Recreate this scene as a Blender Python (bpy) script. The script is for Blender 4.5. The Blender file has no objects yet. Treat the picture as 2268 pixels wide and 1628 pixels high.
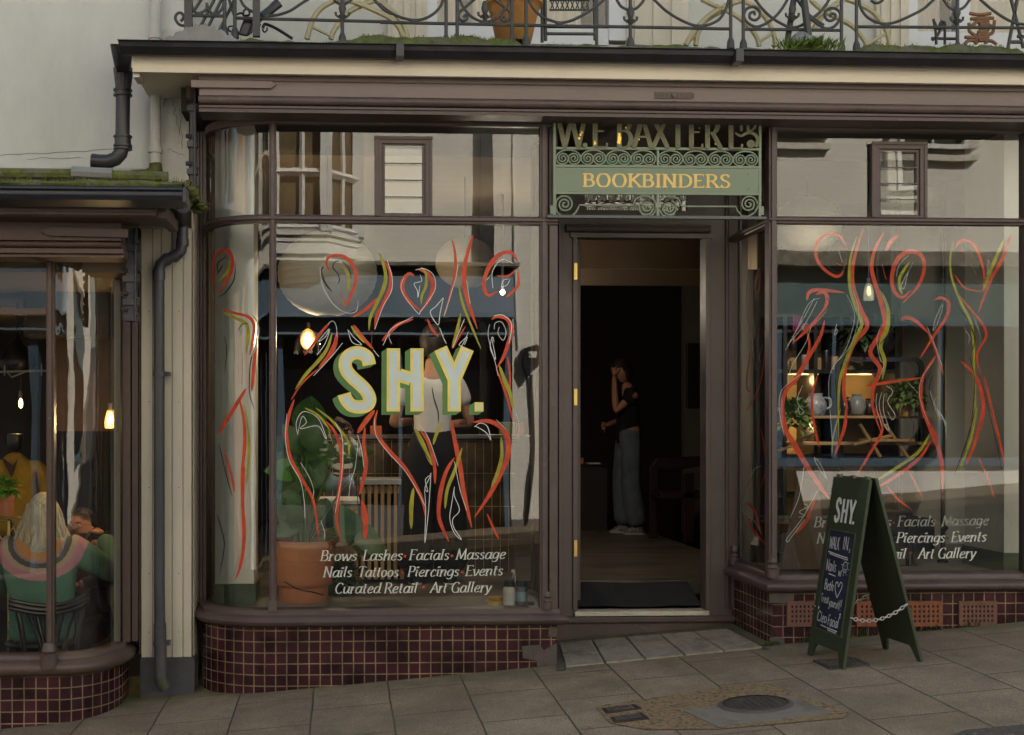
import bpy, bmesh, math, random
from mathutils import Vector, Matrix
random.seed(7)
R = math.radians
S = bpy.context.scene
# ---------------------------------------------------------------- camera
F, U0, V0, D, CZ = 2800.0, 901.0, 940.0, 7.37, 1.52
YAW = math.atan(146 / 2800)
cam_d = bpy.data.cameras.new("Camera"); cam = bpy.data.objects.new("Camera", cam_d)
S.collection.objects.link(cam); S.camera = cam
cam.location = (0, -D, CZ); cam.rotation_euler = (R(90), 0, -YAW)
cam_d.lens = 36 * F / 2268; cam_d.sensor_width = 36
cam_d.shift_x = (1134 - U0) / 2268; cam_d.shift_y = (V0 - 814) / 2268
cam_d.clip_start = 0.02; cam_d.clip_end = 500
# ---------------------------------------------------------------- world and sun
SUN = Vector((0.50, 0.78, 0.76)).normalized()
w = bpy.data.worlds.new("World"); S.world = w; w.use_nodes = True
nt = w.node_tree; bg = nt.nodes["Background"]; sky = nt.nodes.new("ShaderNodeTexSky")
sky.sky_type = 'NISHITA'; sky.sun_disc = False
sky.sun_elevation = math.asin(SUN.z); sky.sun_rotation = math.atan2(SUN.x, SUN.y)
sky.air_density = 1.0; sky.dust_density = 2.0; sky.ozone_density = 1.0
tint = nt.nodes.new("ShaderNodeMix"); tint.data_type = 'RGBA'; tint.blend_type = 'MULTIPLY'; tint.inputs[0].default_value = 1; tint.inputs[7].default_value = (1.08, .99, .84, 1)
nt.links.new(sky.outputs[0], tint.inputs[6]); nt.links.new(tint.outputs[2], bg.inputs[0]); bg.inputs[1].default_value = 0.10
sd = bpy.data.lights.new("sun", 'SUN'); sd.energy = 5.0; sd.angle = R(0.5); sd.color = (1, .94, .84)
so = bpy.data.objects.new("sun", sd); S.collection.objects.link(so)
so.rotation_euler = (-SUN).to_track_quat('-Z', 'Y').to_euler()
S.view_settings.view_transform = 'Standard'; S.view_settings.look = 'None'
S.view_settings.exposure = 1.44; S.view_settings.gamma = 1
S.cycles.max_bounces = 10; S.cycles.transparent_max_bounces = 16; S.cycles.glossy_bounces = 5
S.cycles.diffuse_bounces = 4; S.cycles.use_denoising = True; S.cycles.sample_clamp_indirect = 4
S.cycles.caustics_reflective = False; S.cycles.caustics_refractive = False
# ---------------------------------------------------------------- helpers
FW = Vector((math.sin(YAW), math.cos(YAW), 0)); RT = Vector((math.cos(YAW), -math.sin(YAW), 0)); C0 = Vector((0, -D, CZ))
def ray(u, v): return FW + RT * ((u - U0) / F) + Vector((0, 0, (V0 - v) / F))
def P(u, v, y=0.0):
    d = ray(u, v); return C0 + d * ((y + D) / d.y)
def PX(u, v, x):
    d = ray(u, v); return C0 + d * (x / d.x)
def X(u, y=0.0): return P(u, V0, y).x
def Z(v, y=0.0, u=1100): return P(u, v, y).z
GS = 0.083
def gz(x, y=0): return GS * x + (0.012 * min(0, max(y, -3.2)))
def G(u, v):
    d = ray(u, v); n = Vector((-GS, -0.012, 1)); return C0 + d * (-(C0.dot(n)) / d.dot(n))

def tag(o, label=None, cat=None, group=None, kind=None):
    if label: o['label'] = label
    if cat: o['category'] = cat
    if group: o['group'] = group
    if kind: o['kind'] = kind
    return o
def thing(name, loc, label, cat, group=None):
    o = bpy.data.objects.new(name, None); S.collection.objects.link(o)
    o.location = loc; o['org'] = tuple(loc); o.empty_display_size = .1
    return tag(o, label, cat, group)
def org(o): return Vector(o['org']) if o is not None and 'org' in o else Vector((0, 0, 0))

class MB:
    def __init__(s): s.v = []; s.f = []; s.uv = {}; s.nv = 0
    def add(s, vs, fs, uvs=None):
        b = len(s.v); s.v += [Vector(p) for p in vs]
        for i, f in enumerate(fs):
            if uvs: s.uv[len(s.f)] = uvs[i]
            s.f.append([b + k for k in f])
        return s
    def box(s, x0, x1, y0, y1, z0, z1):
        return s.add([(x0,y0,z0),(x1,y0,z0),(x1,y1,z0),(x0,y1,z0),(x0,y0,z1),(x1,y0,z1),(x1,y1,z1),(x0,y1,z1)],
            [(0,1,5,4),(1,2,6,5),(2,3,7,6),(3,0,4,7),(4,5,6,7),(3,2,1,0)])
    def pbox(s, u0, u1, v0, v1, yf, yb):
        um = (u0 + u1) / 2
        return s.box(X(u0, yf), X(u1, yf), yf, yb, Z(v1, yf, um), Z(v0, yf, um))
    def quad(s, a, b, c, d, uv=None): return s.add([a, b, c, d], [(0, 1, 2, 3)], [uv] if uv else None)
    def prism(s, pts, y0, y1):
        """pts in (x,z), extruded from y0 (front) to y1"""
        n = len(pts)
        vs = [(p[0], y0, p[1]) for p in pts] + [(p[0], y1, p[1]) for p in pts]
        fs = [tuple(range(n)), tuple(range(2 * n - 1, n - 1, -1))] + [(i, (i + 1) % n, n + (i + 1) % n, n + i) for i in range(n)]
        return s.add(vs, fs)
    def extx(s, prof, x0, x1):
        """profile (y,z) list, closed, along x"""
        n = len(prof)
        vs = [(x0, p[0], p[1]) for p in prof] + [(x1, p[0], p[1]) for p in prof]
        fs = [tuple(range(n)), tuple(range(2 * n - 1, n - 1, -1))] + [(i, (i + 1) % n, n + (i + 1) % n, n + i) for i in range(n)]
        return s.add(vs, fs)
    def tube(s, pts, r, n=8, caps=True):
        pts = [Vector(p) for p in pts]; m = len(pts)
        rs = r if isinstance(r, (list, tuple)) else [r] * m
        t0 = (pts[1] - pts[0]).normalized()
        up = Vector((0, 1, 0)) if abs(t0.y) < .9 else Vector((1, 0, 0))
        nrm = t0.cross(up).normalized(); vs = []
        for i, p in enumerate(pts):
            t = (pts[min(i + 1, m - 1)] - pts[max(i - 1, 0)])
            t = t.normalized() if t.length > 1e-9 else t0
            nrm = (nrm - t * nrm.dot(t)); nrm = nrm.normalized() if nrm.length > 1e-6 else t.orthogonal().normalized()
            b = t.cross(nrm)
            for k in range(n):
                a = 2 * math.pi * k / n; vs.append(p + (nrm * math.cos(a) + b * math.sin(a)) * rs[i])
        fs = [(i * n + k, i * n + (k + 1) % n, (i + 1) * n + (k + 1) % n, (i + 1) * n + k) for i in range(m - 1) for k in range(n)]
        if caps: fs += [tuple(range(n - 1, -1, -1)), tuple(range((m - 1) * n, m * n))]
        return s.add(vs, fs)
    def lathe(s, prof, c, n=24, sx=1, sy=1, caps=True):
        """prof (r,z)"""
        vs = [(c[0] + r * math.cos(2 * math.pi * k / n) * sx, c[1] + r * math.sin(2 * math.pi * k / n) * sy, c[2] + z) for r, z in prof for k in range(n)]
        m = len(prof)
        fs = [(i * n + k, i * n + (k + 1) % n, (i + 1) * n + (k + 1) % n, (i + 1) * n + k) for i in range(m - 1) for k in range(n)]
        if caps: fs += [tuple(range(n - 1, -1, -1)), tuple(range((m - 1) * n, m * n))]
        return s.add(vs, fs)
    def ball(s, c, rx, ry=None, rz=None, n=16, m=10):
        ry = ry or rx; rz = rz or rx
        prof = [(max(1e-4, math.sin(math.pi * i / m)), -math.cos(math.pi * i / m)) for i in range(m + 1)]
        vs = [(c[0] + r * math.cos(2 * math.pi * k / n) * rx, c[1] + r * math.sin(2 * math.pi * k / n) * ry, c[2] + z * rz) for r, z in prof for k in range(n)]
        fs = [(i * n + k, i * n + (k + 1) % n, (i + 1) * n + (k + 1) % n, (i + 1) * n + k) for i in range(m) for k in range(n)]
        return s.add(vs, fs)
    def sweep(s, path, prof, closed=False, uv=False):
        """path: list of (x,y,nx,ny) outward normals; prof: list of (out,z) polyline"""
        k = len(prof); vs = []; fs = []; uvs = []; L = [0]
        for i in range(1, len(path)): L.append(L[-1] + math.dist(path[i][:2], path[i-1][:2]))
        for (x, y, nx, ny) in path:
            for (o, z) in prof: vs.append((x + nx * o, y + ny * o, z))
        kk = k if closed else k - 1
        for i in range(len(path) - 1):
            for j in range(kk):
                j2 = (j + 1) % k
                fs.append((i * k + j, i * k + j2, (i + 1) * k + j2, (i + 1) * k + j))
                uvs.append([(L[i], prof[j][1]), (L[i], prof[j2][1]), (L[i+1], prof[j2][1]), (L[i+1], prof[j][1])])
        return s.add(vs, fs, uvs if uv else None)
    def grid(s, fn, nu, nv):
        vs = [fn(i / nu, j / nv) for j in range(nv + 1) for i in range(nu + 1)]
        fs = [(j * (nu + 1) + i, j * (nu + 1) + i + 1, (j + 1) * (nu + 1) + i + 1, (j + 1) * (nu + 1) + i) for j in range(nv) for i in range(nu)]
        uvs = [[(i / nu, j / nv), ((i + 1) / nu, j / nv), ((i + 1) / nu, (j + 1) / nv), (i / nu, (j + 1) / nv)] for j in range(nv) for i in range(nu)]
        return s.add(vs, fs, uvs)
    def build(s, name, mat, parent=None, smooth=False, bevel=0, label=None, cat=None, group=None, kind=None, angle=40):
        if not s.v: return None
        if parent is not None: o0 = org(parent)
        else:
            xs = [p.x for p in s.v]; ys = [p.y for p in s.v]; zs = [p.z for p in s.v]
            o0 = Vector(((min(xs) + max(xs)) / 2, (min(ys) + max(ys)) / 2, min(zs)))
        me = bpy.data.meshes.new(name); me.from_pydata([p - o0 for p in s.v], [], s.f)
        if s.uv:
            ul = me.uv_layers.new(name="UVMap")
            for fi, uvs in s.uv.items():
                p = me.polygons[fi]
                for li, q in zip(p.loop_indices, uvs): ul.data[li].uv = q
        me.materials.append(mat)
        if s.uv == {}:
            bm = bmesh.new(); bm.from_mesh(me); bmesh.ops.recalc_face_normals(bm, faces=bm.faces); bm.to_mesh(me); bm.free()
        o = bpy.data.objects.new(name, me); S.collection.objects.link(o)
        o['org'] = tuple(o0)
        if parent is not None: o.parent = parent
        else: o.location = o0
        if smooth:
            me.polygons.foreach_set('use_smooth', [True] * len(me.polygons))
            try: me.set_sharp_from_angle(angle=R(angle))
            except Exception: pass
        if bevel:
            b = o.modifiers.new("bevel", 'BEVEL'); b.width = bevel; b.segments = 2; b.limit_method = 'ANGLE'; b.angle_limit = R(40); b.use_clamp_overlap = True
        return tag(o, label, cat, group, kind)

_m = {}
def M(name, col, rough=.6, var=.12, scale=6., bump=.0, bscale=60., metal=0., spec=.5, col2=None, c2=(.5, .7), coat=0., emit=None, estr=0., stretch=(1,1,1), wear=0., wcol=(.42,.38,.33)):
    """procedural painted / natural surface: base colour broken up by two noises"""
    if name in _m: return _m[name]
    m = bpy.data.materials.new(name); m.use_nodes = True; _m[name] = m
    t = m.node_tree; n = t.nodes; l = t.links; b = n["Principled BSDF"]
    tc = n.new("ShaderNodeTexCoord"); mp = n.new("ShaderNodeMapping"); mp.inputs[3].default_value = stretch
    l.new(tc.outputs['Object'], mp.inputs[0])
    n1 = n.new("ShaderNodeTexNoise"); n1.inputs['Scale'].default_value = scale; n1.inputs['Detail'].default_value = 6; n1.inputs['Roughness'].default_value = .65
    l.new(mp.outputs[0], n1.inputs['Vector'])
    mr = n.new("ShaderNodeMapRange"); mr.inputs[1].default_value = .3; mr.inputs[2].default_value = .7
    mr.inputs[3].default_value = 1 - var; mr.inputs[4].default_value = 1 + var; l.new(n1.outputs[0], mr.inputs[0])
    mx = n.new("ShaderNodeMix"); mx.data_type = 'RGBA'; mx.blend_type = 'MULTIPLY'; mx.inputs[0].default_value = 1
    mx.inputs[6].default_value = (*col, 1); l.new(mr.outputs[0], mx.inputs[7]); out = mx.outputs[2]
    if col2:
        n2 = n.new("ShaderNodeTexNoise"); n2.inputs['Scale'].default_value = scale * .45; n2.inputs['Detail'].default_value = 8; n2.inputs['Roughness'].default_value = .7
        l.new(mp.outputs[0], n2.inputs['Vector'])
        r2 = n.new("ShaderNodeMapRange"); r2.inputs[1].default_value = c2[0]; r2.inputs[2].default_value = c2[1]; l.new(n2.outputs[0], r2.inputs[0])
        m2 = n.new("ShaderNodeMix"); m2.data_type = 'RGBA'; m2.inputs[7].default_value = (*col2, 1)
        l.new(r2.outputs[0], m2.inputs[0]); l.new(out, m2.inputs[6]); out = m2.outputs[2]
    if wear:
        n4 = n.new("ShaderNodeTexNoise"); n4.inputs['Scale'].default_value = 11; n4.inputs['Detail'].default_value = 12; n4.inputs['Roughness'].default_value = .8
        m4 = n.new("ShaderNodeMapping"); m4.inputs[3].default_value = (.45, 1, 1.6); l.new(tc.outputs['Object'], m4.inputs[0]); l.new(m4.outputs[0], n4.inputs['Vector'])
        r4 = n.new("ShaderNodeMapRange"); r4.inputs[1].default_value = wear; r4.inputs[2].default_value = wear + .015; l.new(n4.outputs[0], r4.inputs[0])
        m5 = n.new("ShaderNodeMix"); m5.data_type = 'RGBA'; m5.inputs[7].default_value = (*wcol, 1); l.new(r4.outputs[0], m5.inputs[0]); l.new(out, m5.inputs[6]); out = m5.outputs[2]
    l.new(out, b.inputs['Base Color'])
    rr = n.new("ShaderNodeMapRange"); rr.inputs[1].default_value = .3; rr.inputs[2].default_value = .7
    rr.inputs[3].default_value = max(.02, rough - .08); rr.inputs[4].default_value = min(1, rough + .1)
    l.new(n1.outputs[0], rr.inputs[0]); l.new(rr.outputs[0], b.inputs['Roughness'])
    b.inputs['Metallic'].default_value = metal; b.inputs['Specular IOR Level'].default_value = spec
    b.inputs['Coat Weight'].default_value = coat
    if emit: b.inputs['Emission Color'].default_value = (*emit, 1); b.inputs['Emission Strength'].default_value = estr
    if bump:
        n3 = n.new("ShaderNodeTexNoise"); n3.inputs['Scale'].default_value = bscale; n3.inputs['Detail'].default_value = 5
        l.new(mp.outputs[0], n3.inputs['Vector'])
        bp = n.new("ShaderNodeBump"); bp.inputs['Strength'].default_value = bump; bp.inputs['Distance'].default_value = .01
        l.new(n3.outputs[0], bp.inputs['Height']); l.new(bp.outputs[0], b.inputs['Normal'])
    return m

def glass_mat(name, refl=.2, wav=.02, tint=(.93, .95, .93), wscale=2.2):
    m = bpy.data.materials.new(name); m.use_nodes = True; t = m.node_tree; n = t.nodes; l = t.links
    n.remove(n["Principled BSDF"]); out = n["Material Output"]
    tr = n.new("ShaderNodeBsdfTransparent"); tr.inputs[0].default_value = (*tint, 1)
    gl = n.new("ShaderNodeBsdfGlossy"); gl.inputs['Roughness'].default_value = 0.0
    fr = n.new("ShaderNodeFresnel"); fr.inputs[0].default_value = 1.5
    ma = n.new("ShaderNodeMath"); ma.operation = 'MULTIPLY_ADD'; ma.inputs[1].default_value = .8; ma.inputs[2].default_value = refl; ma.use_clamp = True
    l.new(fr.outputs[0], ma.inputs[0])
    tc = n.new("ShaderNodeTexCoord"); nz = n.new("ShaderNodeTexNoise"); nz.inputs['Scale'].default_value = wscale; nz.inputs['Detail'].default_value = 1.5
    mp = n.new("ShaderNodeMapping"); mp.inputs[3].default_value = (1.6, 1, .5); l.new(tc.outputs['Object'], mp.inputs[0]); l.new(mp.outputs[0], nz.inputs['Vector'])
    bp = n.new("ShaderNodeBump"); bp.inputs['Strength'].default_value = 1; bp.inputs['Distance'].default_value = wav
    l.new(nz.outputs[0], bp.inputs['Height']); l.new(bp.outputs[0], gl.inputs['Normal'])
    mx = n.new("ShaderNodeMixShader"); l.new(ma.outputs[0], mx.inputs[0]); l.new(tr.outputs[0], mx.inputs[1]); l.new(gl.outputs[0], mx.inputs[2])
    l.new(mx.outputs[0], out.inputs[0]); return m

def tile_mat(name, tile=.0645, mort=.0035, cols=((.022,.007,.011),(.048,.014,.020)), grout=(.195,.14,.085), rough=.18, th=None):
    m = bpy.data.materials.new(name); m.use_nodes = True; t = m.node_tree; n = t.nodes; l = t.links; b = n["Principled BSDF"]
    tc = n.new("ShaderNodeTexCoord"); br = n.new("ShaderNodeTexBrick"); br.offset = 0; br.squash = 1
    nd = n.new("ShaderNodeTexNoise"); nd.inputs['Scale'].default_value = 9; l.new(tc.outputs['UV'], nd.inputs['Vector'])
    vm = n.new("ShaderNodeVectorMath"); vm.operation = 'MULTIPLY_ADD'; vm.inputs[1].default_value = (.004, .004, 0)
    l.new(nd.outputs[1], vm.inputs[0]); l.new(tc.outputs['UV'], vm.inputs[2]); l.new(vm.outputs[0], br.inputs['Vector'])
    br.inputs['Scale'].default_value = 1; br.inputs['Brick Width'].default_value = tile; br.inputs['Row Height'].default_value = th or tile
    br.inputs['Mortar Size'].default_value = mort; br.inputs['Mortar Smooth'].default_value = .15; br.inputs['Bias'].default_value = 0
    br.inputs['Color1'].default_value = (*cols[0], 1); br.inputs['Color2'].default_value = (*cols[1], 1); br.inputs['Mortar'].default_value = (*grout, 1)
    nz = n.new("ShaderNodeTexNoise"); nz.inputs['Scale'].default_value = 5; nz.inputs['Detail'].default_value = 7; l.new(tc.outputs['UV'], nz.inputs['Vector'])
    mr = n.new("ShaderNodeMapRange"); mr.inputs[1].default_value = .35; mr.inputs[2].default_value = .65; mr.inputs[3].default_value = .5; mr.inputs[4].default_value = 1.6; l.new(nz.outputs[0], mr.inputs[0])
    mx = n.new("ShaderNodeMix"); mx.data_type = 'RGBA'; mx.blend_type = 'MULTIPLY'; mx.inputs[0].default_value = 1
    l.new(br.outputs[0], mx.inputs[6]); l.new(mr.outputs[0], mx.inputs[7]); l.new(mx.outputs[2], b.inputs['Base Color'])
    r2 = n.new("ShaderNodeMapRange"); r2.inputs[3].default_value = rough; r2.inputs[4].default_value = .85; l.new(br.outputs[1], r2.inputs[0]); l.new(r2.outputs[0], b.inputs['Roughness'])
    bp = n.new("ShaderNodeBump"); bp.inputs['Strength'].default_value = .9; bp.inputs['Distance'].default_value = .003; bp.invert = True
    ad = n.new("ShaderNodeMath"); ad.operation = 'MULTIPLY_ADD'; ad.inputs[1].default_value = .25; l.new(nz.outputs[0], ad.inputs[0]); l.new(br.outputs[1], ad.inputs[2])
    l.new(ad.outputs[0], bp.inputs['Height']); l.new(bp.outputs[0], b.inputs['Normal'])
    return m

def brick_mat(name, c1, c2, mortar, bw, bh, ms, rot=0., rough=.8, bump=.5, coord='Object', swap=False, noise=.2, off=.5, ncol=None, nscale=2.5, speck=0.):
    m = bpy.data.materials.new(name); m.use_nodes = True; t = m.node_tree; n = t.nodes; l = t.links; b = n["Principled BSDF"]
    tc = n.new("ShaderNodeTexCoord"); mp = n.new("ShaderNodeMapping"); mp.inputs[2].default_value = rot if isinstance(rot, tuple) else (0, 0, rot)
    l.new(tc.outputs[coord], mp.inputs[0])
    nd = n.new("ShaderNodeTexNoise"); nd.inputs['Scale'].default_value = 3; l.new(mp.outputs[0], nd.inputs['Vector'])
    vm = n.new("ShaderNodeVectorMath"); vm.operation = 'MULTIPLY_ADD'; vm.inputs[1].default_value = (.012, .012, 0); l.new(nd.outputs[1], vm.inputs[0]); l.new(mp.outputs[0], vm.inputs[2])
    br = n.new("ShaderNodeTexBrick"); br.offset = off; l.new(vm.outputs[0], br.inputs['Vector'])
    br.inputs['Scale'].default_value = 1; br.inputs['Brick Width'].default_value = bw; br.inputs['Row Height'].default_value = bh
    br.inputs['Mortar Size'].default_value = ms; br.inputs['Mortar Smooth'].default_value = .3
    br.inputs['Color1'].default_value = (*c1, 1); br.inputs['Color2'].default_value = (*c2, 1); br.inputs['Mortar'].default_value = (*mortar, 1)
    nz = n.new("ShaderNodeTexNoise"); nz.inputs['Scale'].default_value = nscale; nz.inputs['Detail'].default_value = 8; nz.inputs['Roughness'].default_value = .7; l.new(mp.outputs[0], nz.inputs['Vector'])
    mr = n.new("ShaderNodeMapRange"); mr.inputs[1].default_value = .3; mr.inputs[2].default_value = .7; mr.inputs[3].default_value = 1 - noise; mr.inputs[4].default_value = 1 + noise; l.new(nz.outputs[0], mr.inputs[0])
    mx = n.new("ShaderNodeMix"); mx.data_type = 'RGBA'; mx.blend_type = 'MULTIPLY'; mx.inputs[0].default_value = 1
    l.new(br.outputs[0], mx.inputs[6]); l.new(mr.outputs[0], mx.inputs[7]); out = mx.outputs[2]
    ns = n.new("ShaderNodeTexNoise"); ns.inputs['Scale'].default_value = 160; ns.inputs['Detail'].default_value = 3; l.new(mp.outputs[0], ns.inputs['Vector'])
    if speck:
        ms_ = n.new("ShaderNodeMapRange"); ms_.inputs[1].default_value = .3; ms_.inputs[2].default_value = .7; ms_.inputs[3].default_value = 1 - speck; ms_.inputs[4].default_value = 1 + speck; l.new(ns.outputs[0], ms_.inputs[0])
        m4 = n.new("ShaderNodeMix"); m4.data_type = 'RGBA'; m4.blend_type = 'MULTIPLY'; m4.inputs[0].default_value = 1; l.new(out, m4.inputs[6]); l.new(ms_.outputs[0], m4.inputs[7]); out = m4.outputs[2]
        for vs_, th_, col_ in ((9., .16, (.24,.21,.17)), (17., .10, (.05,.045,.04)), (31., .12, (.30,.27,.22))):
            vo = n.new("ShaderNodeTexVoronoi"); vo.inputs['Scale'].default_value = vs_; l.new(mp.outputs[0], vo.inputs['Vector'])
            sp_ = n.new("ShaderNodeSeparateColor"); l.new(vo.outputs['Color'], sp_.inputs[0])
            t1 = n.new("ShaderNodeMath"); t1.operation = 'LESS_THAN'; l.new(vo.outputs['Distance'], t1.inputs[0]); t3 = n.new("ShaderNodeMath"); t3.operation = 'MULTIPLY'; t3.inputs[1].default_value = th_ ; l.new(sp_.outputs[1], t3.inputs[0]); l.new(t3.outputs[0], t1.inputs[1])
            t2 = n.new("ShaderNodeMath"); t2.operation = 'LESS_THAN'; t2.inputs[1].default_value = .28; l.new(sp_.outputs[0], t2.inputs[0])
            tm = n.new("ShaderNodeMath"); tm.operation = 'MULTIPLY'; l.new(t1.outputs[0], tm.inputs[0]); l.new(t2.outputs[0], tm.inputs[1])
            t4 = n.new("ShaderNodeMath"); t4.operation = 'MULTIPLY'; t4.inputs[1].default_value = .6; l.new(tm.outputs[0], t4.inputs[0])
            m7 = n.new("ShaderNodeMix"); m7.data_type = 'RGBA'; m7.inputs[7].default_value = (*col_, 1); l.new(t4.outputs[0], m7.inputs[0]); l.new(out, m7.inputs[6]); out = m7.outputs[2]
    if ncol:
        n2 = n.new("ShaderNodeTexNoise"); n2.inputs['Scale'].default_value = 1.3; n2.inputs['Detail'].default_value = 9; n2.inputs['Roughness'].default_value = .75; l.new(mp.outputs[0], n2.inputs['Vector'])
        r3 = n.new("ShaderNodeMapRange"); r3.inputs[1].default_value = .48; r3.inputs[2].default_value = .72; r3.inputs[4].default_value = .75; l.new(n2.outputs[0], r3.inputs[0])
        m3 = n.new("ShaderNodeMix"); m3.data_type = 'RGBA'; m3.inputs[7].default_value = (*ncol, 1); l.new(r3.outputs[0], m3.inputs[0]); l.new(out, m3.inputs[6]); out = m3.outputs[2]
    l.new(out, b.inputs['Base Color']); b.inputs['Roughness'].default_value = rough
    bp = n.new("ShaderNodeBump"); bp.inputs['Strength'].default_value = bump; bp.inputs['Distance'].default_value = .004
    ad = n.new("ShaderNodeMath"); ad.operation = 'MULTIPLY_ADD'; ad.inputs[1].default_value = -1.; l.new(br.outputs[1], ad.inputs[0]); l.new(ns.outputs[0], ad.inputs[2])
    l.new(ad.outputs[0], bp.inputs['Height']); l.new(bp.outputs[0], b.inputs['Normal'])
    return m

# ---------------------------------------------------------------- materials
WALL = M("wall_paint", (.575,.585,.56), .85, .05, 1.5, .5, 22, col2=(.42,.425,.40), c2=(.44,.72), stretch=(1,1,.4), wear=.68, wcol=(.40,.40,.36))
WALL2 = M("dirty_wall_paint", (.50,.49,.46), .85, .12, 3, .4, 40, col2=(.16,.16,.13), c2=(.56,.75))
PURP = M("aubergine_paint", (.088,.062,.060), .46, .22, 5, .2, 50, wear=.625, wcol=(.155,.13,.12), col2=(.15,.115,.11), c2=(.6,.85))
PURPL = M("aubergine_fascia_paint", (.185,.148,.138), .5, .14, 3, .2, 50, col2=(.125,.095,.105), c2=(.55,.75), stretch=(.35,1,1), wear=.635, wcol=(.27,.235,.21))
PURPD = M("brown_neighbour_paint", (.090,.060,.052), .48, .2, 4, .2, 50, wear=.63, wcol=(.14,.115,.10))
BLK = M("black_gutter_paint", (.028,.029,.036), .38, .3, 9, .15, 60, col2=(.06,.06,.062), c2=(.6,.8))
PIPE = M("grey_pipe_plastic", (.045,.048,.058), .36, .3, 5, .08, 50, col2=(.09,.085,.08), c2=(.58,.75), stretch=(1,1,.4))
IRON = M("iron_grey_paint", (.040,.044,.045), .5, .25, 12, .3, 90, col2=(.10,.10,.08), c2=(.6,.75))
CREAM = M("cream_board_paint", (.66,.61,.51), .6, .06, 2.5, .12, 60, col2=(.52,.44,.33), c2=(.60,.8), stretch=(.5,1,1), wear=.70, wcol=(.30,.25,.17))
CREAM2 = M("cream_upright_board", (.50,.46,.38), .6, .1, 4, .15, 60, col2=(.36,.33,.27), c2=(.55,.8), stretch=(1,1,.35))
MOSS = M("mossy_stone", (.085,.105,.018), .95, .5, 16, 1., 45, col2=(.12,.115,.075), c2=(.47,.58))
LEAD = M("lead_sheet", (.20,.205,.20), .55, .2, 9, .8, 14, col2=(.16,.18,.10), c2=(.6,.7))
GLASS = glass_mat("shop_glass", .085, .0006)
GLASSC = glass_mat("old_curved_glass", .05, .0022, wscale=5)
GLASSD = glass_mat("neighbour_glass", .04, .0012)
TILE = tile_mat("aubergine_tile")
CEM = M("cement_patch", (.085,.075,.068), .9, .25, 14, .6, 60)
GREYB = M("grey_base_paint", (.055,.058,.066), .7, .3, 6, .3, 50)
BRASS = M("brass", (.62,.42,.12), .35, .15, 20, metal=.9)
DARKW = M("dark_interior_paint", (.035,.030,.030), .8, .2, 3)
TANW = M("tan_ceiling_paint", (.17,.13,.085), .85, .06, 3)
GWALL = M("grey_interior_paint", (.36,.34,.32), .85, .05, 3)
WHITE = M("white_gloss_paint", (.72,.71,.66), .4, .05, 6)
SAGE = M("sage_green_paint", (.075,.105,.055), .5, .15, 6)
BLACKM = M("black_metal", (.012,.012,.014), .4, .2, 12)
WOOD = M("pine_wood", (.38,.23,.10), .55, .2, 6, .15, 40, col2=(.26,.15,.06), c2=(.5,.7), stretch=(6,6,.6))
WOODD = M("brown_wood", (.10,.058,.032), .5, .25, 6, .15, 40, stretch=(6,6,.6))
TERRA = M("terracotta", (.42,.155,.07), .75, .12, 8, .2, 60)
RED = M("red_brush_paint", (.52,.045,.012), .5, .35, 14, .2, 120, col2=(.62,.10,.014), c2=(.5,.7))
YEL = M("olive_brush_paint", (.30,.28,.010), .5, .3, 14, .2, 120, col2=(.44,.38,.02), c2=(.5,.75))
KBL = M("black_brush_paint", (.012,.012,.015), .5, .2, 14)
WHT = M("white_brush_paint", (.68,.71,.70), .5, .1, 14)
# ================================================================ ground
SLAB = brick_mat("paving_slabs", (.218,.173,.125), (.262,.213,.157), (.060,.050,.036), .60, .425, .0055, rot=R(90), noise=.32, bump=.9, ncol=(.135,.122,.080), speck=.45)
ASPH = M("asphalt", (.05,.05,.052), .9, .3, 30, .8, 120, col2=(.16,.155,.145), c2=(.55,.62))
GRAV = M("gravel_surround", (.28,.20,.11), .95, .35, 90, 1., 140, col2=(.085,.065,.045), c2=(.48,.62))
def sheet(name, x0, x1, y0, y1, dz, mat, ny=1):
    b = MB(); b.grid(lambda s, t: ((x0 + (x1 - x0) * s), (y0 + (y1 - y0) * t), gz(x0 + (x1 - x0) * s, y0 + (y1 - y0) * t) + dz), 2, ny)
    o = b.build(name, mat, kind='structure'); return o
g = MB(); g.grid(lambda s, t: (-150 + 300 * s, -120 + 240 * t, GS * (-150 + 300 * s) - .6), 2, 2); g.build("ground", ASPH, kind='structure')
# near pavement, road, kerbs, far pavement
t_ = SLAB.node_tree; n_, l_ = t_.nodes, t_.links; pb_ = n_["Principled BSDF"]; src = pb_.inputs['Base Color'].links[0].from_socket   # algae creeping out from the foot of the wall
tc_ = n_.new("ShaderNodeTexCoord"); sx_ = n_.new("ShaderNodeSeparateXYZ"); l_.new(tc_.outputs['Object'], sx_.inputs[0])
na_ = n_.new("ShaderNodeTexNoise"); na_.inputs['Scale'].default_value = 3.5; na_.inputs['Detail'].default_value = 9; na_.inputs['Roughness'].default_value = .7; l_.new(tc_.outputs['Object'], na_.inputs['Vector'])
m1_ = n_.new("ShaderNodeMath"); m1_.operation = 'MULTIPLY_ADD'; m1_.inputs[1].default_value = 1.6; l_.new(na_.outputs[0], m1_.inputs[0]); l_.new(sx_.outputs[1], m1_.inputs[2])
r_ = n_.new("ShaderNodeMapRange"); r_.inputs[1].default_value = 1.38; r_.inputs[2].default_value = 1.85; r_.inputs[4].default_value = .8; l_.new(m1_.outputs[0], r_.inputs[0])
mx_ = n_.new("ShaderNodeMix"); mx_.data_type = 'RGBA'; mx_.inputs[7].default_value = (.105,.105,.045,1); l_.new(r_.outputs[0], mx_.inputs[0]); l_.new(src, mx_.inputs[6]); l_.new(mx_.outputs[2], pb_.inputs['Base Color'])
pv = MB()
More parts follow.
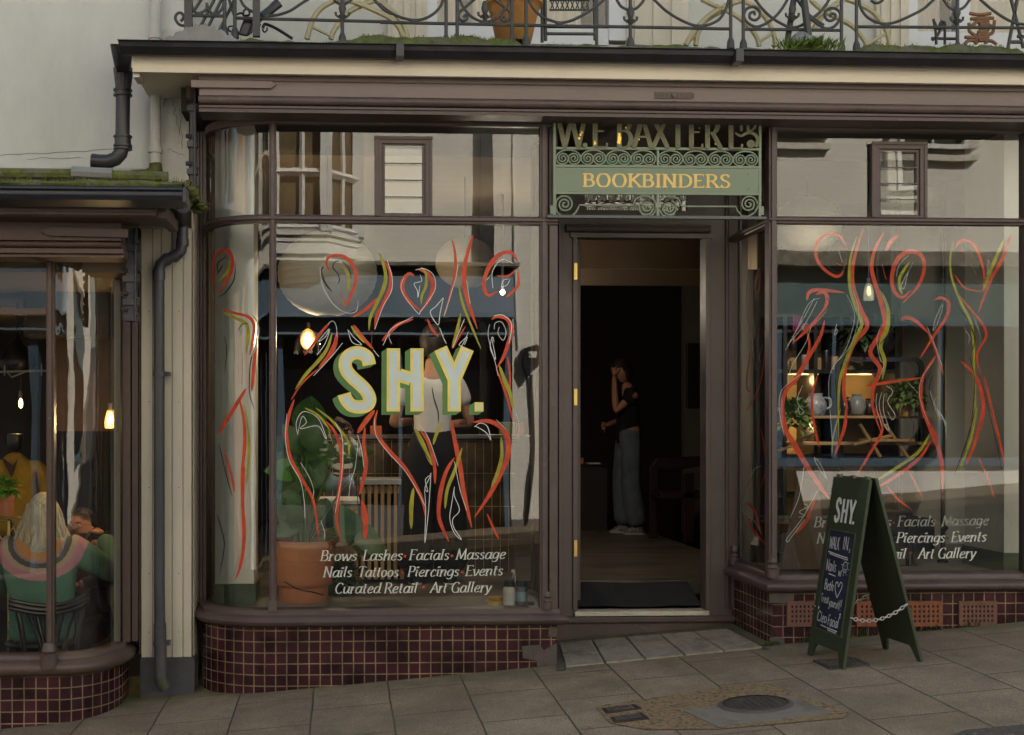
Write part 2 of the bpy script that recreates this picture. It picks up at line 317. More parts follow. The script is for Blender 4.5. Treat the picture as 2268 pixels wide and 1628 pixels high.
pv.grid(lambda s, t: (-30 + 75 * s, -2.6 + 3.5 * t, gz(-30 + 75 * s, -2.6 + 3.5 * t)), 30, 4); pv.build("pavement", SLAB, kind='structure')
rd = MB(); rd.grid(lambda s, t: (-30 + 75 * s, -6.9 + 4.3 * t, GS * (-30 + 75 * s) - .14), 4, 2); rd.build("road", ASPH, kind='structure')
fp = MB(); fp.grid(lambda s, t: (-30 + 75 * s, -9.3 + 2.4 * t, GS * (-30 + 75 * s) - .02), 4, 2)
fp.build("far_pavement", M("pale_paving", (.20,.155,.10), .85, .15, 3, .3, 60), kind='structure')
for nm, ya, yb in (("kerb", -2.73, -2.6), ("far_kerb", -7.0, -6.9)):
    k = MB(); k.add([(x, y, GS * x + z) for x in (-30, 45) for y, z in ((ya, -.3), (ya, -.025), (yb, -.025), (yb, -.3))], [(0,1,5,4),(1,2,6,5),(2,3,7,6)])
    k.build(nm, M("kerb_stone", (.22,.2,.18), .85, .2, 8, .4, 60), kind='structure')
# asphalt patch in the bottom right corner of the picture
ac = [G(2075, 1640), G(2140, 1618), G(2290, 1604), G(2420, 1640), G(2420, 1760), G(2075, 1760)]
q = MB(); q.add([p + Vector((0, 0, .004)) for p in ac], [(0,1,2,3,4,5)])
q.build("road_patch", M("rough_asphalt", (.085,.078,.07), .95, .35, 60, 1., 160, col2=(.20,.185,.16), c2=(.55,.62)), kind='structure')

# manhole cover with its gravel surround
gv = [G(1318,1566), G(1640,1517), G(1700,1515), G(1882,1578), G(1868,1592), G(1600,1616), G(1432,1618), G(1352,1603)]
q = MB(); q.add([p + Vector((0,0,.004)) for p in gv], [tuple(range(8))]); q.build("gravel_surround", GRAV, kind='structure')
c = G(1673, 1563)
mh = thing("manhole_cover", c, "square concrete manhole surround with a round dark iron lid in the pavement", "manhole cover")
cs = [G(1514,1577), G(1757,1545), G(1845,1583), G(1590,1612)]
q = MB(); q.add([p + Vector((0,0,.008)) for p in cs] + [p + Vector((0,0,-.02)) for p in cs], [(0,1,2,3),(0,4,5,1),(1,5,6,2),(2,6,7,3),(3,7,4,0)])
q.build("surround", M("concrete_surround", (.20,.18,.155), .85, .15, 14, .5, 120, col2=(.10,.09,.08), c2=(.5,.7)), mh)
def disc(b, c, r0, r1, dz0, dz1, n=48):
    b.add([c + Vector((r * math.cos(2*math.pi*k/n), r * math.sin(2*math.pi*k/n), GS * r * math.cos(2*math.pi*k/n) + z)) for r, z in ((r0, dz0), (r1, dz1)) for k in range(n)],
          [(k, (k+1) % n, n + (k+1) % n, n + k) for k in range(n)])
b = MB(); disc(b, c, .155, .178, .016, .010); disc(b, c, .178, .181, .010, .006); b.build("rim", M("rim_iron", (.09,.08,.07), .7, .2, 30), mh)
b = MB(); disc(b, c, .0005, .150, .0125, .0125); disc(b, c, .150, .154, .0125, .009)
for i in range(-4, 5):
    for j in range(-4, 5):
        if i*i + j*j < 16: 
            p = c + Vector((i*.031, j*.031, GS*i*.031)); b.box(p.x-.009, p.x+.009, p.y-.004, p.y+.004, p.z+.011, p.z+.0165)
b.build("lid", M("iron_lid", (.055,.048,.042), .6, .25, 30, .3, 80), mh)
# small stopcock covers
def cover(name, pts, label, rim=(.03,.028,.026)):
    pp = [G(*p) for p in pts]; cc = sum(pp, Vector()) / 4
    t = thing(name, cc, label, "inspection cover", "small iron covers in the pavement")
    q = MB(); q.add([p + Vector((0,0,.009)) for p in pp] + [p + Vector((0,0,-.02)) for p in pp], [(0,1,2,3),(0,4,5,1),(1,5,6,2),(2,6,7,3),(3,7,4,0)])
    q.build("plate", M(name + "_iron", rim, .6, .3, 25, .4, 90), t)
    b = MB()
    e1 = pp[1] - pp[0]; e2 = pp[3] - pp[0]
    for i in range(9):
        for j in range(2):
            o = pp[0] + e1 * (.1 + .088 * i) + e2 * (.2 + .33 * j)
            b.add([o + Vector((0,0,.013)), o + e1*.05 + Vector((0,0,.013)), o + e1*.05 + e2*.24 + Vector((0,0,.013)), o + e2*.24 + Vector((0,0,.013)),
                   o + Vector((0,0,.008)), o + e1*.05 + Vector((0,0,.008)), o + e1*.05 + e2*.24 + Vector((0,0,.008)), o + e2*.24 + Vector((0,0,.008))],
                  [(0,1,2,3),(0,4,5,1),(1,5,6,2),(2,6,7,3),(3,7,4,0)])
    b.build("raised_pattern", M("worn_iron", (.12,.105,.09), .5, .2, 25), t)
cover("stopcock_cover", [(1333,1572),(1405,1563),(1421,1572),(1344,1583)], "studded iron stopcock cover, the upper of two beside the manhole")
cover("stopcock_cover", [(1352,1592),(1422,1582),(1438,1595),(1362,1604)], "slotted iron stopcock cover, the lower of two beside the manhole")
cover("drain_cover", [(1800,1465),(1895,1460),(1927,1475),(1838,1484)], "dark flat iron cover under the front leg of the sandwich board", (.045,.045,.05))
# tactile paving in the doorway recess
b = MB(); q0 = [G(1236,1426), G(1612,1395), G(1692,1436), G(1252,1479)]
for i in range(5):
    for j in range(2):
        def lp(s, t): a = q0[0].lerp(q0[1], s); c_ = q0[3].lerp(q0[2], s); return a.lerp(c_, t)
        a, c_, d_, e_ = lp(i/5+.006, j/2+.01), lp((i+1)/5-.006, j/2+.01), lp((i+1)/5-.006, (j+1)/2-.01), lp(i/5+.006, (j+1)/2-.01)
        up = Vector((0,0,.008)); b.add([p + up for p in (a,c_,d_,e_)] + [a,c_,d_,e_], [(0,1,2,3),(0,4,5,1),(1,5,6,2),(2,6,7,3),(3,7,4,0)])
        for k in range(8):
            f0, f1 = (k + .2) / 8, (k + .75) / 8
            r0, r1, r2, r3 = a.lerp(c_, f0), a.lerp(c_, f1), e_.lerp(d_, f1), e_.lerp(d_, f0); u2 = Vector((0,0,.0100))
            b.add([p + u2 for p in (r0,r1,r2,r3)] + [p + up*.9 for p in (r0,r1,r2,r3)], [(0,1,2,3),(0,4,5,1),(1,5,6,2),(2,6,7,3),(3,7,4,0)])
b.build("tactile_paving", M("tactile_slab", (.31,.275,.225), .85, .14, 12, .4, 100, col2=(.15,.13,.11), c2=(.5,.7)), kind='structure')
q = MB(); q.add([p + Vector((0,0,.004)) for p in (G(1612,1393), G(1625,1393), G(1706,1440), G(1692,1440))], [(0,1,2,3)])
q.add([p + Vector((0,0,.004)) for p in (G(1232,1420), G(1236,1424), G(1254,1486), G(1232,1486))], [(0,1,2,3)])
q.build("cement_strip", CEM, kind='structure')

# ================================================================ far side of the street (seen in the glass)
W2 = 9.2
def RF(u, v, y=W2):
    p = P(u, v, y); return Vector((p.x, -p.y, p.z))
def rx(u, y=W2): return RF(u, V0, y).x
def rz(v, y=W2, u=1100): return RF(u, v, y).z
opp = thing("opposite_building", (2, -W2, 0), "white painted brick building across the street, seen reflected in the shop glass", "building")
OWALL = brick_mat("painted_brick", (.74,.71,.62), (.78,.75,.66), (.66,.63,.55), .22, .075, .005, rot=(R(90),0,0), noise=.05, bump=.15)
xa0, xa1 = rx(-250), rx(1136); xb0, xb1 = rx(1700), rx(3300)
za = rz(712, u=850); zb = rz(716, u=2000)
b = MB()
b.box(-7.6, xa0, -W2-.35, -W2, -3, 8.6); b.box(xa1, xb0, -W2-.35, -W2, -3, 8.6); b.box(xb1, 40, -W2-.35, -W2, -3, 8.6)
b.box(xa0, xa1, -W2-.35, -W2, rz(590, u=850), 8.6); b.box(xb0, xb1, -W2-.35, -W2, rz(560, u=2000), 8.6)
b.build("wall", OWALL, opp)
BLUE = M("blue_shopfront_paint", (.085,.135,.185), .4, .1, 2)
TEAL = M("teal_shopfront_paint", (.10,.16,.16), .4, .1, 2)
bk = thing("brick_building", (-16, -W2, 0), "red brick building further down the opposite side, reflected in the curved glass", "building")
b = MB(); b.box(-26, -9.4, -W2-.6, -W2+.3, -4, 7.4); b.build("wall", brick_mat("red_brick", (.30,.10,.045), (.36,.14,.06), (.30,.24,.17), .22, .075, .012, rot=(R(90),0,0), noise=.25, bump=.5), bk)
for k_ in range(5):
    b = MB(); x_ = -24 + k_*3.0
    for z_ in (2.2, 4.8): b.box(x_, x_+1.1, -W2+.28, -W2+.32, z_, z_+1.7); b.box(x_-.1, x_+1.2, -W2+.28, -W2+.38, z_-.15, z_-.003)
    b.build("window", M("pale_sash", (.55,.53,.46), .5, .1, 4), bk)
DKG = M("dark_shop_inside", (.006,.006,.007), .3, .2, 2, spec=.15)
b = MB(); z5, z6, z7, z8 = rz(592,u=850), rz(698,u=850), rz(706,u=850), rz(738,u=850)
b.extx([(-W2-.3,z5),(-W2+.06,z5-.04),(-W2+.30,z6),(-W2-.3,z6)], xa0, xa1); b.box(xa0, xa1, -W2-.3, -W2+.12, z8, z7)
b.build("shop_fascia", BLUE, opp, bevel=.01)
b = MB(); b.box(xa0, xa1, -W2-.3, -W2+.33, z6-.05, z6); b.box(xa0, xa1+.02, -W2-.3, -W2+.16, z8-.03, z8); b.build("fascia_trim", M("pale_blue_trim", (.20,.27,.31), .4, .1, 3), opp)
b = MB(); b.box(xa0, xa1+.06, -W2-.3, -W2+.22, z5+.003, z5+.05); b.build("coping", M("dirty_coping", (.20,.18,.14), .9, .5, 12), opp)
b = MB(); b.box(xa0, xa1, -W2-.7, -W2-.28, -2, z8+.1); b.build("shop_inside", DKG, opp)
b = MB()
for u in (95, 300, 620, 1126): b.box(rx(u)-.04, rx(u)+.04, -W2-.25, -W2-.02, -1.5, z8-.03)
b.box(rx(885)-.02, rx(885)+.02, -W2-.25, -W2-.1, -1.5, z8-.03)
b.build("window_frame", BLUE, opp)
for k, (a_, b_) in enumerate(((640, 695), (705, 880))):
    pass
b = MB(); b.box(rx(600), rx(895), -W2-.25, -W2-.01, -1, gz(0)+.45); b.build("stall_riser", M("grey_riser", (.10,.10,.10), .6, .2, 5), opp)
# window row above: bay window and sash windows
def sash(parent, x0, x1, z0, z1, y, name="window", blind=None, recess=.16):
    f = MB(); t = .06
    f.box(x0, x0+t, y-recess, y-recess+.07, z0, z1); f.box(x1-t, x1, y-recess, y-recess+.07, z0, z1); f.box(x0+t, x1-t, y-recess, y-recess+.07, z1-t, z1); f.box(x0+t, x1-t, y-recess, y-recess+.07, z0, z0+t)
    zm = (z0+z1)/2; xm = (x0+x1)/2; f.box(x0+t, x1-t, y-recess+.002, y-recess+.065, zm-.03, zm+.03); f.box(xm-.015, xm+.015, y-recess+.004, y-recess+.06, z0+t, zm-.03); f.box(xm-.015, xm+.015, y-recess+.004, y-recess+.06, zm+.03, z1-t)
    o = f.build(name, WHITE, parent)
    p = MB(); p.box(x0, x1, y-recess-.05, y-recess-.02, z0, z1); p.build("pane", M("window_dark_glass", (.05,.045,.035), .1, .3, 3), o)
    if blind: q = MB(); q.box(x0+.06, x1-.06, y-recess-.019, y-recess-.01, z0 + (z1-z0)*blind, z1); q.build("blind", M("wood_blind", (.16,.10,.05), .7, .5, 30, stretch=(.1,1,3)), o)
# bay
bx0, bx1 = rx(560, 8.65), rx(722, 8.65); zb0 = rz(527, u=700); yb_ = -W2 + .55
b = MB(); prof = [(bx0-.45, -W2), (bx0, yb_), (bx1, yb_), (bx1+.42, -W2)]
def bayring(b, off, z0, z1):
    o = [(bx0-.45-off, -W2), (bx0-off*.4, yb_+off), (bx1+off*.4, yb_+off), (bx1+.42+off, -W2)]
    b.add([(x,y,z0) for x,y in o] + [(x,y,z1) for x,y in o], [(0,1,5,4),(1,2,6,5),(2,3,7,6),(4,5,6,7),(3,2,1,0)])
bayring(b, .0, zb0-.28, zb0-.13); bayring(b, .02, zb0-.129, zb0-.05); bayring(b, .06, zb0-.049, zb0+.0)
bayring(b, -.05, zb0-.36, zb0-.28)
o = b.build("bay_window", WHITE, opp)
zt = zb0 + 2.2; b = MB(); bayring(b, .1, zt, zt+.2)
def bar3(p, q, r=.05):
    d = (Vector(q) - Vector(p)).normalized(); b.tube([p, q], r, 4)
for (xx, yy) in prof: b.box(xx-.075, xx+.075, yy-.075, yy+.075, zb0, zt)
zm = rz(380, 8.65, 700)
for i in range(3):
    p0, p1 = Vector((*prof[i], 0)), Vector((*prof[i+1], 0))
    for zz in (zb0+.05, zm, zt-.05):
        b.tube([p0 + Vector((0,0,zz)), p1 + Vector((0,0,zz))], .055, 4)
    ts = (.5,) if i != 1 else (.33, .66)
    for t in ts:
        pm = p0.lerp(p1, t); b.tube([pm + Vector((0,0,zb0)), pm + Vector((0,0,zt))], .034, 4)
b.build("sash_frame", WHITE, o)
b = MB(); ins = [(bx0-.40, -W2+.02), (bx0, yb_-.07), (bx1, yb_-.07), (bx1+.36, -W2+.02)]
b.add([(x,y,zb0) for x,y in ins] + [(x,y,zt) for x,y in ins], [(0,1,5,4),(1,2,6,5),(2,3,7,6)])
b.build("pane", M("brown_blind_glass", (.16,.115,.06), .25, .3, 3), o)
for (u0, u1, vb) in ((1560,1812,306),(1985,2135,332),(2420,2620,350),(-300,-60,500),(150,380,500)):
    if rx(u0) < -7.3: continue
    x0, x1 = rx(u0), rx(u1); z0 = rz(vb, u=(u0+u1)/2)
    b = MB(); b.box(x0-.14, x1+.14, -W2-.02, -W2+.10, z0-.15, z0-.07); o = b.build("window_sill", M("sill_paint", (.62,.59,.50), .8, .1, 4), opp)
    # dark reveal box set proud so that the opening reads as recessed
    r_ = MB(); t = .12; y = -W2
    sash(opp, x0, x1, z0, z0+1.9, y+.24, "window", .35 if u0 == 1985 else None)
    r_.box(x0-t, x0, y-.01, y+.12, z0, z0+1.9); r_.box(x1, x1+t, y-.01, y+.14, z0, z0+1.9); r_.box(x0-t, x1+t, y-.01, y+.14, z0+1.9, z0+2.02); r_.build("window_surround", M("sill_paint", (.62,.59,.50), .8, .1, 4), opp)
# right-hand shop opposite
b = MB(); z1_, z2_, z3_, z4_ = rz(592,u=2000), rz(712,u=2000), rz(1015,u=1900), rz(1032,u=1900)
b.box(xb0, xb1, -W2-.3, -W2-.04, z2_, z1_); b.build("shop_fascia", TEAL, opp)
b = MB(); b.box(xb0, xb1, -W2-.3, -W2+.05, z2_-.06, z2_-.003); b.box(xb0, xb1, -W2-.3, -W2+.1, z4_, z3_)
for u in (1725, 1850, 2085, 2330): b.box(rx(u)-.035, rx(u)+.035, -W2-.25, -W2+.0, z3_, z2_-.06)
b.build("window_frame", BLUE, opp)
b = MB(); b.box(xb0, xb1, -W2-.3, -W2+.18, z1_+.003, rz(560,u=2000)); b.build("coping", M("dirty_coping", (.20,.18,.14), .9, .5, 12), opp)
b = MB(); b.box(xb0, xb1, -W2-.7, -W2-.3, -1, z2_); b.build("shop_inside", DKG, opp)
b = MB(); b.box(xb0, xb1+8, -W2-.3, -W2+.03, -2, z4_-.003); b.build("stall_riser", WHITE, opp)
# black strap pipe, cable and meter box with a number plate
dp = thing("downpipe", (rx(1078), -W2+.1, 0), "wide dark downpipe on the white wall opposite, seen in the glass", "drainpipe")
b = MB(); xx = rx(1078); b.box(xx-.08, xx+.08, -W2+.03, -W2+.17, rz(600), 8.4); b.build("pipe", BLK, dp)
b = MB(); b.tube([(rx(1136), -W2+.02, 8.2), (rx(1134), -W2+.02, rz(400)), (rx(1138), -W2+.02, rz(540)), (rx(1143), -W2+.03, rz(650)), (rx(1150), -W2+.03, rz(770))], .014, 6); b.build("cable", WHITE, dp)
mb = thing("meter_box", (rx(1174), -W2+.1, rz(795)), "black angular meter box numbered 8 on the white wall opposite", "meter box")
x0, x1 = rx(1157), rx(1190)
b = MB(); b.prism([(x0, rz(772)), (x0-.01, rz(812)), (x0+.05, rz(835)), (x1-.03, rz(815)), (x1+.02, rz(775)), (x1-.05, rz(764))], -W2+.16, -W2+.01)
b.build("case", BLACKM, mb, bevel=.008)
b = MB(); b.box(rx(1167), rx(1181), -W2+.165, -W2+.175, rz(793), rz(779)); pl = b.build("number_plate", WHITE, mb)
b = MB(); b.tube([(rx(1176), -W2+.06, rz(830)), (rx(1179), -W2+.04, rz(900)), (rx(1181), -W2+.04, rz(980)), (rx(1172), -W2+.04, rz(1080)), (rx(1168), -W2+.04, rz(1160))], .022, 6); b.build("conduit", BLACKM, mb)
b = MB(); b.box(xa1+.003, xb0-.003, -W2-.02, -W2+.03, -1, rz(1150)); b.build("plinth", M("grey_plinth", (.16,.15,.14), .8, .2, 4), opp)

# ================================================================ main building
SX0 = X(436, .45)      # left end of the shopfront
XC, XD = X(1235), X(1712)   # end of left bay, start of right bay
XR = 6.2
UY = 1.25              # plane of the upper wall
bld = thing("shop_building", (1.9, 2.0, .2), "shop building with aubergine painted front, cream fascia board and pale upper wall", "building")
b = MB(); z0 = Z(172, UY); wy0, wy1, wz = .35, UY, Z(20, UY)
b.box(X(362,UY), 17, UY, UY+.3, 3.51, Z(95,UY)) ; b.box(X(362,UY), X(945,UY), UY, UY+.3, Z(95,UY), 9.5)
b.box(X(1385,UY), X(2006,UY), UY, UY+.3, Z(95,UY), 9.5); b.box(X(945,UY), X(1385,UY), UY, UY+.3, 5.6, 9.5); b.box(X(2006,UY), 17, UY, UY+.3, 5.6, 9.5)  # carried up out of view, height set for the shadow it casts
b.build("upper_wall", M("upper_wall_paint", (.52,.53,.50), .85, .06, 1.5, .3, 35, col2=(.42,.42,.38), c2=(.5,.8)), bld)
b = MB(); b.box(-12, 17, UY+.3, 8.2, 9.4, 9.5); b.build("roof", GREYB, bld)  # unseen; added to keep the inside dark and shade the street
# panelled pilasters on the upper wall
for (ua, ub) in ((858, 945), (1385, 1520), (1935, 2006)):
    b = MB()
    b.box(X(ua,UY), X(ub,UY), UY-.05, UY-.002, Z(100,UY), 6)
    w_ = (X(ub,UY)-X(ua,UY)); 
    for k in (.12, .42, .72): b.box(X(ua,UY)+w_*k, X(ua,UY)+w_*(k+.14), UY-.065, UY-.05, Z(100,UY), 6)
    b.build("pilaster", M("cream_pilaster", (.56,.52,.43), .75, .08, 5, .2, 60, col2=(.36,.38,.28), c2=(.6,.85)), bld)
# upper windows
CURT = M("cream_curtain", (.58,.52,.46), .85, .06, 3, stretch=(3,1,.3))
for (ua, ub, mids) in ((945, 1385, (1157,)), (2006, 2420, (2133,))):
    x0, x1 = X(ua,UY), X(ub,UY); zz = Z(88,UY); f = MB()
    f.box(x0, x0+.07, UY-.03, UY+.1, zz, 5.6); f.box(x1-.12, x1, UY-.03, UY+.1, zz, 5.6); f.box(x0+.07, x1-.12, UY-.02, UY+.1, zz-.03, zz+.10)
    for m_ in mids: f.box(X(m_,UY)-.04, X(m_,UY)+.04, UY-.025, UY+.1, zz+.10, 5.6)
    f.box(x0+.07, x1-.12, UY-.02, UY+.08, 5.5, 5.6)
    o = f.build("upper_window", M("bluish_white_paint", (.58,.60,.62), .5, .08, 4, col2=(.5,.5,.44), c2=(.6,.8)), bld)
    p = MB(); p.quad((x0+.07,UY+.03,zz+.1),(x1-.12,UY+.03,zz+.1),(x1-.12,UY+.03,5.5),(x0+.07,UY+.03,5.5)); p.build("pane", GLASSD, o)
    if ua == 945:
        c_ = MB(); c_.grid(lambda s,t: (x0+.07+(x1-x0-.35)*s, UY+.16+.02*math.sin(s*60), zz+.1+(5.4-zz)*t), 80, 1); c_.build("curtain", CURT, o)
    else:
        c_ = MB(); c_.grid(lambda s,t: (x0+.07+.26*s, UY+.16+.02*math.sin(s*20), zz+.1+(5.4-zz)*t), 20, 1)
        c_.grid(lambda s,t: (X(2150,UY)+.7*s, UY+.26+.02*math.sin(s*30), zz+.1+(5.4-zz)*t), 40, 1); c_.build("curtain", CURT, o)
# rooms behind upper windows kept dark
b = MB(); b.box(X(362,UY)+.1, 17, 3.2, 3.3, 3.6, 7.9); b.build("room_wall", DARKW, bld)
# ---- balcony: board, soffit, gutter, mossy edge
bal = MB(); YB = -.28
zt_, zbm = Z(140,YB,1100), Z(171,YB,1100); xl = X(293,YB)
zt_ = Z(121,YB,1100)
bal.box(xl, XR+10, YB, YB+.03, zbm, zt_); balo = bal.build("balcony", CREAM, bld, bevel=.003)
b = MB(); b.box(xl+.002, X(441,-.2)-.002, YB+.031, UY, zbm+.012, zbm+.05); b.box(X(441,-.2)-.002, XR+10, YB+.031, UY, zbm+.10, zbm+.12); b.box(xl+.002, xl+.035, YB+.031, -.1, zbm-.02, zt_-.05); b.build("soffit", CREAM, balo)
b = MB(); zg0, zg1 = Z(122,-.41,1100), Z(104,-.41,1100)
b.extx([(YB-.002,zg0),(-.35,zg0-.012),(-.405,zg0+.02),(-.415,zg0+.045),(-.43,zg0+.05),(-.435,zg1),(-.415,zg1),(YB-.002,zg1)], X(262,-.41), XR+10)
for u in (886, 1638):
    x = X(u,-.43); b.box(x-.022, x+.022, -.440, -.33, zg0-.022, zg1+.006)
b.build("gutter", BLK, balo, bevel=.003)
b = MB(); nx = 160
def edge_h(x): 
    return .012*math.sin(x*3.1)*math.sin(x*1.3+1) + .006*math.sin(x*11) + .005*math.sin(x*27+2) + .004*math.sin(x*61) + .003*math.sin(x*113+1) + (.022 if .55 < math.sin(x*2.2+.4) else 0)
ml = X(505,-.33)
b.grid(lambda s,t: (ml+(XR+10-ml)*s, -.425+.10*t if t<.5 else -.375+(UY+.375)*(t-.5)*2, zg1+.004 + (0 if t<.2 else .020+edge_h((ml+(XR+10-ml)*s))*(1 if t<.9 else 0))), 400, 6)
b.build("mossy_edge", MOSS, balo, smooth=True, angle=80)
random.seed(31); b = MB()
for k in range(5200):
    x = random.uniform(ml, XR+1.5) if k % 3 else random.choice([700,905,1240,1600,1700,1900])/2268*6.6-1.9 + random.gauss(0,.12)
    if math.sin(x*2.2+.4) + .5*math.sin(x*7) < -.5: continue
    pp = Vector((x, -.41 + random.uniform(0,.09), zg1+.018+edge_h(x)+random.uniform(-.012,.006))); h = random.uniform(.004,.017); dx_ = random.gauss(0,.006)
    b.add([pp, pp+Vector((.0045,0,0)), pp+Vector((dx_+.002,random.uniform(-.008,.002),h))], [(0,1,2)])
b.build("moss_tufts", M("moss_tuft_green", (.105,.115,.032), .9, .5, 9), balo)
b = MB(); l0 = X(372,-.33)
b.grid(lambda s,t: (l0+(ml-l0+.06)*s, -.42+.05*t if t<.5 else -.395+(UY+.39)*(t-.5)*2, zg1+.004 + (0 if t<.2 else .02+.075*math.sin(math.pi*min(1,max(0,s)))**1.3+.006*math.sin(s*50)+.004*math.sin(s*90+t*9))), 60, 8)
b.build("lead_flashing", LEAD, balo, smooth=True, angle=60)
b = MB(); b.box(xl+.01, XR+10, YB+.04, UY-.002, zt_-.09, zt_-.03); b.build("deck", GREYB, balo)
# ---- fascia
YF = -.20
fz = lambda v: Z(v, YF, 1200)
b = MB(); xf0, xf1 = X(441,YF), XR
b.extx([(YF,fz(238)),(YF,fz(190)),(YF-.012,fz(188)),(YF-.012,zbm+.099),(-.02,zbm+.099),(-.02,fz(238))], xf0, xf1)
fas = b.build("fascia", PURPL, bld, bevel=.002)
b = MB(); r_ = (fz(214)-fz(234))/2; zc = (fz(214)+fz(234))/2 - .02
b.extx([(YF+.02,zc+r_)]+[(YF-.012-.026*math.sin(math.pi*k/10), zc+r_*math.cos(math.pi*k/10)) for k in range(11)]+[(YF+.02,zc-r_)], xf0, xf1)
za_ = zc - r_
b.extx([(YF-.004,za_-.002),(YF-.018,za_-.006),(YF-.018,za_-.018),(YF-.008,za_-.022),(YF-.008,za_-.030),(YF-.02,za_-.034),(YF-.02,za_-.044),(-.02,za_-.044),(-.02,za_-.002)], xf0, xf1)
b.build("moulding", PURP, fas, smooth=True, angle=35)
FZB = za_ - .044
b = MB(); b.prism([(X(424,YF),fz(190)),(X(600,YF),fz(190)),(X(611,YF),fz(198)),(X(600,YF),fz(206)),(X(424,YF),fz(206))], YF-.022, YF-.001); b.build("batten", PURPL, fas, bevel=.002)
b = MB(); x0, x1 = X(1450,YF), X(1533,YF)
b.box(x0, x1, YF-.008, YF-.001, fz(215), fz(200)); 
for k in range(13): b.box(x0+.01+k*.0175, x0+.018+k*.0175, YF-.012, YF-.008, fz(212), fz(203))
b.tube([((x0+x1)/2, YF-.02, (fz(200)+fz(215))/2), ((x0+x1)/2, YF-.001, (fz(200)+fz(215))/2)], .014, 8)
b.build("blind_lock_plate", PURP, fas)
# iron awning arm left
def awning_arm(u0, u1, v0, v1, y, par):
    b = MB(); x0, x1 = X(u0,y), X(u1,y); b.box(x0+.008, x1-.012, y, y+.06, Z(v1,y,u0), Z(v0,y,u0)); o = b.build("awning_arm", M("blue_black_iron", (.030,.033,.042), .45, .35, 9, .4, 60, col2=(.10,.05,.025), c2=(.66,.8)), par, bevel=.006)
    b = MB()
    for k in (.22, .55, .8, .97):
        z = Z(v0,y,u0)*(1-k) + Z(v1,y,u0)*k
        b.box(x0-.006, x1, y-.015, y+.05, z-.012, z+.02); b.tube([(x0-.014,y-.004,z+.05),(x0+.02,y-.004,z+.05)], .013, 8); b.tube([(x1-.02,y-.012,z+.03),(x1+.008,y-.012,z+.02)], .010, 8)
    b.tube([(x1-.012, y-.016, Z(v0,y,u0)), (x1-.012, y-.016, Z(v1,y,u0))], .008, 6)
    b.build("hinge_strap", BLK, o, smooth=True)
awning_arm(417, 437, 188, 430, .02, bld)

# ---- left bay plan: path of the window line (x, y, nx, ny)
EX0, EX1, EY = X(462,.36), X(603,0), .36
def lpath(n=14, extra=0.0):
    p = []; cx, cy = EX1, EY; a_, b_ = EX1 - EX0, EY
    for k in range(n + 1):
        th = math.pi - (math.pi/2) * k / n           # pi .. pi/2
        x = cx + a_ * math.cos(th); y = cy - b_ * math.sin(th)
        nx, ny = math.cos(th) / a_, -math.sin(th) / b_; L = math.hypot(nx, ny); p.append((x, y, nx/L, ny/L))
    return p
LP = lpath(); LPF = LP + [(XC, 0, 0, -1)]
# corner mitre at XC then return into the recess
def wpath(u0, ey, n=16):
    p = []; x0 = X(u0, ey); a_ = EX1 - x0
    for k in range(n + 1):
        th = math.pi - (math.pi/2) * k / n; x = EX1 + a_*math.cos(th); y = ey - ey*math.sin(th); nx, ny = math.cos(th)/a_, -math.sin(th)/ey; L = math.hypot(nx, ny); p.append((x, y, nx/L, ny/L))
    return p
WP = wpath(446, .42); LPR = WP + [(XC-.001, 0, 0, -1), (XC, 0, .707*1.414, -.707*1.414), (XC, .82, 1, 0)]
ZS = Z(1348, 0, 1000)                                # glass bottom, left bay
zs = lambda v: Z(v, 0, 900)
win1 = MB()
fr = MB()
# sill moulding
prof = [(-.06, zs(1346)), (.0, zs(1348)), (.012, zs(1350)), (.014, zs(1360)), (.028, zs(1362)), (.045, zs(1366)), (.058, zs(1373)), (.05, zs(1381)), (.02, zs(1386)), (-.03, zs(1386))]
w1 = MB(); 
SW = [(x, y, nx, ny) for (x, y, nx, ny) in LPR]
w1.sweep([(WP[0][0], .55, -1, 0)] + SW, prof)
b = MB(); pts_ = [(p[0]-.02*p[2], p[1]-.02*p[3]) for p in WP] + [(p[0]+.01*p[2], p[1]+.01*p[3]) for p in reversed(LP)]
for i in range(len(WP)-1):
    a1, a2 = WP[i], WP[i+1]; c1, c2 = LP[min(len(LP)-1, round(i*(len(LP)-1)/(len(WP)-1)))], LP[min(len(LP)-1, round((i+1)*(len(LP)-1)/(len(WP)-1)))]
    w1.quad((a1[0], a1[1], zs(1348)), (a2[0], a2[1], zs(1348)), (c2[0], c2[1]+.03, zs(1347)), (c1[0], c1[1]+.03, zs(1347)))
sil = w1.build("window_sill", PURP, bld, smooth=True, angle=50)
# tiled riser
r1 = MB(); zr = [zs(1386) + .002, zs(1386) - .62]
r1.sweep([(WP[0][0], .55, -1, 0)] + SW[:-3] + [(XC-.005, 0, 0, -1)], [(-.005, zr[0]), (-.005, zr[1])], uv=True)
rs1 = r1.build("stall_riser", TILE, bld, smooth=False)
b = MB(); b.sweep([(XC-.005, 0, 0.0, -1.0), (XC-.004, -.005, .7, -.7), (XC, .0, 1, 0), (XC, .82, 1, 0)], [(-.005, zr[0]), (-.005, zr[1])], uv=True); b.build("riser_return", TILE, rs1)
# cement repairs on the riser
b = MB()
def patch(b, pts, y=-.0085): b.prism([(X(u,0), Z(v,0,u)) for u, v in pts], y, y+.012)
patch(b, [(1215,1388),(1233,1388),(1233,1412),(1214,1410)]); patch(b, [(1155,1431),(1196,1428),(1204,1440),(1233,1424),(1233,1484),(1190,1486),(1188,1464),(1158,1458)])
b.build("cement_patch", CEM, rs1, bevel=.003)
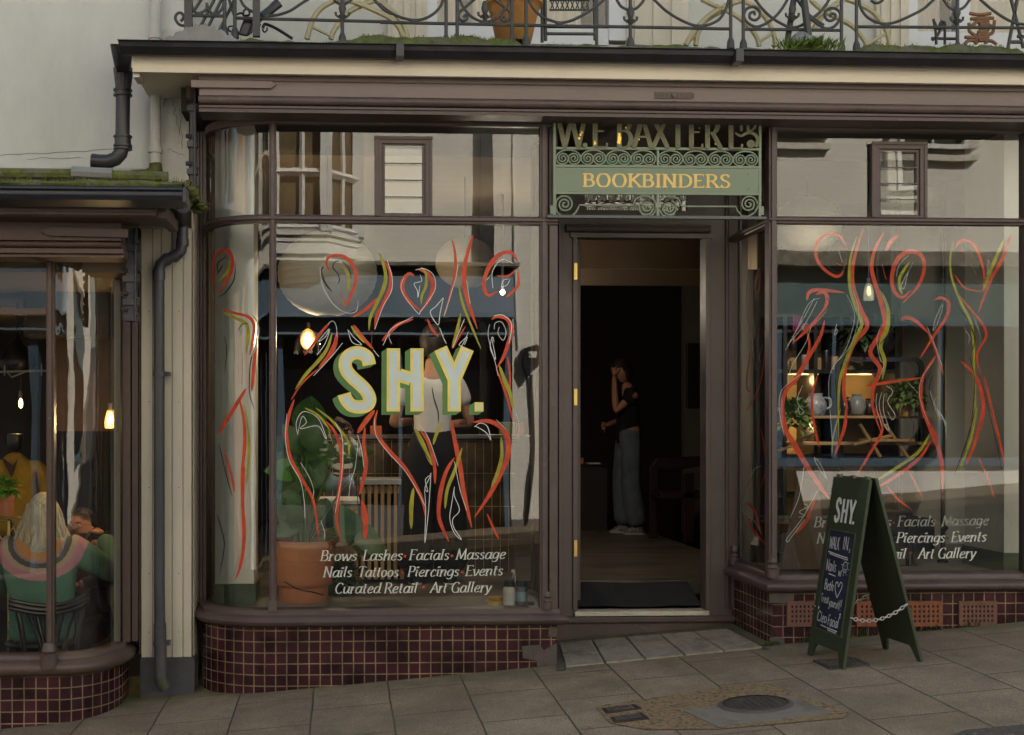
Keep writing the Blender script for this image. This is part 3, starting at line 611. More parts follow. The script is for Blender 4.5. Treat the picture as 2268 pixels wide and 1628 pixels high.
# frame: posts, transoms
def post(b, x, y, w, z0, z1, nb=True, d=.05, side=1):
    b.box(x - w/2, x + w/2, y - .012, y + d, z0, z1); b.box(x - w/4, x + w/4, y - .026, y - .0121, z0 + .0, z1)
def foot(b, x, y, z, s=1.0, dome=True):
    b.lathe([(.0355*s,0),(.0355*s,.05*s),(.030*s,.054*s),(.034*s,.062*s),(.030*s,.074*s),(.022*s,.08*s),(.030*s,.088*s),(.032*s,.094*s),(.026*s,.10*s),(.022*s,.13*s)], (x, y, z), 12)
wn = MB(); ztop, zt1, zt0 = FZB + .03, Z(479,0,1000), Z(497,0,1000)
xm = X(604, 0)
post(wn, xm, 0, .040, ZS - .005, ztop); post(wn, X(1204), 0, .046, ZS - .005, ztop)
wn.box(X(1221)-.012, XC, -.004, .05, ZS-.01, ztop)
# left pilaster strips at the start of the curve
x0 = SX0
for k, (dx, w_, yy) in enumerate(((.0, .022, .40), (.026, .016, .39), (.046, .020, .375))):
    wn.box(x0 + dx, x0 + dx + w_, yy, .52, ZS - .01, ztop)
# transom bar
tp = [(.0, zt0), (.018, zt0), (.020, zt0+.012), (.030, zt0+.018), (.030, zt1-.012), (.018, zt1-.006), (.016, zt1), (-.03, zt1), (-.03, zt0)]
wn.sweep([(p[0], p[1], p[2], p[3]) for p in LP] + [(XC+.0, 0, 0, -1)], tp, closed=True)
wn.sweep([(p[0], p[1], p[2], p[3]) for p in LP] + [(XC, 0, 0, -1)], [(-.02, ztop), (.02, ztop), (.02, ztop-.045), (-.02, ztop-.045)], closed=True)
W1 = wn.build("display_window", PURP, bld, bevel=.0025)
b = MB(); foot(b, X(1211), -.012, ZS-.005, .8); b.box(xm-.024, xm+.024, -.03, .03, ZS-.005, ZS+.06); b.build("post_foot", PURP, W1, smooth=True)
for (z0_, z1_) in ((ZS, zt0), (zt1, ztop)):
    b = MB(); b.quad((xm+.02, .012, z0_), (X(1204)-.02, .012, z0_), (X(1204)-.02, .012, z1_), (xm+.02, .012, z1_)); b.build("flat_pane", GLASS, W1)
    b = MB(); b.sweep(LP, [(-.012, z0_), (-.012, z1_)]); b.build("curved_pane", GLASSC, W1, smooth=True, angle=80)
# louvre vents
def louvre(par, u0, u1, v0, v1, us):
    x0, x1 = X(u0), X(u1); z1, z0 = Z(v0,0,us), Z(v1,0,us); b = MB(); t = .036
    for (a, c_, d, e) in ((x0,x0+t,z0,z1),(x1-t,x1,z0,z1)): b.box(a, c_, -.02, .03, d, e)
    b.box(x0+t, x1-t, -.02, .03, z1-t, z1); b.box(x0+t, x1-t, -.02, .03, z0, z0+.012)
    for (a, c_, d, e) in ((x0+t,x0+t+.018,z0+.012,z1-t),(x1-t-.018,x1-t,z0+.012,z1-t)): b.box(a, c_, -.008, .02, d, e)
    b.box(x0+t+.018, x1-t-.018, -.008, .02, z1-t-.018, z1-t)
    b.box(x0-.008, x1+.008, -.028, -.0201, z1-.012, z1+.006); b.box(x0-.006, x0+.012, -.026, -.0201, z0, z1-.012); b.box(x1-.012, x1+.006, -.026, -.0201, z0, z1-.012)
    o = b.build("louvre_vent", PURP, par, bevel=.002)
    s_ = MB(); e_ = MB(); n = 4; h = (z1 - t - .018 - z0 - .014) / n
    for k in range(n):
        a = z0 + .014 + h*k; s_.quad((x0+t+.018, -.016, a), (x1-t-.018, -.016, a), (x1-t-.018, -.013, a+h+.006), (x0+t+.018, -.013, a+h+.006))
        e_.box(x0+t+.012, x1-t-.012, -.0195, -.014, a-.002, a+.004)
    s_.build("glass_slat", glass_mat("louvre_glass", .08, .0008), o); e_.build("slat_edge", M("slat_edge_dark", (.05,.06,.06), .3, .2, 9), o)
louvre(W1, 832, 955, 306, 480, 890)

# ---- right bay
ZR = Z(1276, 0, 1990); zr_ = lambda v: Z(v, 0, 1990); u_ = 1990
profR = [(-.06, zr_(1266)), (.0, zr_(1270)), (.012, zr_(1274)), (.014, zr_(1283)), (.030, zr_(1285)), (.045, zr_(1289)), (.055, zr_(1296)), (.048, zr_(1304)), (.018, zr_(1310)), (-.03, zr_(1310))]
RPATH = [(XD, .80, -1, 0), (XD, .0, -1, -1), (XR, 0, 0, -1)]
b = MB(); b.sweep(RPATH, profR); b.build("window_sill", PURP, bld, smooth=True, angle=50)
r2 = MB(); r2.sweep([(XD, .82, -1, 0), (XD, 0, -1, 0)], [(-.005, zr_(1310)+.002), (-.005, zr_(1310)-.62)], uv=True)
r2.sweep([(XD-.0, -.0, 0, -1), (XR, 0, 0, -1)], [(-.005, zr_(1310)+.002), (-.005, zr_(1310)-.62)], uv=True)
rs2 = r2.build("stall_riser", TILE, bld)
b = MB(); patch(b, [(1703,1313),(1757,1313),(1757,1338),(1703,1335)]); patch(b, [(1704,1412),(1736,1412),(1738,1438),(1704,1438)]); b.build("cement_patch", CEM, rs2, bevel=.003)
AIRB = M("air_brick_clay", (.24,.085,.045), .85, .2, 12, .3, 90, col2=(.16,.07,.045), c2=(.5,.7)); AIRB2 = M("pale_air_brick_clay", (.165,.08,.06), .85, .15, 12, .3, 90)
def airbrick(u0, u1, v0, v1, mat):
    x0, x1 = X(u0), X(u1); z1, z0 = Z(v0,0,(u0+u1)/2), Z(v1,0,(u0+u1)/2); b = MB()
    nx_, nz_ = 8, 4; e = .018; wx = (x1-x0-2*e)/nx_; wz = (z1-z0-2*e)/nz_; y0 = -.014
    b.box(x0, x1, -.006, .02, z0, z1)
    for i in range(nx_+1):
        a = x0+e+wx*i; b.box(x0 if i==0 else a-wx*.27, x1 if i==nx_ else a+wx*.27, y0, -.0061, z0, z1)
    for j in range(nz_+1):
        a = z0+e+wz*j
        b.box(x0+.001, x1-.001, y0+.0012, -.0061, z0 if j==0 else a-wz*.25, z1 if j==nz_ else a+wz*.25)
    o = b.build("air_brick", mat, rs2)
    h = MB(); h.box(x0+e*.8, x1-e*.8, -.0085, -.0065, z0+e*.8, z1-e*.8); h.build("air_hole", M("hole_black", (.006,.005,.005), .9), o)
airbrick(1742, 1828, 1331, 1387, AIRB2); airbrick(1896, 1990, 1331, 1387, AIRB); airbrick(1993, 2086, 1331, 1387, AIRB); airbrick(2122, 2206, 1331, 1386, AIRB2)
wn = MB(); zt1r, zt0r = Z(482,0,1990), Z(498,0,1990)
post(wn, X(1711), 0, .05, ZR-.005, ztop); wn.box(XD-.026, XD+.02, .03, .07, ZR-.005, ztop)
wn.box(XD-.03, XD+.03, .76, .82, zr_(1268), ztop)
wn.sweep([(XD, .8, -1, 0), (XD, 0, -1, -1), (XR, 0, 0, -1)], [(.0, zt0r), (.018, zt0r), (.020, zt0r+.012), (.030, zt0r+.018), (.030, zt1r-.012), (.018, zt1r-.006), (.016, zt1r), (-.03, zt1r), (-.03, zt0r)], closed=True)
wn.box(XD, XR, -.02, .04, ztop-.045, ztop)
wn.box(X(2266), X(2266)+.05, -.03, .05, ZR, ztop)
W2_ = wn.build("display_window", PURP, bld, bevel=.0025)
b = MB(); foot(b, X(1711), -.004, ZR-.005, 1.0); foot(b, XD, .74, ZR-.005, .9); b.build("post_foot", PURP, W2_, smooth=True)
for (z0_, z1_) in ((ZR, zt0r), (zt1r, ztop)):
    b = MB(); b.quad((XD+.02, .012, z0_), (XR, .012, z0_), (XR, .012, z1_), (XD+.02, .012, z1_)); b.build("flat_pane", GLASS, W2_)
    b = MB(); b.quad((XD+.005, .78, z0_), (XD+.005, .05, z0_), (XD+.005, .05, z1_), (XD+.005, .78, z1_)); b.build("side_pane", glass_mat("side_glass", .06, .001), W2_)
louvre(W2_, 1930, 2048, 318, 483, 1990)

# ---- doorway
DY = .80
dz = lambda v: Z(v, DY, 1420); dx = lambda u: X(u, DY)
b = MB(); xi0, xi1 = dx(1278), dx(1562); xo0, xo1 = XC - .02, XD + .03
b.box(xo0, xi0, DY, DY+.12, dz(1352)-.05, ztop+.05); b.box(xi1, xo1, DY, DY+.12, dz(1352)-.05, ztop+.05)
b.box(xi0, xi1, DY, DY+.12, dz(526), dz(497))
DW = M("aubergine_door_paint", (.115,.090,.086), .42, .1, 4, .1, 70, col2=(.095,.07,.072), c2=(.5,.8))
dr = b.build("doorway", DW, bld)
b = MB()
# architrave and reeded jamb mouldings
for (ua, ub, pr) in ((1268,1278,.018),(1236,1241,.03),(1226,1232,.02),(1562,1571,.018),(1606,1611,.025),(1617,1622,.035),(1626,1631,.02),(1635,1640,.03)):
    b.box(dx(ua), dx(ub), DY-pr, DY-.001, dz(1350), dz(528) if ua in (1268,1562) else ztop)
b.box(dx(1262), dx(1577), DY-.02, DY-.001, dz(528), dz(517))
b.extx([(DY-.001,dz(517)),(DY-.045,dz(515)),(DY-.055,dz(510)),(DY-.05,dz(507)),(DY-.065,dz(504)),(DY-.06,dz(500)),(DY-.001,dz(499))], dx(1252), dx(1570))
b.build("architrave", DW, dr, bevel=.002)
b = MB(); b.box(xi0-.02, xi1+.02, DY-.03, DY+.12, dz(1363)+.0, dz(1353)); b.build("threshold", M("worn_white_sill", (.62,.58,.48), .6, .15, 10, .3, 60, col2=(.25,.2,.12), c2=(.6,.75)), dr, bevel=.004)
b = MB(); b.box(xo0, xo1, DY-.05, DY+.1, dz(1376), dz(1364)); b.box(xo0, xo1, DY-.02, DY+.1, dz(1376)-.5, dz(1376)-.002); b.build("step", PURP, dr, bevel=.004)
for v in (603, 880, 1213):
    b = MB(); b.box(dx(1270), dx(1277), DY-.026, DY-.0181, dz(v+18), dz(v-18)); 
    for q_ in (-12, 0, 12): b.tube([(dx(1273.5), DY-.029, dz(v+q_)), (dx(1273.5), DY-.026, dz(v+q_))], .004, 6)
    b.build("hinge", BRASS, dr)
b = MB(); b.box(dx(1279), dx(1279)+.045, DY+.13, DY+.95, dz(1345), dz(530)); b.build("door", PURP, dr, bevel=.003)
# glazed transom behind the sign
tz0, tz1 = dz(466), ztop+.05
b = MB(); b.box(xi0-.0, dx(1296), DY, DY+.1, dz(497)+.001, tz1); b.box(dx(1522), xi1, DY, DY+.1, dz(497)+.001, tz1); b.box(dx(1296), dx(1522), DY, DY+.1, dz(497)+.001, tz0)
fl = b.build("fanlight", DW, dr)
b = MB(); b.quad((dx(1296),DY+.02,tz0),(dx(1522),DY+.02,tz0),(dx(1522),DY+.02,tz1),(dx(1296),DY+.02,tz1)); b.build("pane", glass_mat("fanlight_glass", .12, .001), fl)
b = MB(); b.box(dx(1296), dx(1522), DY+.03, DY+.05, tz0, dz(444)); b.build("brown_panel", M("brown_board", (.24,.16,.09), .6, .1, 3), fl)
FAN = fl
b = MB(); b.box(1.64, 3.13, 2.0, 2.05, Z(595,2.0,1420), 3.41); b.build("ceiling_band", M("lit_ceiling_tan", (.30,.22,.14), .8, .06, 3), bld)  # tan panel added to stand for the lit band of ceiling
b = MB(); b.box(1.93, 3.13, 3.2, 3.25, Z(632,3.2,1420), 3.41); b.build("ceiling_band", M("dim_ceiling_brown", (.12,.085,.06), .8, .06, 3), bld)  # darker panel added for the dimmer part of the ceiling band
# wall piece between recess and interior above, ceiling of the recess
b = MB(); b.box(XC-.02, XD+.02, -.02, DY+.1, ztop+.005, ztop+.04); b.build("recess_ceiling", PURP, bld)
b = MB(); b.box(XC-.012, XC+.002, .05, DY, ZS-.01, ztop); b.build("bay_return", PURP, bld)
# beam carrying the upper storey
b = MB(); b.box(SX0-.05, XR+10, .08, UY, ztop+.045, zbm+.098); b.build("lintel", DARKW, bld)

# ---- interior shell
FL = Z(1352, .05, 1000)
b = MB(); fp_ = [(p[0] + .01 - .03*p[2], p[1] - .03*p[3]) for p in LP] + [(XC-.03, .03), (XC-.03, DY+.62), (3.14, DY+.62), (3.14, 7.6), (SX0+.02, 7.6)]
b.add([(x, y, z) for z in (FL, FL-.1) for x, y in fp_], [tuple(range(len(fp_))), tuple(range(2*len(fp_)-1, len(fp_)-1, -1))] + [(i, (i+1) % len(fp_), len(fp_) + (i+1) % len(fp_), len(fp_)+i) for i in range(len(fp_))]); b.build("floor", M("vinyl_floor", (.17,.14,.105), .35, .1, 3, .1, 30, col2=(.10,.08,.06), c2=(.5,.6), stretch=(.6,4,1)), kind='structure')
b = MB(); ZFR = Z(1262, .5, 1990); b.box(XD+.02, 7.0, .03, .95, ZFR-.3, ZFR); b.box(3.16, 7.0, .951, 3.35, ZFR-.3, ZFR); b.build("floor_platform", M("grey_vinyl", (.30,.29,.26), .4, .08, 5, col2=(.20,.19,.17), c2=(.5,.65), stretch=(3,.8,1)), kind='structure')
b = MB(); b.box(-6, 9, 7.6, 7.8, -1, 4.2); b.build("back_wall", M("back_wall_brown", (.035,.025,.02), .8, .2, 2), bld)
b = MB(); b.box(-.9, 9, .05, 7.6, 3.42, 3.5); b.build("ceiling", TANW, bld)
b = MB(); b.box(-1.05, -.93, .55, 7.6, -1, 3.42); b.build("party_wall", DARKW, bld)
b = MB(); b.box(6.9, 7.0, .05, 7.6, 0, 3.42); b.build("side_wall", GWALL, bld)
# grey partition with pictures behind the right bay
b = MB(); b.box(X(1985,3.0), 6.9, 3.0, 3.1, ZFR, 3.42); b.build("partition", GWALL, bld)
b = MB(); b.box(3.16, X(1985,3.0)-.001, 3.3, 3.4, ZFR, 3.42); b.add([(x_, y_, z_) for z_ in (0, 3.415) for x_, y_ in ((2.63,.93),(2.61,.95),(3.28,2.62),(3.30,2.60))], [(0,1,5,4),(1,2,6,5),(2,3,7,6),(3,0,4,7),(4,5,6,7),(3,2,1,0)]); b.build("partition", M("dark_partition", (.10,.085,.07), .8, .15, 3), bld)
b = MB(); b.box(X(2096,2.2), X(2146,2.2), 2.2, 2.999, ZFR, 3.42); b.build("pier", M("pale_grey_paint", (.52,.51,.47), .8, .05, 4), bld)
b = MB(); b.box(X(2224,.35), 5.2, .35, .85, ZFR+.12, 3.42); o = b.build("pier", WHITE, bld)
b = MB(); b.box(X(2220,.35), 5.2, .335, .87, ZFR, ZFR+.118); b.build("skirting", SAGE, o)
b = MB(); b.box(X(476,.36), X(562,.36), .37, .75, FL+.125, 3.42); o = b.build("pier", WHITE, bld)
b = MB(); b.box(X(473,.36), X(566,.36), .355, .77, FL, FL+.123); b.build("skirting", SAGE, o)
# inner tile ledge of the left bay
b = MB(); b.box(EX1-.1, XC-.03, .03, .62, FL+.001, FL+.006); b.build("ledge", M("grey_vinyl", (.30,.29,.26)), bld)
# exterior side walls of the building block
b = MB(); b.box(XR, 17, -.02, .3, -.5, Z(172,0)); b.build("neighbouring_wall", WALL, bld)
# ================================================================ left neighbour
YN = -.30
nb = thing("cafe_building", (-3, 1, -.3), "low bay-fronted neighbour on the left with brown fascia under a mossy lead roof", "building")
b = MB(); WY = .35
b.box(-14, X(415,WY), WY, WY+.3, Z(560,WY,300), 7.2); b.box(-14, X(415,WY), WY+.3, 1.6, 7.1, 7.2); b.build("upper_wall", WALL, nb)
b = MB(); b.box(X(357,.33), X(418,.33), .33, .349, Z(520,.33,300), Z(60,.3,300)); b.build("dirty_pier", WALL2, nb)
b = MB(); b.box(X(357,.3)-1.3, X(362,.3), .30, .349, Z(398,.3,300), Z(372,.3,300)); b.build("plinth_band", WALL2, nb)
# hairline cracks in the old render
random.seed(21); b = MB()
for (u0, v0, u1, v1) in ((338,190,345,270),(372,180,366,215),(392,185,380,215),(380,215,398,300),(398,240,404,330),(0,345,250,330),(60,352,180,349),(372,330,410,345),(366,215,362,240)):
    yv = .322 if u0 > 350 else .344
    n_ = 12; pts = [P(u0+(u1-u0)*i/n_+random.gauss(0,1.6 if abs(v1-v0) > 20 else .4), v0+(v1-v0)*i/n_+random.gauss(0,1.2), .327 if u0 > 350 else .347) for i in range(n_+1)]
    b.tube(pts, .0011, 4)
b.build("crack", M("crack_dark", (.10,.095,.08), .9), nb)
# white upright boards between the shops
b = MB(); yy = .16
xs = [312, 338, 357, 381, 405, 424]
zt_, zb_ = Z(505,yy,370), Z(1456,yy,370)
for a_, c_ in zip(xs[:-1], xs[1:]):
    b.box(X(a_,yy)+.0015, X(c_,yy)-.0015, yy + (.0 if xs.index(a_) % 2 else .004), .3, zb_, zt_)
bd = b.build("board_panel", CREAM2, nb, bevel=.003)
b = MB()
for v in (690, 890, 1080, 1270, 1400):
    for u in (330, 396): b.tube([(X(u,yy), yy-.002, Z(v,yy,370)), (X(u,yy), yy+.01, Z(v,yy,370))], .0035, 6)
b.build("screw", GREYB, bd)
b = MB(); b.box(X(310,yy), X(430,yy), yy+.01, .3, zb_-.4, zb_-.002); b.build("plinth", GREYB, nb)
b = MB(); b.box(X(424,yy)+.002, SX0+.01, .22, .5, zb_-.3, Z(430,yy,370)); b.build("corner_board", CREAM2, nb, bevel=.003)
# roof slab and moss
yz = lambda v, y, u=200: Z(v, y, u)
b = MB(); n0 = X(405,-.8)
zg = yz(413, -.82)
b.grid(lambda s,t: (-8 + (n0+8)*s, -.84 + 1.19*t, zg + .026 + .055*t + .004*math.sin(s*170)+.004*math.sin(s*61+t*5)), 200, 10)
for q_ in range(30): b.ball((n0 - .16*random.random() + .02, -.70+.9*random.random(), zg+.02+.04*random.random()), .02+.02*random.random(), .03, .014+.014*random.random(), 8, 6)
b.grid(lambda s,t: (-8 + (n0+8)*s, -.84 - .012*math.sin(t*3), zg - .002 + .028*t + .004*math.sin(s*170)*t+.004*math.sin(s*61)*t), 200, 2)
b.build("mossy_roof", MOSS, nb, smooth=True, angle=80)
random.seed(8); b = MB()
for k in range(4200):
    x = random.uniform(-2.6, n0+.05); tt = random.random()**2; pp = Vector((x, -.845+1.0*tt, zg+.028+.05*tt+random.uniform(-.02,.008))); h = random.uniform(.005,.02)
    b.add([pp, pp+Vector((.005,0,0)), pp+Vector((random.gauss(0,.007),random.uniform(-.01,.002),h))], [(0,1,2)])
b.build("moss_tufts", M("moss_tuft_green", (.12,.15,.028), .9, .5, 9), nb)
b = MB(); b.tube([(-8, -.80, zg+.068),(X(165,-.8), -.80, zg+.066)], .028, 8); b.tube([(X(240,-.8), -.80, zg+.062),(X(372,-.8), -.80, zg+.058)], .026, 8); b.build("mossy_lead_roll", MOSS, nb, smooth=True)
b = MB(); b.tube([(X(160,-.8), -.805, zg+.074),(X(250,-.8), -.805, zg+.066)], .032, 8); b.build("lead_roll", LEAD, nb, smooth=True)
b = MB(); y0 = -.88; g0, g1, g2, g3 = yz(413,y0), yz(419,y0), yz(432,y0), yz(441,y0)
b.extx([(y0+.04,g0),(y0,g0),(y0-.01,g1),(y0+.012,g1-.006),(y0+.012,g2+.004),(y0-.004,g2),(y0+.02,g3),(y0+.15,g3-.02),(y0+.15,g0)], -8, X(403,y0))
b.box(X(403,y0), X(411,y0), y0+.01, y0+.16, g3-.01, g0+.004)
b.build("gutter", M("blue_black_plastic", (.030,.035,.048), .38, .25, 6, .1, 60, col2=(.055,.06,.07), c2=(.55,.75), stretch=(.4,1,1)), nb, bevel=.003)
b = MB(); y1 = -.70; c0, c1, c2, c3 = yz(445,y1), yz(453,y1), yz(462,y1), yz(480,y1); xe = X(346,y1)
b.extx([(-.4,g3+.05),(y0+.12,g3-.0),(y1-.05,c0-.002),(y1-.03,c1+.012),(y1+.0,c1),(y1,c2-.018),(y1-.008,c2-.02),(y1-.008,c3+.010),(y1+.01,c3),(-.4,c3)], -8, xe)
b.box(xe+.001, xe+.05, y1+.03, -.2, c3-.0, c1)
b.build("cornice", PURPD, nb, bevel=.002)
b = MB(); ye = -.52; f = lambda v: yz(v, ye)
b.extx([(ye-.0,c3-.001),(ye,f(533)),(-.3,f(533)),(-.3,c3-.001)], -8, X(268,ye))
b.extx([(ye+.02,f(534))]+[(ye-.004-.024*math.sin(math.pi*k/8), (f(536)+f(549))/2+(f(536)-f(549))/2*math.cos(math.pi*k/8)) for k in range(9)]+[(-.3,f(549)),(-.3,f(534))], -8, X(268,ye))
b.extx([(ye+.0,f(550)),(ye+.0,f(561)),(ye+.02,f(563)),(ye+.02,f(569)),(-.28,f(569)),(-.28,f(550))], -8, X(273,ye))
fa = b.build("fascia", PURPD, nb, bevel=.002)
b = MB(); b.prism([(X(285,ye),f(507)),(X(108,ye),f(504)),(X(92,ye),f(514)),(X(108,ye),f(524)),(X(285,ye),f(527))], ye-.022, ye-.001); b.build("batten", PURPD, fa, bevel=.002)
b = MB(); b.box(X(268,ye)+.002, X(310,.15), -.30, .2, f(570), c3-.002); b.build("end_block", BLK, fa)
awning_arm(275, 306, 506, 712, -.36, nb)
# bay plan
NX0, NXE, NYE = X(120,YN), X(276,.12), .12
def npath(n=14):
    p = []; a_, b_ = NXE - NX0, NYE - YN
    for k in range(n + 1):
        th = math.pi/2 * (1 - k / n)
        x = NX0 + a_ * math.cos(th); y = NYE - b_ * math.sin(th); nx, ny = math.cos(th)/a_, -math.sin(th)/b_; L = math.hypot(nx, ny)
        p.append((x, y, nx/L, ny/L))
    return p
NP = npath(); NPF = [(-8, YN, 0, -1)] + NP + [(NXE, .30, 1, 0)]
nz = lambda v: Z(v, YN, 60); NZ = nz(1452)
b = MB(); b.sweep(NPF, [(-.06,nz(1448)),(0,nz(1450)),(.012,nz(1454)),(.014,nz(1462)),(.035,nz(1466)),(.055,nz(1474)),(.058,nz(1482)),(.05,nz(1490)),(.02,nz(1497)),(-.03,nz(1497))]); b.build("window_sill", PURPD, nb, smooth=True, angle=50)
b = MB(); b.sweep(NPF, [(-.005,nz(1497)+.002),(-.005,nz(1497)-.7)], uv=True); b.build("stall_riser", TILE, nb)
b = MB(); zt_ = f(569)+.02; xm2 = X(112,YN)
post(b, xm2, YN, .042, NZ, zt_); b.box(-8, xm2-.021, YN-.012, YN+.04, nz(697), nz(683))
b.box(NXE-.01, NXE+.035, .10, .3, NZ, zt_); b.box(NXE+.04, NXE+.075, .13, .3, NZ, zt_); b.box(NXE+.08, X(311,.16), .15, .3, NZ-.08, zt_)
wn = b.build("display_window", PURPD, nb, bevel=.0025)
b = MB(); b.box(NXE-.055, NXE-.022, .08, .16, NZ, zt_); b.build("cream_strip", CREAM2, wn)
b = MB(); b.lathe([(.048,-.02),(.048,.055),(.042,.06),(.034,.066),(.042,.075),(.036,.10),(.026,.12)], (xm2, YN-.03, NZ-.045), 14); b.build("post_foot", PURPD, wn, smooth=True)
b = MB(); b.quad((-8,YN+.012,NZ),(xm2-.02,YN+.012,NZ),(xm2-.02,YN+.012,zt_),(-8,YN+.012,zt_)); b.build("flat_pane", GLASSD, wn)
b = MB(); b.sweep([(p[0], p[1], p[2], p[3]) for p in NP], [(-.012,NZ),(-.012,zt_)]); b.build("curved_pane", glass_mat("neighbour_curved_glass", .08, .004, wscale=7), wn, smooth=True, angle=80)
# cafe interior shell
b = MB(); nf = NZ - .02
b.box(-8, -1.25, YN+.05, 5.5, nf-.62, nf-.45); b.build("cafe_floor", DARKW, kind='structure')
b = MB(); b.box(-8, -1.07, 4.5, 4.6, -1, 3.0); b.box(-1.2, -1.06, .7, 4.5, -1, 3.0); b.build("inner_wall", M("cafe_black_wall", (.016,.012,.011), .6, .3, 2), nb)
b = MB(); b.box(-8, -1.2, YN+.06, 4.5, Z(600,YN,60)+.0, Z(470,YN,60)); b.build("inner_ceiling", TANW, nb)
b = MB(); b.box(X(118,1.2), X(272,1.2), 1.2, 1.3, Z(955,1.2,200), Z(640,1.2,200)); b.build("inner_wall", M("cafe_brown_wall", (.10,.055,.03), .6, .3, 2), nb)

# ================================================================ rainwater pipes
y = .10
p1 = thing("downpipe", P(272, 350, y), "short dark cast iron downpipe with a left-turning elbow below the balcony corner", "drainpipe", "dark rainwater pipes")
r = .044; px = lambda u, v, yy=y: P(u, v, yy)
b = MB(); b.tube([px(273,165), px(271,325), px(267,340), px(256,352), px(240,358), px(222,358), px(203,356)], r*.96, 14); b.build("pipe", BLK, p1, smooth=True, angle=60)
b = MB(); b.tube([px(203.5,356), px(202.5,356)], r*.75, 12); b.build("pipe_mouth", M("hole_black", (.006,.005,.005), .9), p1)
b = MB()
for v in (200, 211, 303, 323, 330): b.tube([px(272,v-2), px(272,v+2)], r*1.25, 14)
b.tube([px(272,200), px(272,212)], r*1.1, 14); b.tube([px(272,302), px(272,326)], r*1.1, 14); b.build("socket", BLK, p1, smooth=True, angle=50)
b = MB(); c_ = px(270,112,-.25)
b.add([px(243,97,-.40), px(296,97,-.40), px(296,97,.1), px(243,97,.1), px(256,160,.04), px(289,160,.04), px(289,160,.15), px(256,160,.15)], [(0,1,5,4),(1,2,6,5),(2,3,7,6),(3,0,4,7),(0,3,2,1),(4,5,6,7)])
b.tube([px(273,150,.09), px(273,200)], [r*1.35, r], 14)
b.build("hopper", BLK, p1, bevel=.008)
y2 = .08; r2_ = .0325
p2 = thing("downpipe", G(352, 1528), "long dark plastic downpipe with a swan neck, in front of the cream boards", "drainpipe", "dark rainwater pipes")
p_ = lambda u, v: P(u, v, y2)
neck = [p_(404,478), p_(404,540), p_(401,556), p_(392,565), p_(366,576), p_(356,585), p_(352,600), p_(353,1300), p_(354,1400)]
b = MB(); b.tube(neck, r2_, 14); b.tube([p_(354,1395), p_(356,1495), p_(359,1512), p_(368,1524)], r2_*1.15, 14); b.build("pipe", PIPE, p2, smooth=True, angle=60)
b = MB()
for a_, c2_ in (((404,480),(404,500)), ((404,530),(404,545)), ((391,565.5),(382,569.5)), ((374,573),(366,576)), ((352,600),(352,620)), ((354,1380),(354,1394))): b.tube([p_(*a_), p_(*c2_)], r2_*1.14, 14)
b.tube([P(405,455,-.5), P(404,470,-.1), p_(404,490)], r2_*1.3, 12)
b.build("socket", PIPE, p2, smooth=True, angle=50)
b = MB()
for v in (828, 1425):
    b.tube([p_(353,v-5), p_(353,v+5)], r2_*1.16, 14); b.box(X(353,y2), X(376,y2), y2+.0, y2+.05, Z(v+5,y2,353), Z(v-5,y2,353))
b.build("bracket", PIPE, p2, smooth=True, angle=50)
b = MB(); b.tube([p_(356,1500), p_(359,1512), p_(368,1525)], r2_*1.2, 14); b.build("shoe", M("mossy_plastic", (.05,.055,.03), .7, .4, 14, .4, 60), p2, smooth=True)
p3 = thing("downpipe", P(344, 395, .28), "white painted downpipe with a mossy foot running up the pale wall", "drainpipe")
q_ = lambda u, v: P(u, v, .27)
b = MB(); b.tube([q_(344,-260), q_(344,372)], .050*.66, 14); 
for v in (78, 330): b.tube([q_(344,v-3), q_(344,v+9)], .042, 14)
b.build("pipe", WALL2, p3, smooth=True, angle=50)
b = MB(); b.tube([q_(344,362), q_(345,374), q_(340,382), q_(325,387), q_(292,388)], [.036,.042,.040,.034,.032], 12); b.build("shoe", MOSS, p3, smooth=True)
# weeds and litter at the foot of the pipe
random.seed(11)
b = MB()
for k in range(150):
    u = random.choice([random.uniform(300,335), random.uniform(375,440)]); pp = G(u, random.uniform(1519,1538)); s = random.uniform(.006,.018)
    a = random.uniform(0, 6.28); d = Vector((math.cos(a)*s, math.sin(a)*s*.6, random.uniform(0,.02))); n_ = Vector((-d.y, d.x, random.uniform(-.01,.01))) * .5
    pp.z += .004; b.quad(pp, pp + d + n_*.5, pp + d*1.6, pp + d - n_*.5)
b.build("dead_leaves", M("dead_leaf", (.10,.06,.03), .9, .4, 30), kind='stuff')
b = MB()
for k in range(240):
    u = random.choice([random.gauss(2080,60), random.gauss(1880,25), random.gauss(1790,8), random.gauss(1700,12)]); y_ = -.012; pp = P(u, 1400, y_); pp.z = gz(pp.x) - .002
    h = random.uniform(.01,.045)*(1 if abs(u-1880)>40 else 1.6); dxx = random.gauss(0,.014); w_ = .003
    b.quad(pp, pp + Vector((w_,0,0)), pp + Vector((dxx+w_*.3, random.uniform(-.03,0), h)), pp + Vector((dxx, random.uniform(-.03,0), h*.95)))
tag(b.build("weeds", M("weed_green", (.10,.13,.035), .8, .4, 30)), kind='stuff')

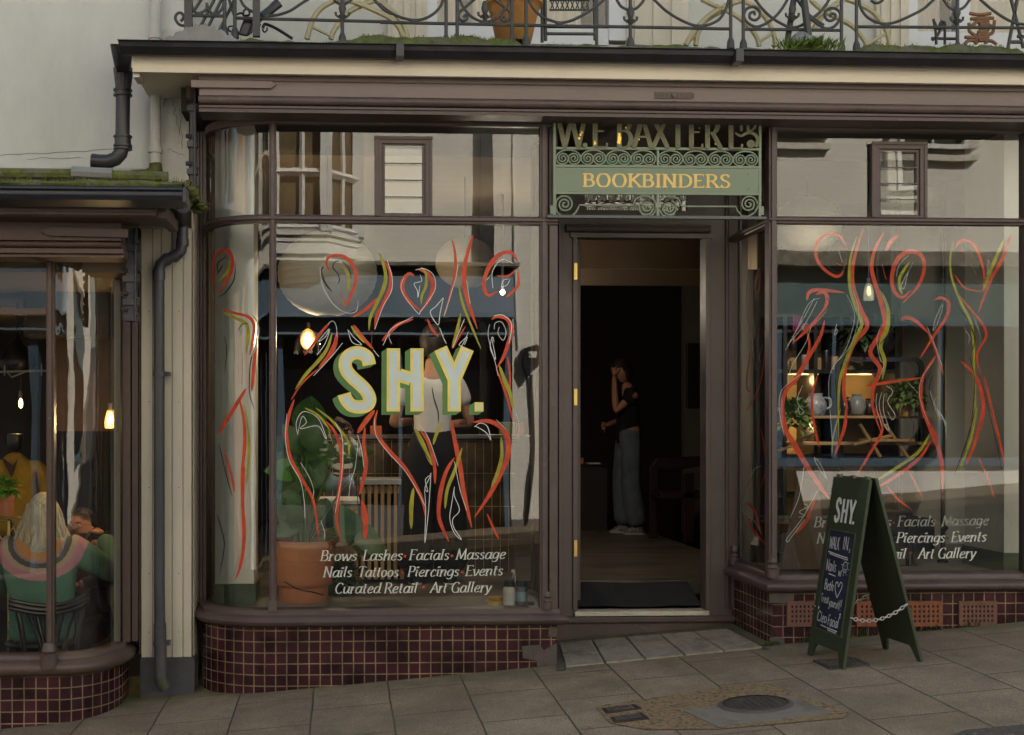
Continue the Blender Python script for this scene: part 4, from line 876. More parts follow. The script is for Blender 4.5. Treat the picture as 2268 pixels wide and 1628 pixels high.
# ================================================================ balcony railing
YR = -.21
rl = thing("balcony_railing", (X(1300,YR), YR, Z(95,YR,1300)), "grey wrought iron balcony railing of scrolls, loops and posts above the gutter", "railing")
def smooth_pts(pts, n=8):
    pts = [Vector(p) for p in pts]; out = []
    for i in range(len(pts) - 1):
        p0 = pts[max(i-1, 0)]; p1 = pts[i]; p2 = pts[i+1]; p3 = pts[min(i+2, len(pts)-1)]
        for k in range(n):
            t = k / n
            out.append(.5*((2*p1) + (p2-p0)*t + (2*p0-5*p1+4*p2-p3)*t*t + (3*p1-p0-3*p2+p3)*t**3))
    out.append(pts[-1]); return out
def TR(ox, oy, sc): return lambda x, y_: ((ox + x/sc)/1.5437, (oy + y_/sc)/1.5437)
A1, A2, A3, A4 = TR(560,0,2.9077), TR(1300,0,2.9077), TR(2040,0,2.9077), TR(2760,0,3.0607)
def rod(b, T, pts, r=.009, y=YR, n=8, sm=True):
    q = [P(*T(*p), y) for p in pts]; b.tube(smooth_pts(q, 7) if sm and len(q) > 2 else q, r, n)
rail = MB(); post_ = MB(); scr = MB(); fin = MB()
# bottom rail pieces
for T, x0, y0, x1, y1 in ((A1,250,155,610,160),(A1,715,180,2268,218),(A2,0,222,2268,268),(A3,0,262,1330,288),(A3,1455,290,2268,298),(A4,0,315,360,318),(A4,530,280,2268,292)):
    rod(rail, T, [(x0,y0),(x1,y1)], .0095, sm=False)
ztr = Z(-230, YR, 1300); rail.tube([(X(415,YR),YR,ztr),(XR+6,YR,ztr)], .018, 8)
# posts: (T, x, y bottom)
PB = []
for T, x, yb in ((A1,605,330),(A1,706,340),(A1,1775,395),(A2,655,415),(A2,765,415),(A2,1308,418),(A2,1450,418),(A3,335,430),(A3,1333,440),(A3,1458,455),(A4,358,505),(A4,515,500),(A4,1572,510)):
    u, v = T(x, yb); pb = P(u, v+2, YR); post_ = MB(); PB.append(post_); post_.tube([pb, (pb.x, YR, ztr)], .0105, 8)
    post_.tube([pb + Vector((0,0,-.02)), pb + Vector((0,0,.02)), pb + Vector((0,0,.045))], [.024,.021,.011], 8)
post_ = MB(); PB.append(post_); x = X(A1(245,0)[0], YR); post_.box(x-.022, x+.022, YR-.02, YR+.02, Z(A1(0,310)[1],YR,A1(245,0)[0]), ztr)
# scrolls and swags traced from the photograph, carried on above the frame
for T, pts in (
    (A1,[(230,240),(200,255),(150,240),(115,185),(130,140),(170,128),(195,160),(185,195),(165,210)]),
    (A1,[(270,0),(285,80),(310,120),(350,130),(395,115),(425,85),(430,30)]), (A1,[(430,40),(440,90),(475,130),(515,140),(560,110),(590,60),(595,0)]),
    (A1,[(760,-10),(800,60),(880,115),(1000,150),(1120,150),(1250,110),(1360,40),(1440,-10)]),
    (A1,[(1690,0),(1730,30),(1770,45),(1820,30),(1870,-10)]),
    (A1,[(2080,-20),(2180,90),(2268,140)]), (A2,[(-10,35),(80,110),(200,170),(330,200),(440,185),(540,130),(600,60),(625,-10)]),
    (A2,[(790,-10),(830,80),(900,160),(980,205),(1040,218),(1110,205),(1190,150),(1260,60),(1285,-10)]),
    (A2,[(940,-10),(870,50),(800,110),(775,150),(790,190),(825,210),(860,190),(865,165),(845,150),(830,170)]),
    (A2,[(1130,-10),(1220,60),(1280,110),(1295,150),(1275,195),(1240,212),(1210,195),(1205,170),(1225,160),(1238,180)]),
    (A2,[(1475,-10),(1520,80),(1600,160),(1700,205),(1790,225),(1900,205),(2050,130),(2150,60),(2230,-10)]),
    (A3,[(195,-10),(240,60),(300,95),(335,100),(390,85),(440,40),(475,-10)]),
    (A3,[(565,-10),(680,100),(800,180),(930,240),(1030,258),(1130,240),(1220,190),(1280,100),(1310,0)]),
    (A3,[(1575,-10),(1650,90),(1760,190),(1890,262),(1925,275)]), (A3,[(1925,275),(2010,262),(2130,195),(2220,120),(2290,40)]),
    (A3,[(1900,-10),(1840,90),(1760,180),(1660,245),(1580,265),(1500,225),(1465,160),(1490,90),(1560,68),(1615,100),(1620,165),(1575,200),(1525,180),(1525,135),(1565,118),(1572,150)]),
    (A3,[(1990,-10),(2060,90),(2150,180),(2260,250)]),
    (A4,[(235,-10),(150,110),(60,190),(0,225)]), (A4,[(0,150),(80,230),(160,285),(220,300),(290,270),(340,200),(340,130),(290,90),(230,90),(185,140),(200,200),(245,218),(290,190),(290,150),(250,145),(245,180)]),
    (A4,[(545,-10),(560,80),(620,170),(720,230),(820,250),(930,230),(1080,165),(1220,90),(1330,-10)]),
    (A4,[(665,0),(700,25),(740,30),(795,0)]),
    (A4,[(1425,-10),(1480,70),(1560,105),(1640,75),(1705,-10)]), (A4,[(1805,-10),(1920,90),(2050,180),(2160,235),(2268,255)])):
    rod(scr, T, pts, .0085)
# mirrored scrollwork above the frame so the panel continues
for k in range(7):
    xc_ = X(700 + k*240, YR); 
    for s_ in (-1, 1):
        pts = [Vector((xc_ + s_*(.08+.13*math.cos(a)*(1-a/16)), YR, Z(-130,YR,1300) + .14*math.sin(a)*(1-a/16))) for a in [i*.5 for i in range(22)]]
        scr.tube(pts, .0085, 6)
# cast finials where loops meet
PF = []
for T, x, yy in ((A1,1775,120),(A2,1040,120),(A3,335,165),(A3,1943,130),(A4,1562,175)):
    u, v = T(x, yy); c_ = P(u, v, YR); fin = MB(); PF.append(fin)
    fin.lathe([(.008,-.05),(.018,-.035),(.024,-.022),(.012,-.012),(.017,.0),(.022,.02),(.016,.045),(.010,.06)], (c_.x, YR-.004, c_.z), 10)
    for s_ in (-1, 1): fin.tube([c_ + Vector((0,-.004,-.02)), c_ + Vector((s_*.022,-.004,-.03)), c_ + Vector((s_*.036,-.004,-.018)), c_ + Vector((s_*.038,-.004,-.002))], .0075, 6)
for T, x, yy in ((A1,350,130),(A1,515,138),(A1,1020,158),(A2,340,205),(A2,1040,222),(A2,1780,230),(A3,1030,262),(A3,1590,270),(A4,220,298),(A4,825,252)):
    u, v = T(x, yy); c_ = P(u, v, YR); fin = MB(); PF.append(fin); fin.ball((c_.x, YR, c_.z-.004), .024, .012, .012, 10, 6)
rail.build("rail", IRON, rl, smooth=True); [q_.build("post", IRON, rl, smooth=True, angle=50) for q_ in PB]; scr.build("scrollwork", IRON, rl, smooth=True); [q_.build("finial", IRON, rl, smooth=True) for q_ in PF]
# two stout stanchions in front
b = MB()
for T, x, yb in ((A1,920,330),):
    u, v = T(x, yb); pb = P(u, v, YR-.03); b.box(pb.x-.02, pb.x+.02, YR-.045, YR-.012, pb.z-.02, ztr)
u, v = A3(2115,430); pb = P(u, v, YR-.03); u2_, v2_ = A3(2060,-10); pt = P(u2_, v2_, YR-.03); b.tube([pb, pt + (pt-pb)*.6], .022, 6); b.build('stay', IRON, rl); b = MB()
u, v = A3(1890,455); pb = P(u, v, YR+.04); u2_, v2_ = A3(1960,-10); pt = P(u2_, v2_, YR+.04); b.tube([pb, pt + (pt-pb)*.6], .018, 6)
b.build("stay", IRON, rl)
# lattice of green stakes behind the left end
b = MB()
for (x0, y0, x1, y1) in ((300,110,380,-20),(350,290,510,-20),(430,290,580,-20),(540,330,700,0),(620,160,700,20),(650,0,690,120)):
    u, v = A1(x0,y0); u2_, v2_ = A1(x1,y1); a_, c_ = P(u,v,-.2), P(u2_,v2_,-.2); b.tube([a_, c_ + (c_-a_)*.5], .009, 6)
tag(b.build("iron_trellis", M("dark_green_iron", (.025,.04,.042), .5, .3, 12)), "dark green slanting iron rods leaning behind the left end of the railing", "trellis")
# cream arched hoops behind the railing
HOOP = M("cream_weathered_hoop", (.42,.38,.24), .7, .15, 9, .4, 60, col2=(.22,.19,.10), c2=(.58,.72))
hoops = [(A1,[(1425,390),(1445,300),(1490,180),(1570,80),(1690,10),(1800,-30)],[(1660,390),(1690,310),(1760,210),(1860,110),(2000,40),(2140,-10)],[(1470,265),(1670,360)]),
         (A2,[(-360,-10),(-180,50),(0,130),(110,190),(190,280),(240,400)],[(-200,-40),(0,30),(130,120),(220,230),(262,330),(268,410)],None),
         (A3,[(885,450),(935,360),(1020,250),(1130,150),(1280,60),(1450,0)],[(985,455),(1010,320),(1090,200),(1220,120),(1340,40),(1430,-10)],[(885,440),(990,345)]),
         (A3,[(1040,-10),(1200,70),(1360,140),(1500,250),(1590,370),(1615,460)],[(1450,10),(1580,70),(1680,180),(1750,300),(1785,460)],[(1610,420),(1740,335)]),
         (A3,[(1985,405),(2060,280),(2150,190),(2268,110),(2400,40)],[(2150,300),(2220,190),(2300,100),(2440,0)],[(2000,400),(2095,345)]),
         (A4,[(30,-10),(110,70),(220,140),(380,220),(500,300),(600,430),(630,505)],[(400,-10),(560,50),(700,140),(800,270),(850,400),(862,510)],[(625,465),(815,355)])]
for i, (T, o1, o2, br) in enumerate(hoops):
    b = MB()
    lab = ["leftmost cream arched hoop behind the railing", "cream hoop curving down left of the terracotta pot", "cream hoop rising to the right, right of the panelled pilaster", "cream hoop curving down beside the large iron scroll", "cream hoop starting behind the grassy clump", "rightmost cream hoop, curving down beside the right-hand window"][i]
    c_ = P(*T(*o1[0]), .25)
    t_ = thing("garden_hoop", (c_.x, .25, c_.z), lab, "plant hoop", "cream arched hoops behind the railing")
    rod(b, T, o1, .017, .25, 6); b.build("hoop", HOOP, t_)
    b = MB(); rod(b, T, o2, .017, .27, 6); b.build("hoop", HOOP, t_)
    if br: b = MB(); rod(b, T, br, .010, .26, 6, False); b.build("strut", HOOP, t_)
# black crow-like watering can
wc = thing("watering_can", P(555, 75, -.1), "black metal watering can on its side behind the railing, spout pointing up right", "watering can")
b = MB(); b.add([P(*A1(735,345),-.18), P(*A1(835,365),-.18), P(*A1(900,200),-.18), P(*A1(800,175),-.18), P(*A1(735,345),.05), P(*A1(835,365),.05), P(*A1(980,250),.05), P(*A1(830,150),.05)], [(0,1,2,3),(0,4,5,1),(1,5,6,2),(2,6,7,3),(3,7,4,0),(7,6,5,4)]); b.build("body", BLACKM, wc, bevel=.01)
b = MB(); b.tube([P(*A1(880,240),-.08), P(*A1(960,170),-.08), P(*A1(1060,100),-.08), P(*A1(1145,25),-.08)], [.03,.022,.026,.03], 8); b.build("spout", M("steel_blue", (.05,.055,.07), .4, .2, 9), wc)
b = MB(); rod(b, A1, [(790,150),(795,110),(825,90),(850,115),(845,150),(800,155)], .006, -.1); rod(b, A1, [(725,145),(770,130),(800,160)], .006, -.1); rod(b, A1, [(985,280),(1000,245),(1030,245),(1120,285),(1280,385)], .009, -.1); rod(b, A1, [(980,290),(1000,320),(1025,300),(1028,275)], .005, -.1); rod(b, A1, [(690,260),(650,265),(640,290),(660,312),(690,318)], .005, -.1); b.build("handle", BLACKM, wc)
# terracotta pot
tp_ = P(1138, 95, .05); s = (tp_ - C0).dot(FW) / F
pot = MB(); H = 150*s
pr = [(37*s,0),(40*s,8*s),(47*s,40*s),(55*s,72*s),(58*s,80*s),(64*s,84*s),(64*s,94*s),(60*s,99*s),(60*s,110*s),(58*s,112*s),(50*s,110*s)]
pot.lathe(pr, (X(1138,.05), .05, Z(97,.05,1138)), 28, caps=False); pot.lathe([(.001,100*s),(52*s,100*s)], (X(1138,.05), .05, Z(97,.05,1138)), 28, caps=False)
tag(pot.build("terracotta_pot", M("weathered_terracotta", (.36,.165,.045), .85, .2, 7, .4, 60, col2=(.20,.16,.03), c2=(.5,.75)), smooth=True, angle=50), "large weathered terracotta pot standing on the balcony behind the railing", "plant pot")
# garden chairs
def chair_px(name, T, lines, r, y, mat, label, extra=None):
    u, v = T(*lines[0][0]); t_ = thing(name, P(u, v, y), label, "chair")
    b = MB()
    for l_ in lines: rod(b, T, l_, r, y, 6, len(l_) > 2)
    b.build("frame", mat, t_, smooth=True)
    return t_
t_ = chair_px("garden_chair", A2, [[(1610,420),(1610,-60)],[(1645,405),(1640,-60)],[(2135,400),(2130,-60)],[(2152,445),(2152,-60)],[(1645,265),(2135,268)],[(1645,335),(2135,338)],[(1645,-50),(2135,-50)]], .010, .15, IRON, "dark iron garden chair behind the railing, right of the terracotta pot")
b = MB()
for k in range(8): rod(b, A2, [(1690+50*k,0),(1730+50*k,100)], .004, .2, 5, False); rod(b, A2, [(1730+50*k,0),(1690+50*k,100)], .004, .2, 5, False)
rod(b, A2, [(1680,3),(2080,3)], .006, .2, 5, False); rod(b, A2, [(1680,100),(2080,100)], .006, .2, 5, False)
b.build("lattice_seat", IRON, t_)
t_ = chair_px("wicker_chair", A4, [[(1700,140),(1810,155),(1920,140)],[(1710,200),(1830,190),(1950,190)],[(1690,240),(1700,270),(1740,260),(1790,205)],[(1960,215),(1950,270),(1900,260),(1860,205)],[(1690,270),(1700,330),(1760,380),(1760,460)],[(1950,270),(1940,340),(1870,380),(1870,460)],[(1650,460),(1690,425),(1750,430),(1780,465)],[(1870,430),(1930,430),(1980,465)],[(1650,390),(1750,392)]], .012, .7, M("wicker", (.20,.10,.05), .7, .3, 30), "brown wicker chair with woven back behind the right end of the railing")
b = MB()
for k in range(9): rod(b, A4, [(1790-20*math.cos(k),200+k*28),(1890+10*math.sin(k*2),196+k*28)], .014, .7, 6, False)
b.build("woven_back", M("wicker", (.2,.1,.05)), t_)
chair_px("iron_chair", A4, [[(1350,465),(1345,330),(1320,200)],[(1440,465),(1440,240)],[(1300,400),(1440,405),(1560,405)],[(1330,230),(1370,300),(1400,230),(1440,235)],[(1310,420),(1370,360),(1420,250)]], .010, .8, BLACKM, "black iron chair silhouette in front of the dark right-hand window")
chair_px("easel_stand", A4, [[(2100,505),(2200,-20)],[(2262,505),(2130,-20)],[(2120,440),(2230,440)],[(2200,380),(2268,385)]], .012, .4, IRON, "slim folding iron stand at the far right end of the balcony")
# grass tuft on the edge
b = MB(); random.seed(4)
c0_ = P(1790, 112, -.39)
for k in range(420):
    pp = c0_ + Vector((random.gauss(0,.085), random.uniform(-.03,.05), random.uniform(-.012,.012))); a = random.gauss(0,.5); h = random.uniform(.03,.085)
    b.add([pp, pp + Vector((.003,0,0)), pp + Vector((math.sin(a)*h*.6, random.uniform(-.03,.0), math.cos(a)*h*.7)), pp + Vector((math.sin(a)*h*1.1, random.uniform(-.06,.0), math.cos(a)*h))], [(0,1,2),(1,3,2)])
b.build("grass_tuft", M("grass_green", (.13,.20,.03), .7, .35, 20), kind='stuff')
b = MB(); b.ball(P(1780,100,-.30), .10, .08, .055, 16, 8); b.ball(P(1772,98,-.27), .06, .08, .07, 12, 8)
tag(b.build("mortar_lump", LEAD, smooth=True), "grey lump of mortar beside the grass tuft on the balcony edge", "mortar")

# ================================================================ lettering and brush strokes
GL = {
'A':(.66,[[(.0,0),(.33,1),(.66,0)],[(.13,.35),(.53,.35)]]),'B':(.58,[[(.1,0),(.1,1)],'~',[(.1,1),(.38,.98),(.48,.77),(.38,.55),(.1,.53)],'~',[(.1,.53),(.42,.5),(.54,.27),(.42,.03),(.1,0)]]),
'C':(.62,['~',[(.58,.82),(.45,.98),(.25,.97),(.08,.7),(.06,.35),(.2,.05),(.42,.0),(.6,.15)]]),'D':(.66,[[(.1,0),(.1,1)],'~',[(.1,1),(.35,.98),(.56,.8),(.62,.5),(.56,.2),(.35,.02),(.1,0)]]),
'E':(.54,[[(.1,0),(.1,1)],[(.1,1),(.5,1)],[(.1,.52),(.42,.52)],[(.1,0),(.52,0)]]),'F':(.52,[[(.1,0),(.1,1)],[(.1,1),(.52,1)],[(.1,.52),(.42,.52)]]),
'G':(.68,['~',[(.6,.82),(.46,.98),(.25,.97),(.08,.7),(.06,.35),(.2,.05),(.42,.0),(.6,.12)],[(.6,.0),(.6,.42)],[(.42,.42),(.66,.42)]]),'H':(.68,[[(.1,0),(.1,1)],[(.58,0),(.58,1)],[(.1,.5),(.58,.5)]]),
'I':(.26,[[(.13,0),(.13,1)]]),'K':(.62,[[(.1,0),(.1,1)],[(.56,1),(.12,.45)],[(.24,.58),(.62,0)]]),'L':(.52,[[(.1,0),(.1,1)],[(.1,0),(.52,0)]]),
'M':(.84,[[(.08,0),(.14,1),(.42,.1),(.70,1),(.76,0)]]),'N':(.72,[[(.1,0),(.1,1)],[(.1,1),(.6,0)],[(.6,0),(.6,1)]]),'O':(.72,['~',[(.36,1),(.16,.92),(.05,.5),(.16,.08),(.36,0),(.56,.08),(.67,.5),(.56,.92),(.36,1)]]),
'P':(.56,[[(.1,0),(.1,1)],'~',[(.1,1),(.4,.98),(.52,.75),(.4,.5),(.1,.47)]]),'R':(.62,[[(.1,0),(.1,1)],'~',[(.1,1),(.38,.98),(.5,.76),(.38,.52),(.1,.5)],[(.3,.5),(.62,0)]]),
'S':(.52,['~',[(.46,.82),(.36,.98),(.16,.97),(.07,.8),(.14,.6),(.36,.44),(.46,.24),(.36,.03),(.16,.0),(.04,.16)]]),'T':(.6,[[(.3,0),(.3,1)],[(.02,1),(.58,1)]]),
'W':(.98,[[(.0,1),(.24,0),(.48,.95),(.72,0),(.96,1)]]),'X':(.62,[[(.02,1),(.6,0)],[(.58,1),(.02,0)]]),'Y':(.6,[[(.0,1),(.3,.45),(.3,0)],[(.3,.45),(.6,1)]]),
'a':(.56,['~',[(.46,.5),(.36,.62),(.2,.6),(.06,.35),(.1,.06),(.25,.0),(.4,.15),(.46,.4)],[(.49,.62),(.46,.12),(.56,.02)]]),'b':(.5,[[(.1,1),(.09,.05)],'~',[(.1,.4),(.25,.62),(.42,.55),(.44,.25),(.3,0),(.1,.05)]]),
'c':(.46,['~',[(.43,.5),(.34,.62),(.2,.6),(.07,.33),(.12,.05),(.26,0),(.43,.1)]]),'d':(.56,['~',[(.46,.5),(.36,.62),(.2,.6),(.06,.35),(.1,.06),(.25,.0),(.4,.15),(.46,.4)],[(.5,1),(.46,.12),(.56,.02)]]),
'e':(.48,['~',[(.1,.3),(.3,.33),(.43,.47),(.36,.61),(.2,.58),(.07,.3),(.13,.05),(.27,0),(.45,.12)]]),'f':(.36,['~',[(.42,.95),(.3,1),(.2,.85),(.16,.1),(.12,-.2)],[(.04,.6),(.36,.6)]]),
'g':(.54,['~',[(.46,.5),(.36,.62),(.2,.6),(.06,.38),(.1,.12),(.25,.06),(.4,.2),(.46,.4)],'~',[(.49,.62),(.46,.1),(.38,-.2),(.2,-.28),(.04,-.2)]]),'h':(.54,[[(.1,1),(.08,0)],'~',[(.09,.32),(.2,.55),(.35,.62),(.44,.5),(.42,.1),(.52,.02)]]),
'i':(.24,[[(.1,.62),(.09,.08),(.19,.02)],[(.12,.84),(.13,.92)]]),'l':(.24,[[(.12,1),(.09,.08),(.19,.02)]]),'n':(.54,[[(.08,.62),(.08,0)],'~',[(.09,.32),(.2,.55),(.35,.62),(.44,.5),(.42,.1),(.52,.02)]]),
'o':(.52,['~',[(.26,.62),(.1,.52),(.06,.3),(.12,.08),(.26,.0),(.4,.1),(.46,.32),(.4,.54),(.26,.62)]]),'r':(.38,[[(.1,.62),(.08,0)],'~',[(.09,.32),(.2,.55),(.38,.6)]]),
's':(.40,['~',[(.36,.52),(.25,.62),(.1,.56),(.1,.42),(.28,.28),(.34,.14),(.22,.0),(.04,.08)]]),'t':(.34,[[(.16,.86),(.12,.12),(.2,.01),(.3,.05)],[(.02,.6),(.32,.6)]]),
'u':(.54,['~',[(.08,.62),(.07,.2),(.17,.0),(.34,.08),(.44,.35)],[(.47,.62),(.45,.12),(.54,.02)]]),'v':(.44,[[(.02,.62),(.2,0)],'~',[(.2,0),(.38,.3),(.42,.62)]]),
'w':(.72,[[(.02,.62),(.17,0),(.36,.58),(.5,0)],'~',[(.5,0),(.66,.3),(.70,.62)]]),'y':(.48,[[(.05,.62),(.22,.02)],'~',[(.46,.62),(.26,.0),(.12,-.25),(-.02,-.24)]]),
'.':(.2,[[(.08,.0),(.08,.07)]]),'!':(.24,[[(.12,1),(.1,.28)],[(.1,.0),(.1,.06)]]),"'":(.16,[[(.08,1),(.06,.82)]]),':':(.2,[[(.1,.05),(.1,.14)],[(.1,.45),(.1,.54)]]),
'8':(.56,['~',[(.28,.54),(.12,.66),(.1,.84),(.28,.98),(.46,.84),(.44,.66),(.28,.54),(.1,.38),(.06,.16),(.28,.0),(.5,.16),(.46,.38),(.28,.54)]]),
' ':(.3,[])}
def ribbon(pts, wf):
    """2-d polyline -> left and right edges; wf(dir, t) gives the width"""
    n = len(pts); L = []; Rr = []
    for i, p in enumerate(pts):
        d = pts[min(i+1,n-1)] - pts[max(i-1,0)]; d = d.normalized() if d.length > 1e-9 else Vector((1,0))
        if 0 < i < n-1:
            d1 = (pts[i]-pts[i-1]); d2 = (pts[i+1]-pts[i]); c_ = 1.0
            if d1.length > 1e-9 and d2.length > 1e-9: c_ = max(.35, (math.cos(d1.angle(d2)/2)))
        else: c_ = 1
        nn = Vector((-d.y, d.x)); w_ = wf(d, i/(n-1)) / 2 / c_
        L.append(p + nn*w_); Rr.append(p - nn*w_)
    return L, Rr
class INK:
    """collects flat strokes on a surface; every stroke sits a hair in front of the last"""
    def __init__(s, surf, step=.00005, base=0.0): s.b = MB(); s.surf = surf; s.k = 0; s.step = step; s.base = base
    def stroke(s, pts, wf, smooth=False, n=6):
        q = [Vector((p[0], p[1])) for p in pts]
        if smooth and len(q) > 2: q = [Vector((p.x, p.y)) for p in smooth_pts([(a.x, a.y, 0) for a in q], n)]
        elif len(q) > 2:    # keep sharp corners: draw segment by segment
            for a, c_ in zip(q[:-1], q[1:]):
                d = (c_-a).normalized(); e = wf(d, .5)*.32
                s.stroke([a - d*(e if a != q[0] else 0), c_ + d*(e if c_ != q[-1] else 0)], wf)
            return
        L, Rr = ribbon(q, wf); off = s.base + s.step * s.k; s.k += 1
        vs = [s.surf(p.x, p.y, off) for p in L] + [s.surf(p.x, p.y, off) for p in Rr]; m = len(L)
        s.b.add(vs, [(i, i+1, m+i+1, m+i) for i in range(m-1)])
    def poly(s, pts):
        off = s.base + s.step * s.k; s.k += 1; s.b.add([s.surf(p[0], p[1], off) for p in pts], [tuple(range(len(pts)))])
    def text(s, word, u0, u1, vb, cap, shear=0., thick=.17, thin=.07, serif=0., vb1=None, jit=0., gap=.06):
        W = sum(GL[c][0] + gap for c in word) - gap; sc = (u1-u0) / W; x = 0
        for c in word:
            w_, st = GL[c]; sm = False
            for item in st:
                if item == '~': sm = True; continue
                def m(p):
                    jx, jy = (random.gauss(0,jit), random.gauss(0,jit)) if jit else (0,0)
                    gx = x + p[0] + jx; vv = vb + ((vb1-vb)*gx/W if vb1 is not None else 0)
                    return (u0 + gx*sc + shear*p[1]*cap, vv - (p[1]+jy)*cap)
                hw = lambda d, t: cap*(thin + (thick-thin)*abs(d.y)**1.3)
                s.stroke([m(p) for p in item], hw, sm)
                if serif:
                    ends = [item[0], item[-1]] if not sm else []
                    for e, o_ in zip(ends, [item[1], item[-2]] if not sm else []):
                        if abs(e[1]-o_[1]) > abs(e[0]-o_[0])*.8 and (e[1] < .05 or e[1] > .58): 
                            a, bb = m((e[0]-serif, e[1])), m((e[0]+serif, e[1])); s.stroke([a, bb], lambda d, t: cap*thin)
                    if not sm and len(item) == 2 and abs(item[0][1]-item[1][1]) < .02 and c in 'ETFL':
                        e = max(item, key=lambda q: q[0]); h_ = .14 if e[1] < .9 else -.14
                        if abs(e[1]-.52) > .05: s.stroke([m(e), m((e[0]+.01, e[1]+h_))], lambda d, t: cap*thin*1.1)
                        if c == 'T': s.stroke([m((.02,1)), m((.01,.86))], lambda d, t: cap*thin*1.1)
                sm = False
            x += w_ + gap
    def build(s, name, mat, parent, **k): return s.b.build(name, mat, parent, **k)
flat = lambda y: (lambda u, v, o: P(u, v, y) + Vector((0, -o, 0)))
SG = flat(.010)       # just in front of the big panes
# ---- SHY. on the left pane (coordinates of the enlarged crop)
TS = TR(1050, 1150, 3.24)
def SS(base): return lambda x, y_, o: P(*TS(x, y_), .010) + Vector((0, -o-base, 0))
Sc = [(690,318),(672,245),(625,200),(555,181),(485,200),(435,250),(422,315),(442,385),(505,460),(585,530),(655,605),(692,685),(680,745),(635,775),(560,782),(495,765),(450,722),(424,680),(410,636)]
Hs = [[(957,133),(955,832)],[(1216,133),(1218,832)],[(1020,430),(1150,470)]]
Ys = [[(1478,133),(1630,470)],[(1776,133),(1630,480)],[(1630,440),(1630,832)]]
def shy(surf, wv, ext, cut):
    k = INK(surf)
    k.stroke(Sc if not cut else [(686,292),(666,240)]+Sc[2:-2]+[(428,690),(424,664)], lambda d, t: (wv if wv > 100 else wv), True, 6)
    for (a, c_), W in zip(Hs, (1,1,.95)):
        if cut and W == 1: a, c_ = (a[0], a[1]+26), (c_[0], c_[1]-26)
        if cut and W != 1: a, c_ = (a[0]-60, a[1]-16), (c_[0]+60, c_[1]+16)
        k.stroke([a, c_], lambda d, t: (wv if W == 1 else wv*1.02))
    for i, (a, c_) in enumerate(Ys):
        if cut: a, c_ = ((a[0] + (10 if i == 0 else -10 if i == 1 else 0), a[1] + (26 if i < 2 else 0)), (c_[0], c_[1] - (26 if i == 2 else 0)))
        k.stroke([a, c_], lambda d, t: wv*(1.02 if i < 2 else 1))
    e = 0 if not cut else 26
    k.poly([(1854+e,730+e),(1954-e,730+e),(1954-e,832-e),(1854+e,832-e)])
    return k
let = None
GRN = M("letter_shade_green", (.085,.20,.055), .45, .3, 3, col2=(.035,.11,.06), c2=(.45,.7))
b = MB()
for j in range(13):
    t = 1 - j/12; dx_, dy_ = -58*t, 38*t
    k = shy(lambda x, y_, o, dx_=dx_, dy_=dy_, j=j: P(*TS(x+dx_, y_+dy_), .010) + Vector((0, -o - j*.00012, 0)), 148, 0, False)
    b.add(k.b.v, k.b.f)
lt = b.build("shop_name", GRN, W1)
shy(SS(.0020), 148, 0, False).build("letter_outline", M("letter_yellow", (.80,.66,.16), .45, .12, 9), lt)
shy(SS(.0026), 88, 0, True).build("letter_face", M("letter_blue_grey", (.58,.68,.65), .45, .08, 5), lt)
# ---- services lettering
def services(surf, name, win, K=lambda u, v: (u, v)):
    k = INK(surf); LN = [("Brows",709,789,1241.8,1241.5),("Lashes",803,890,1241,1240.5),("Facials",905.6,993,1240,1239.5),("Massage",1009,1118,1239,1237),
        ("Nails",715,778,1278,1277.6),("Tattoos",792,881,1277.4,1277),("Piercings",902,1015,1276.5,1275.5),("Events",1030,1112,1275,1273.5),
        ("Curated",741,841,1313.6,1313),("Retail",850,922,1313,1312.3),("Art",953,988,1312,1311.6),("Gallery",998,1086,1311.5,1310.5)]
    for wd, a, c_, v, v1 in LN:
        (a2, v2), (c2, v3) = K(a, v), K(c_, v1); k.text(wd, a2, c2, v2, 22.5, .21, .142, .052, .12, v3, gap=.05)
    o = k.build(name, M("lettering_grey_white", (.56,.60,.56), .5, .04, 6), win)
    d = INK(surf)
    for u, v in ((1001,1231),(1024,1267),(897,1232),(891,1268),(938,1300)): uu, vv = K(u, v); d.poly([(uu-2.6,vv-2.6),(uu+2.6,vv-2.6),(uu+2.6,vv+2.6),(uu-2.6,vv+2.6)])
    d.build("orange_dot", RED, o)
services(flat(.0105), "services_lettering", W1)
services(flat(.0175), "services_lettering", W2_, lambda u, v: (1802 + (u-709)*.942, 1167.5 + (v-1242)*.985))
# ---- brush strokes
def brush(w, taper=.5):
    return lambda d, t: w * (1 - taper*(abs(2*t-1)**3)) * (1 + .06*math.sin(t*17))
PRED = M("red_paint_behind_glass", (.85,.075,.02), .5, .3, 14, .2, 120); PYEL = M("olive_paint_behind_glass", (.50,.47,.016), .5, .3, 14, .2, 120)  # same brush paints, colour brightened for light lost through the pane
def paint(strokes, surf_of, win, label=None):
    bag = {'R': [], 'Y': [], 'K': [], 'W': []}
    for (T, col, wdt, pts) in strokes: bag[col].append((T, wdt, pts))
    mats = {'R': (PRED if win is W2_ else RED, "red_brushwork"), 'Y': (PYEL if win is W2_ else YEL, "olive_brushwork"), 'K': (KBL, "black_brushwork"), 'W': (WHT, "white_linework")}
    for i, c_ in enumerate('RYKW'):
        if not bag[c_]: continue
        s_ = INK(surf_of, .00002, .0004*i + .0002)
        for T, wdt, pts in bag[c_]:
            sc = (T(1,0)[0]-T(0,0)[0]); q = [T(*p) for p in pts]
            s_.stroke(q, brush(wdt*sc*(1 if c_ == 'W' else .86), .25 if c_ == 'W' else .85), True, 6)
        s_.build(mats[c_][1], mats[c_][0], win)
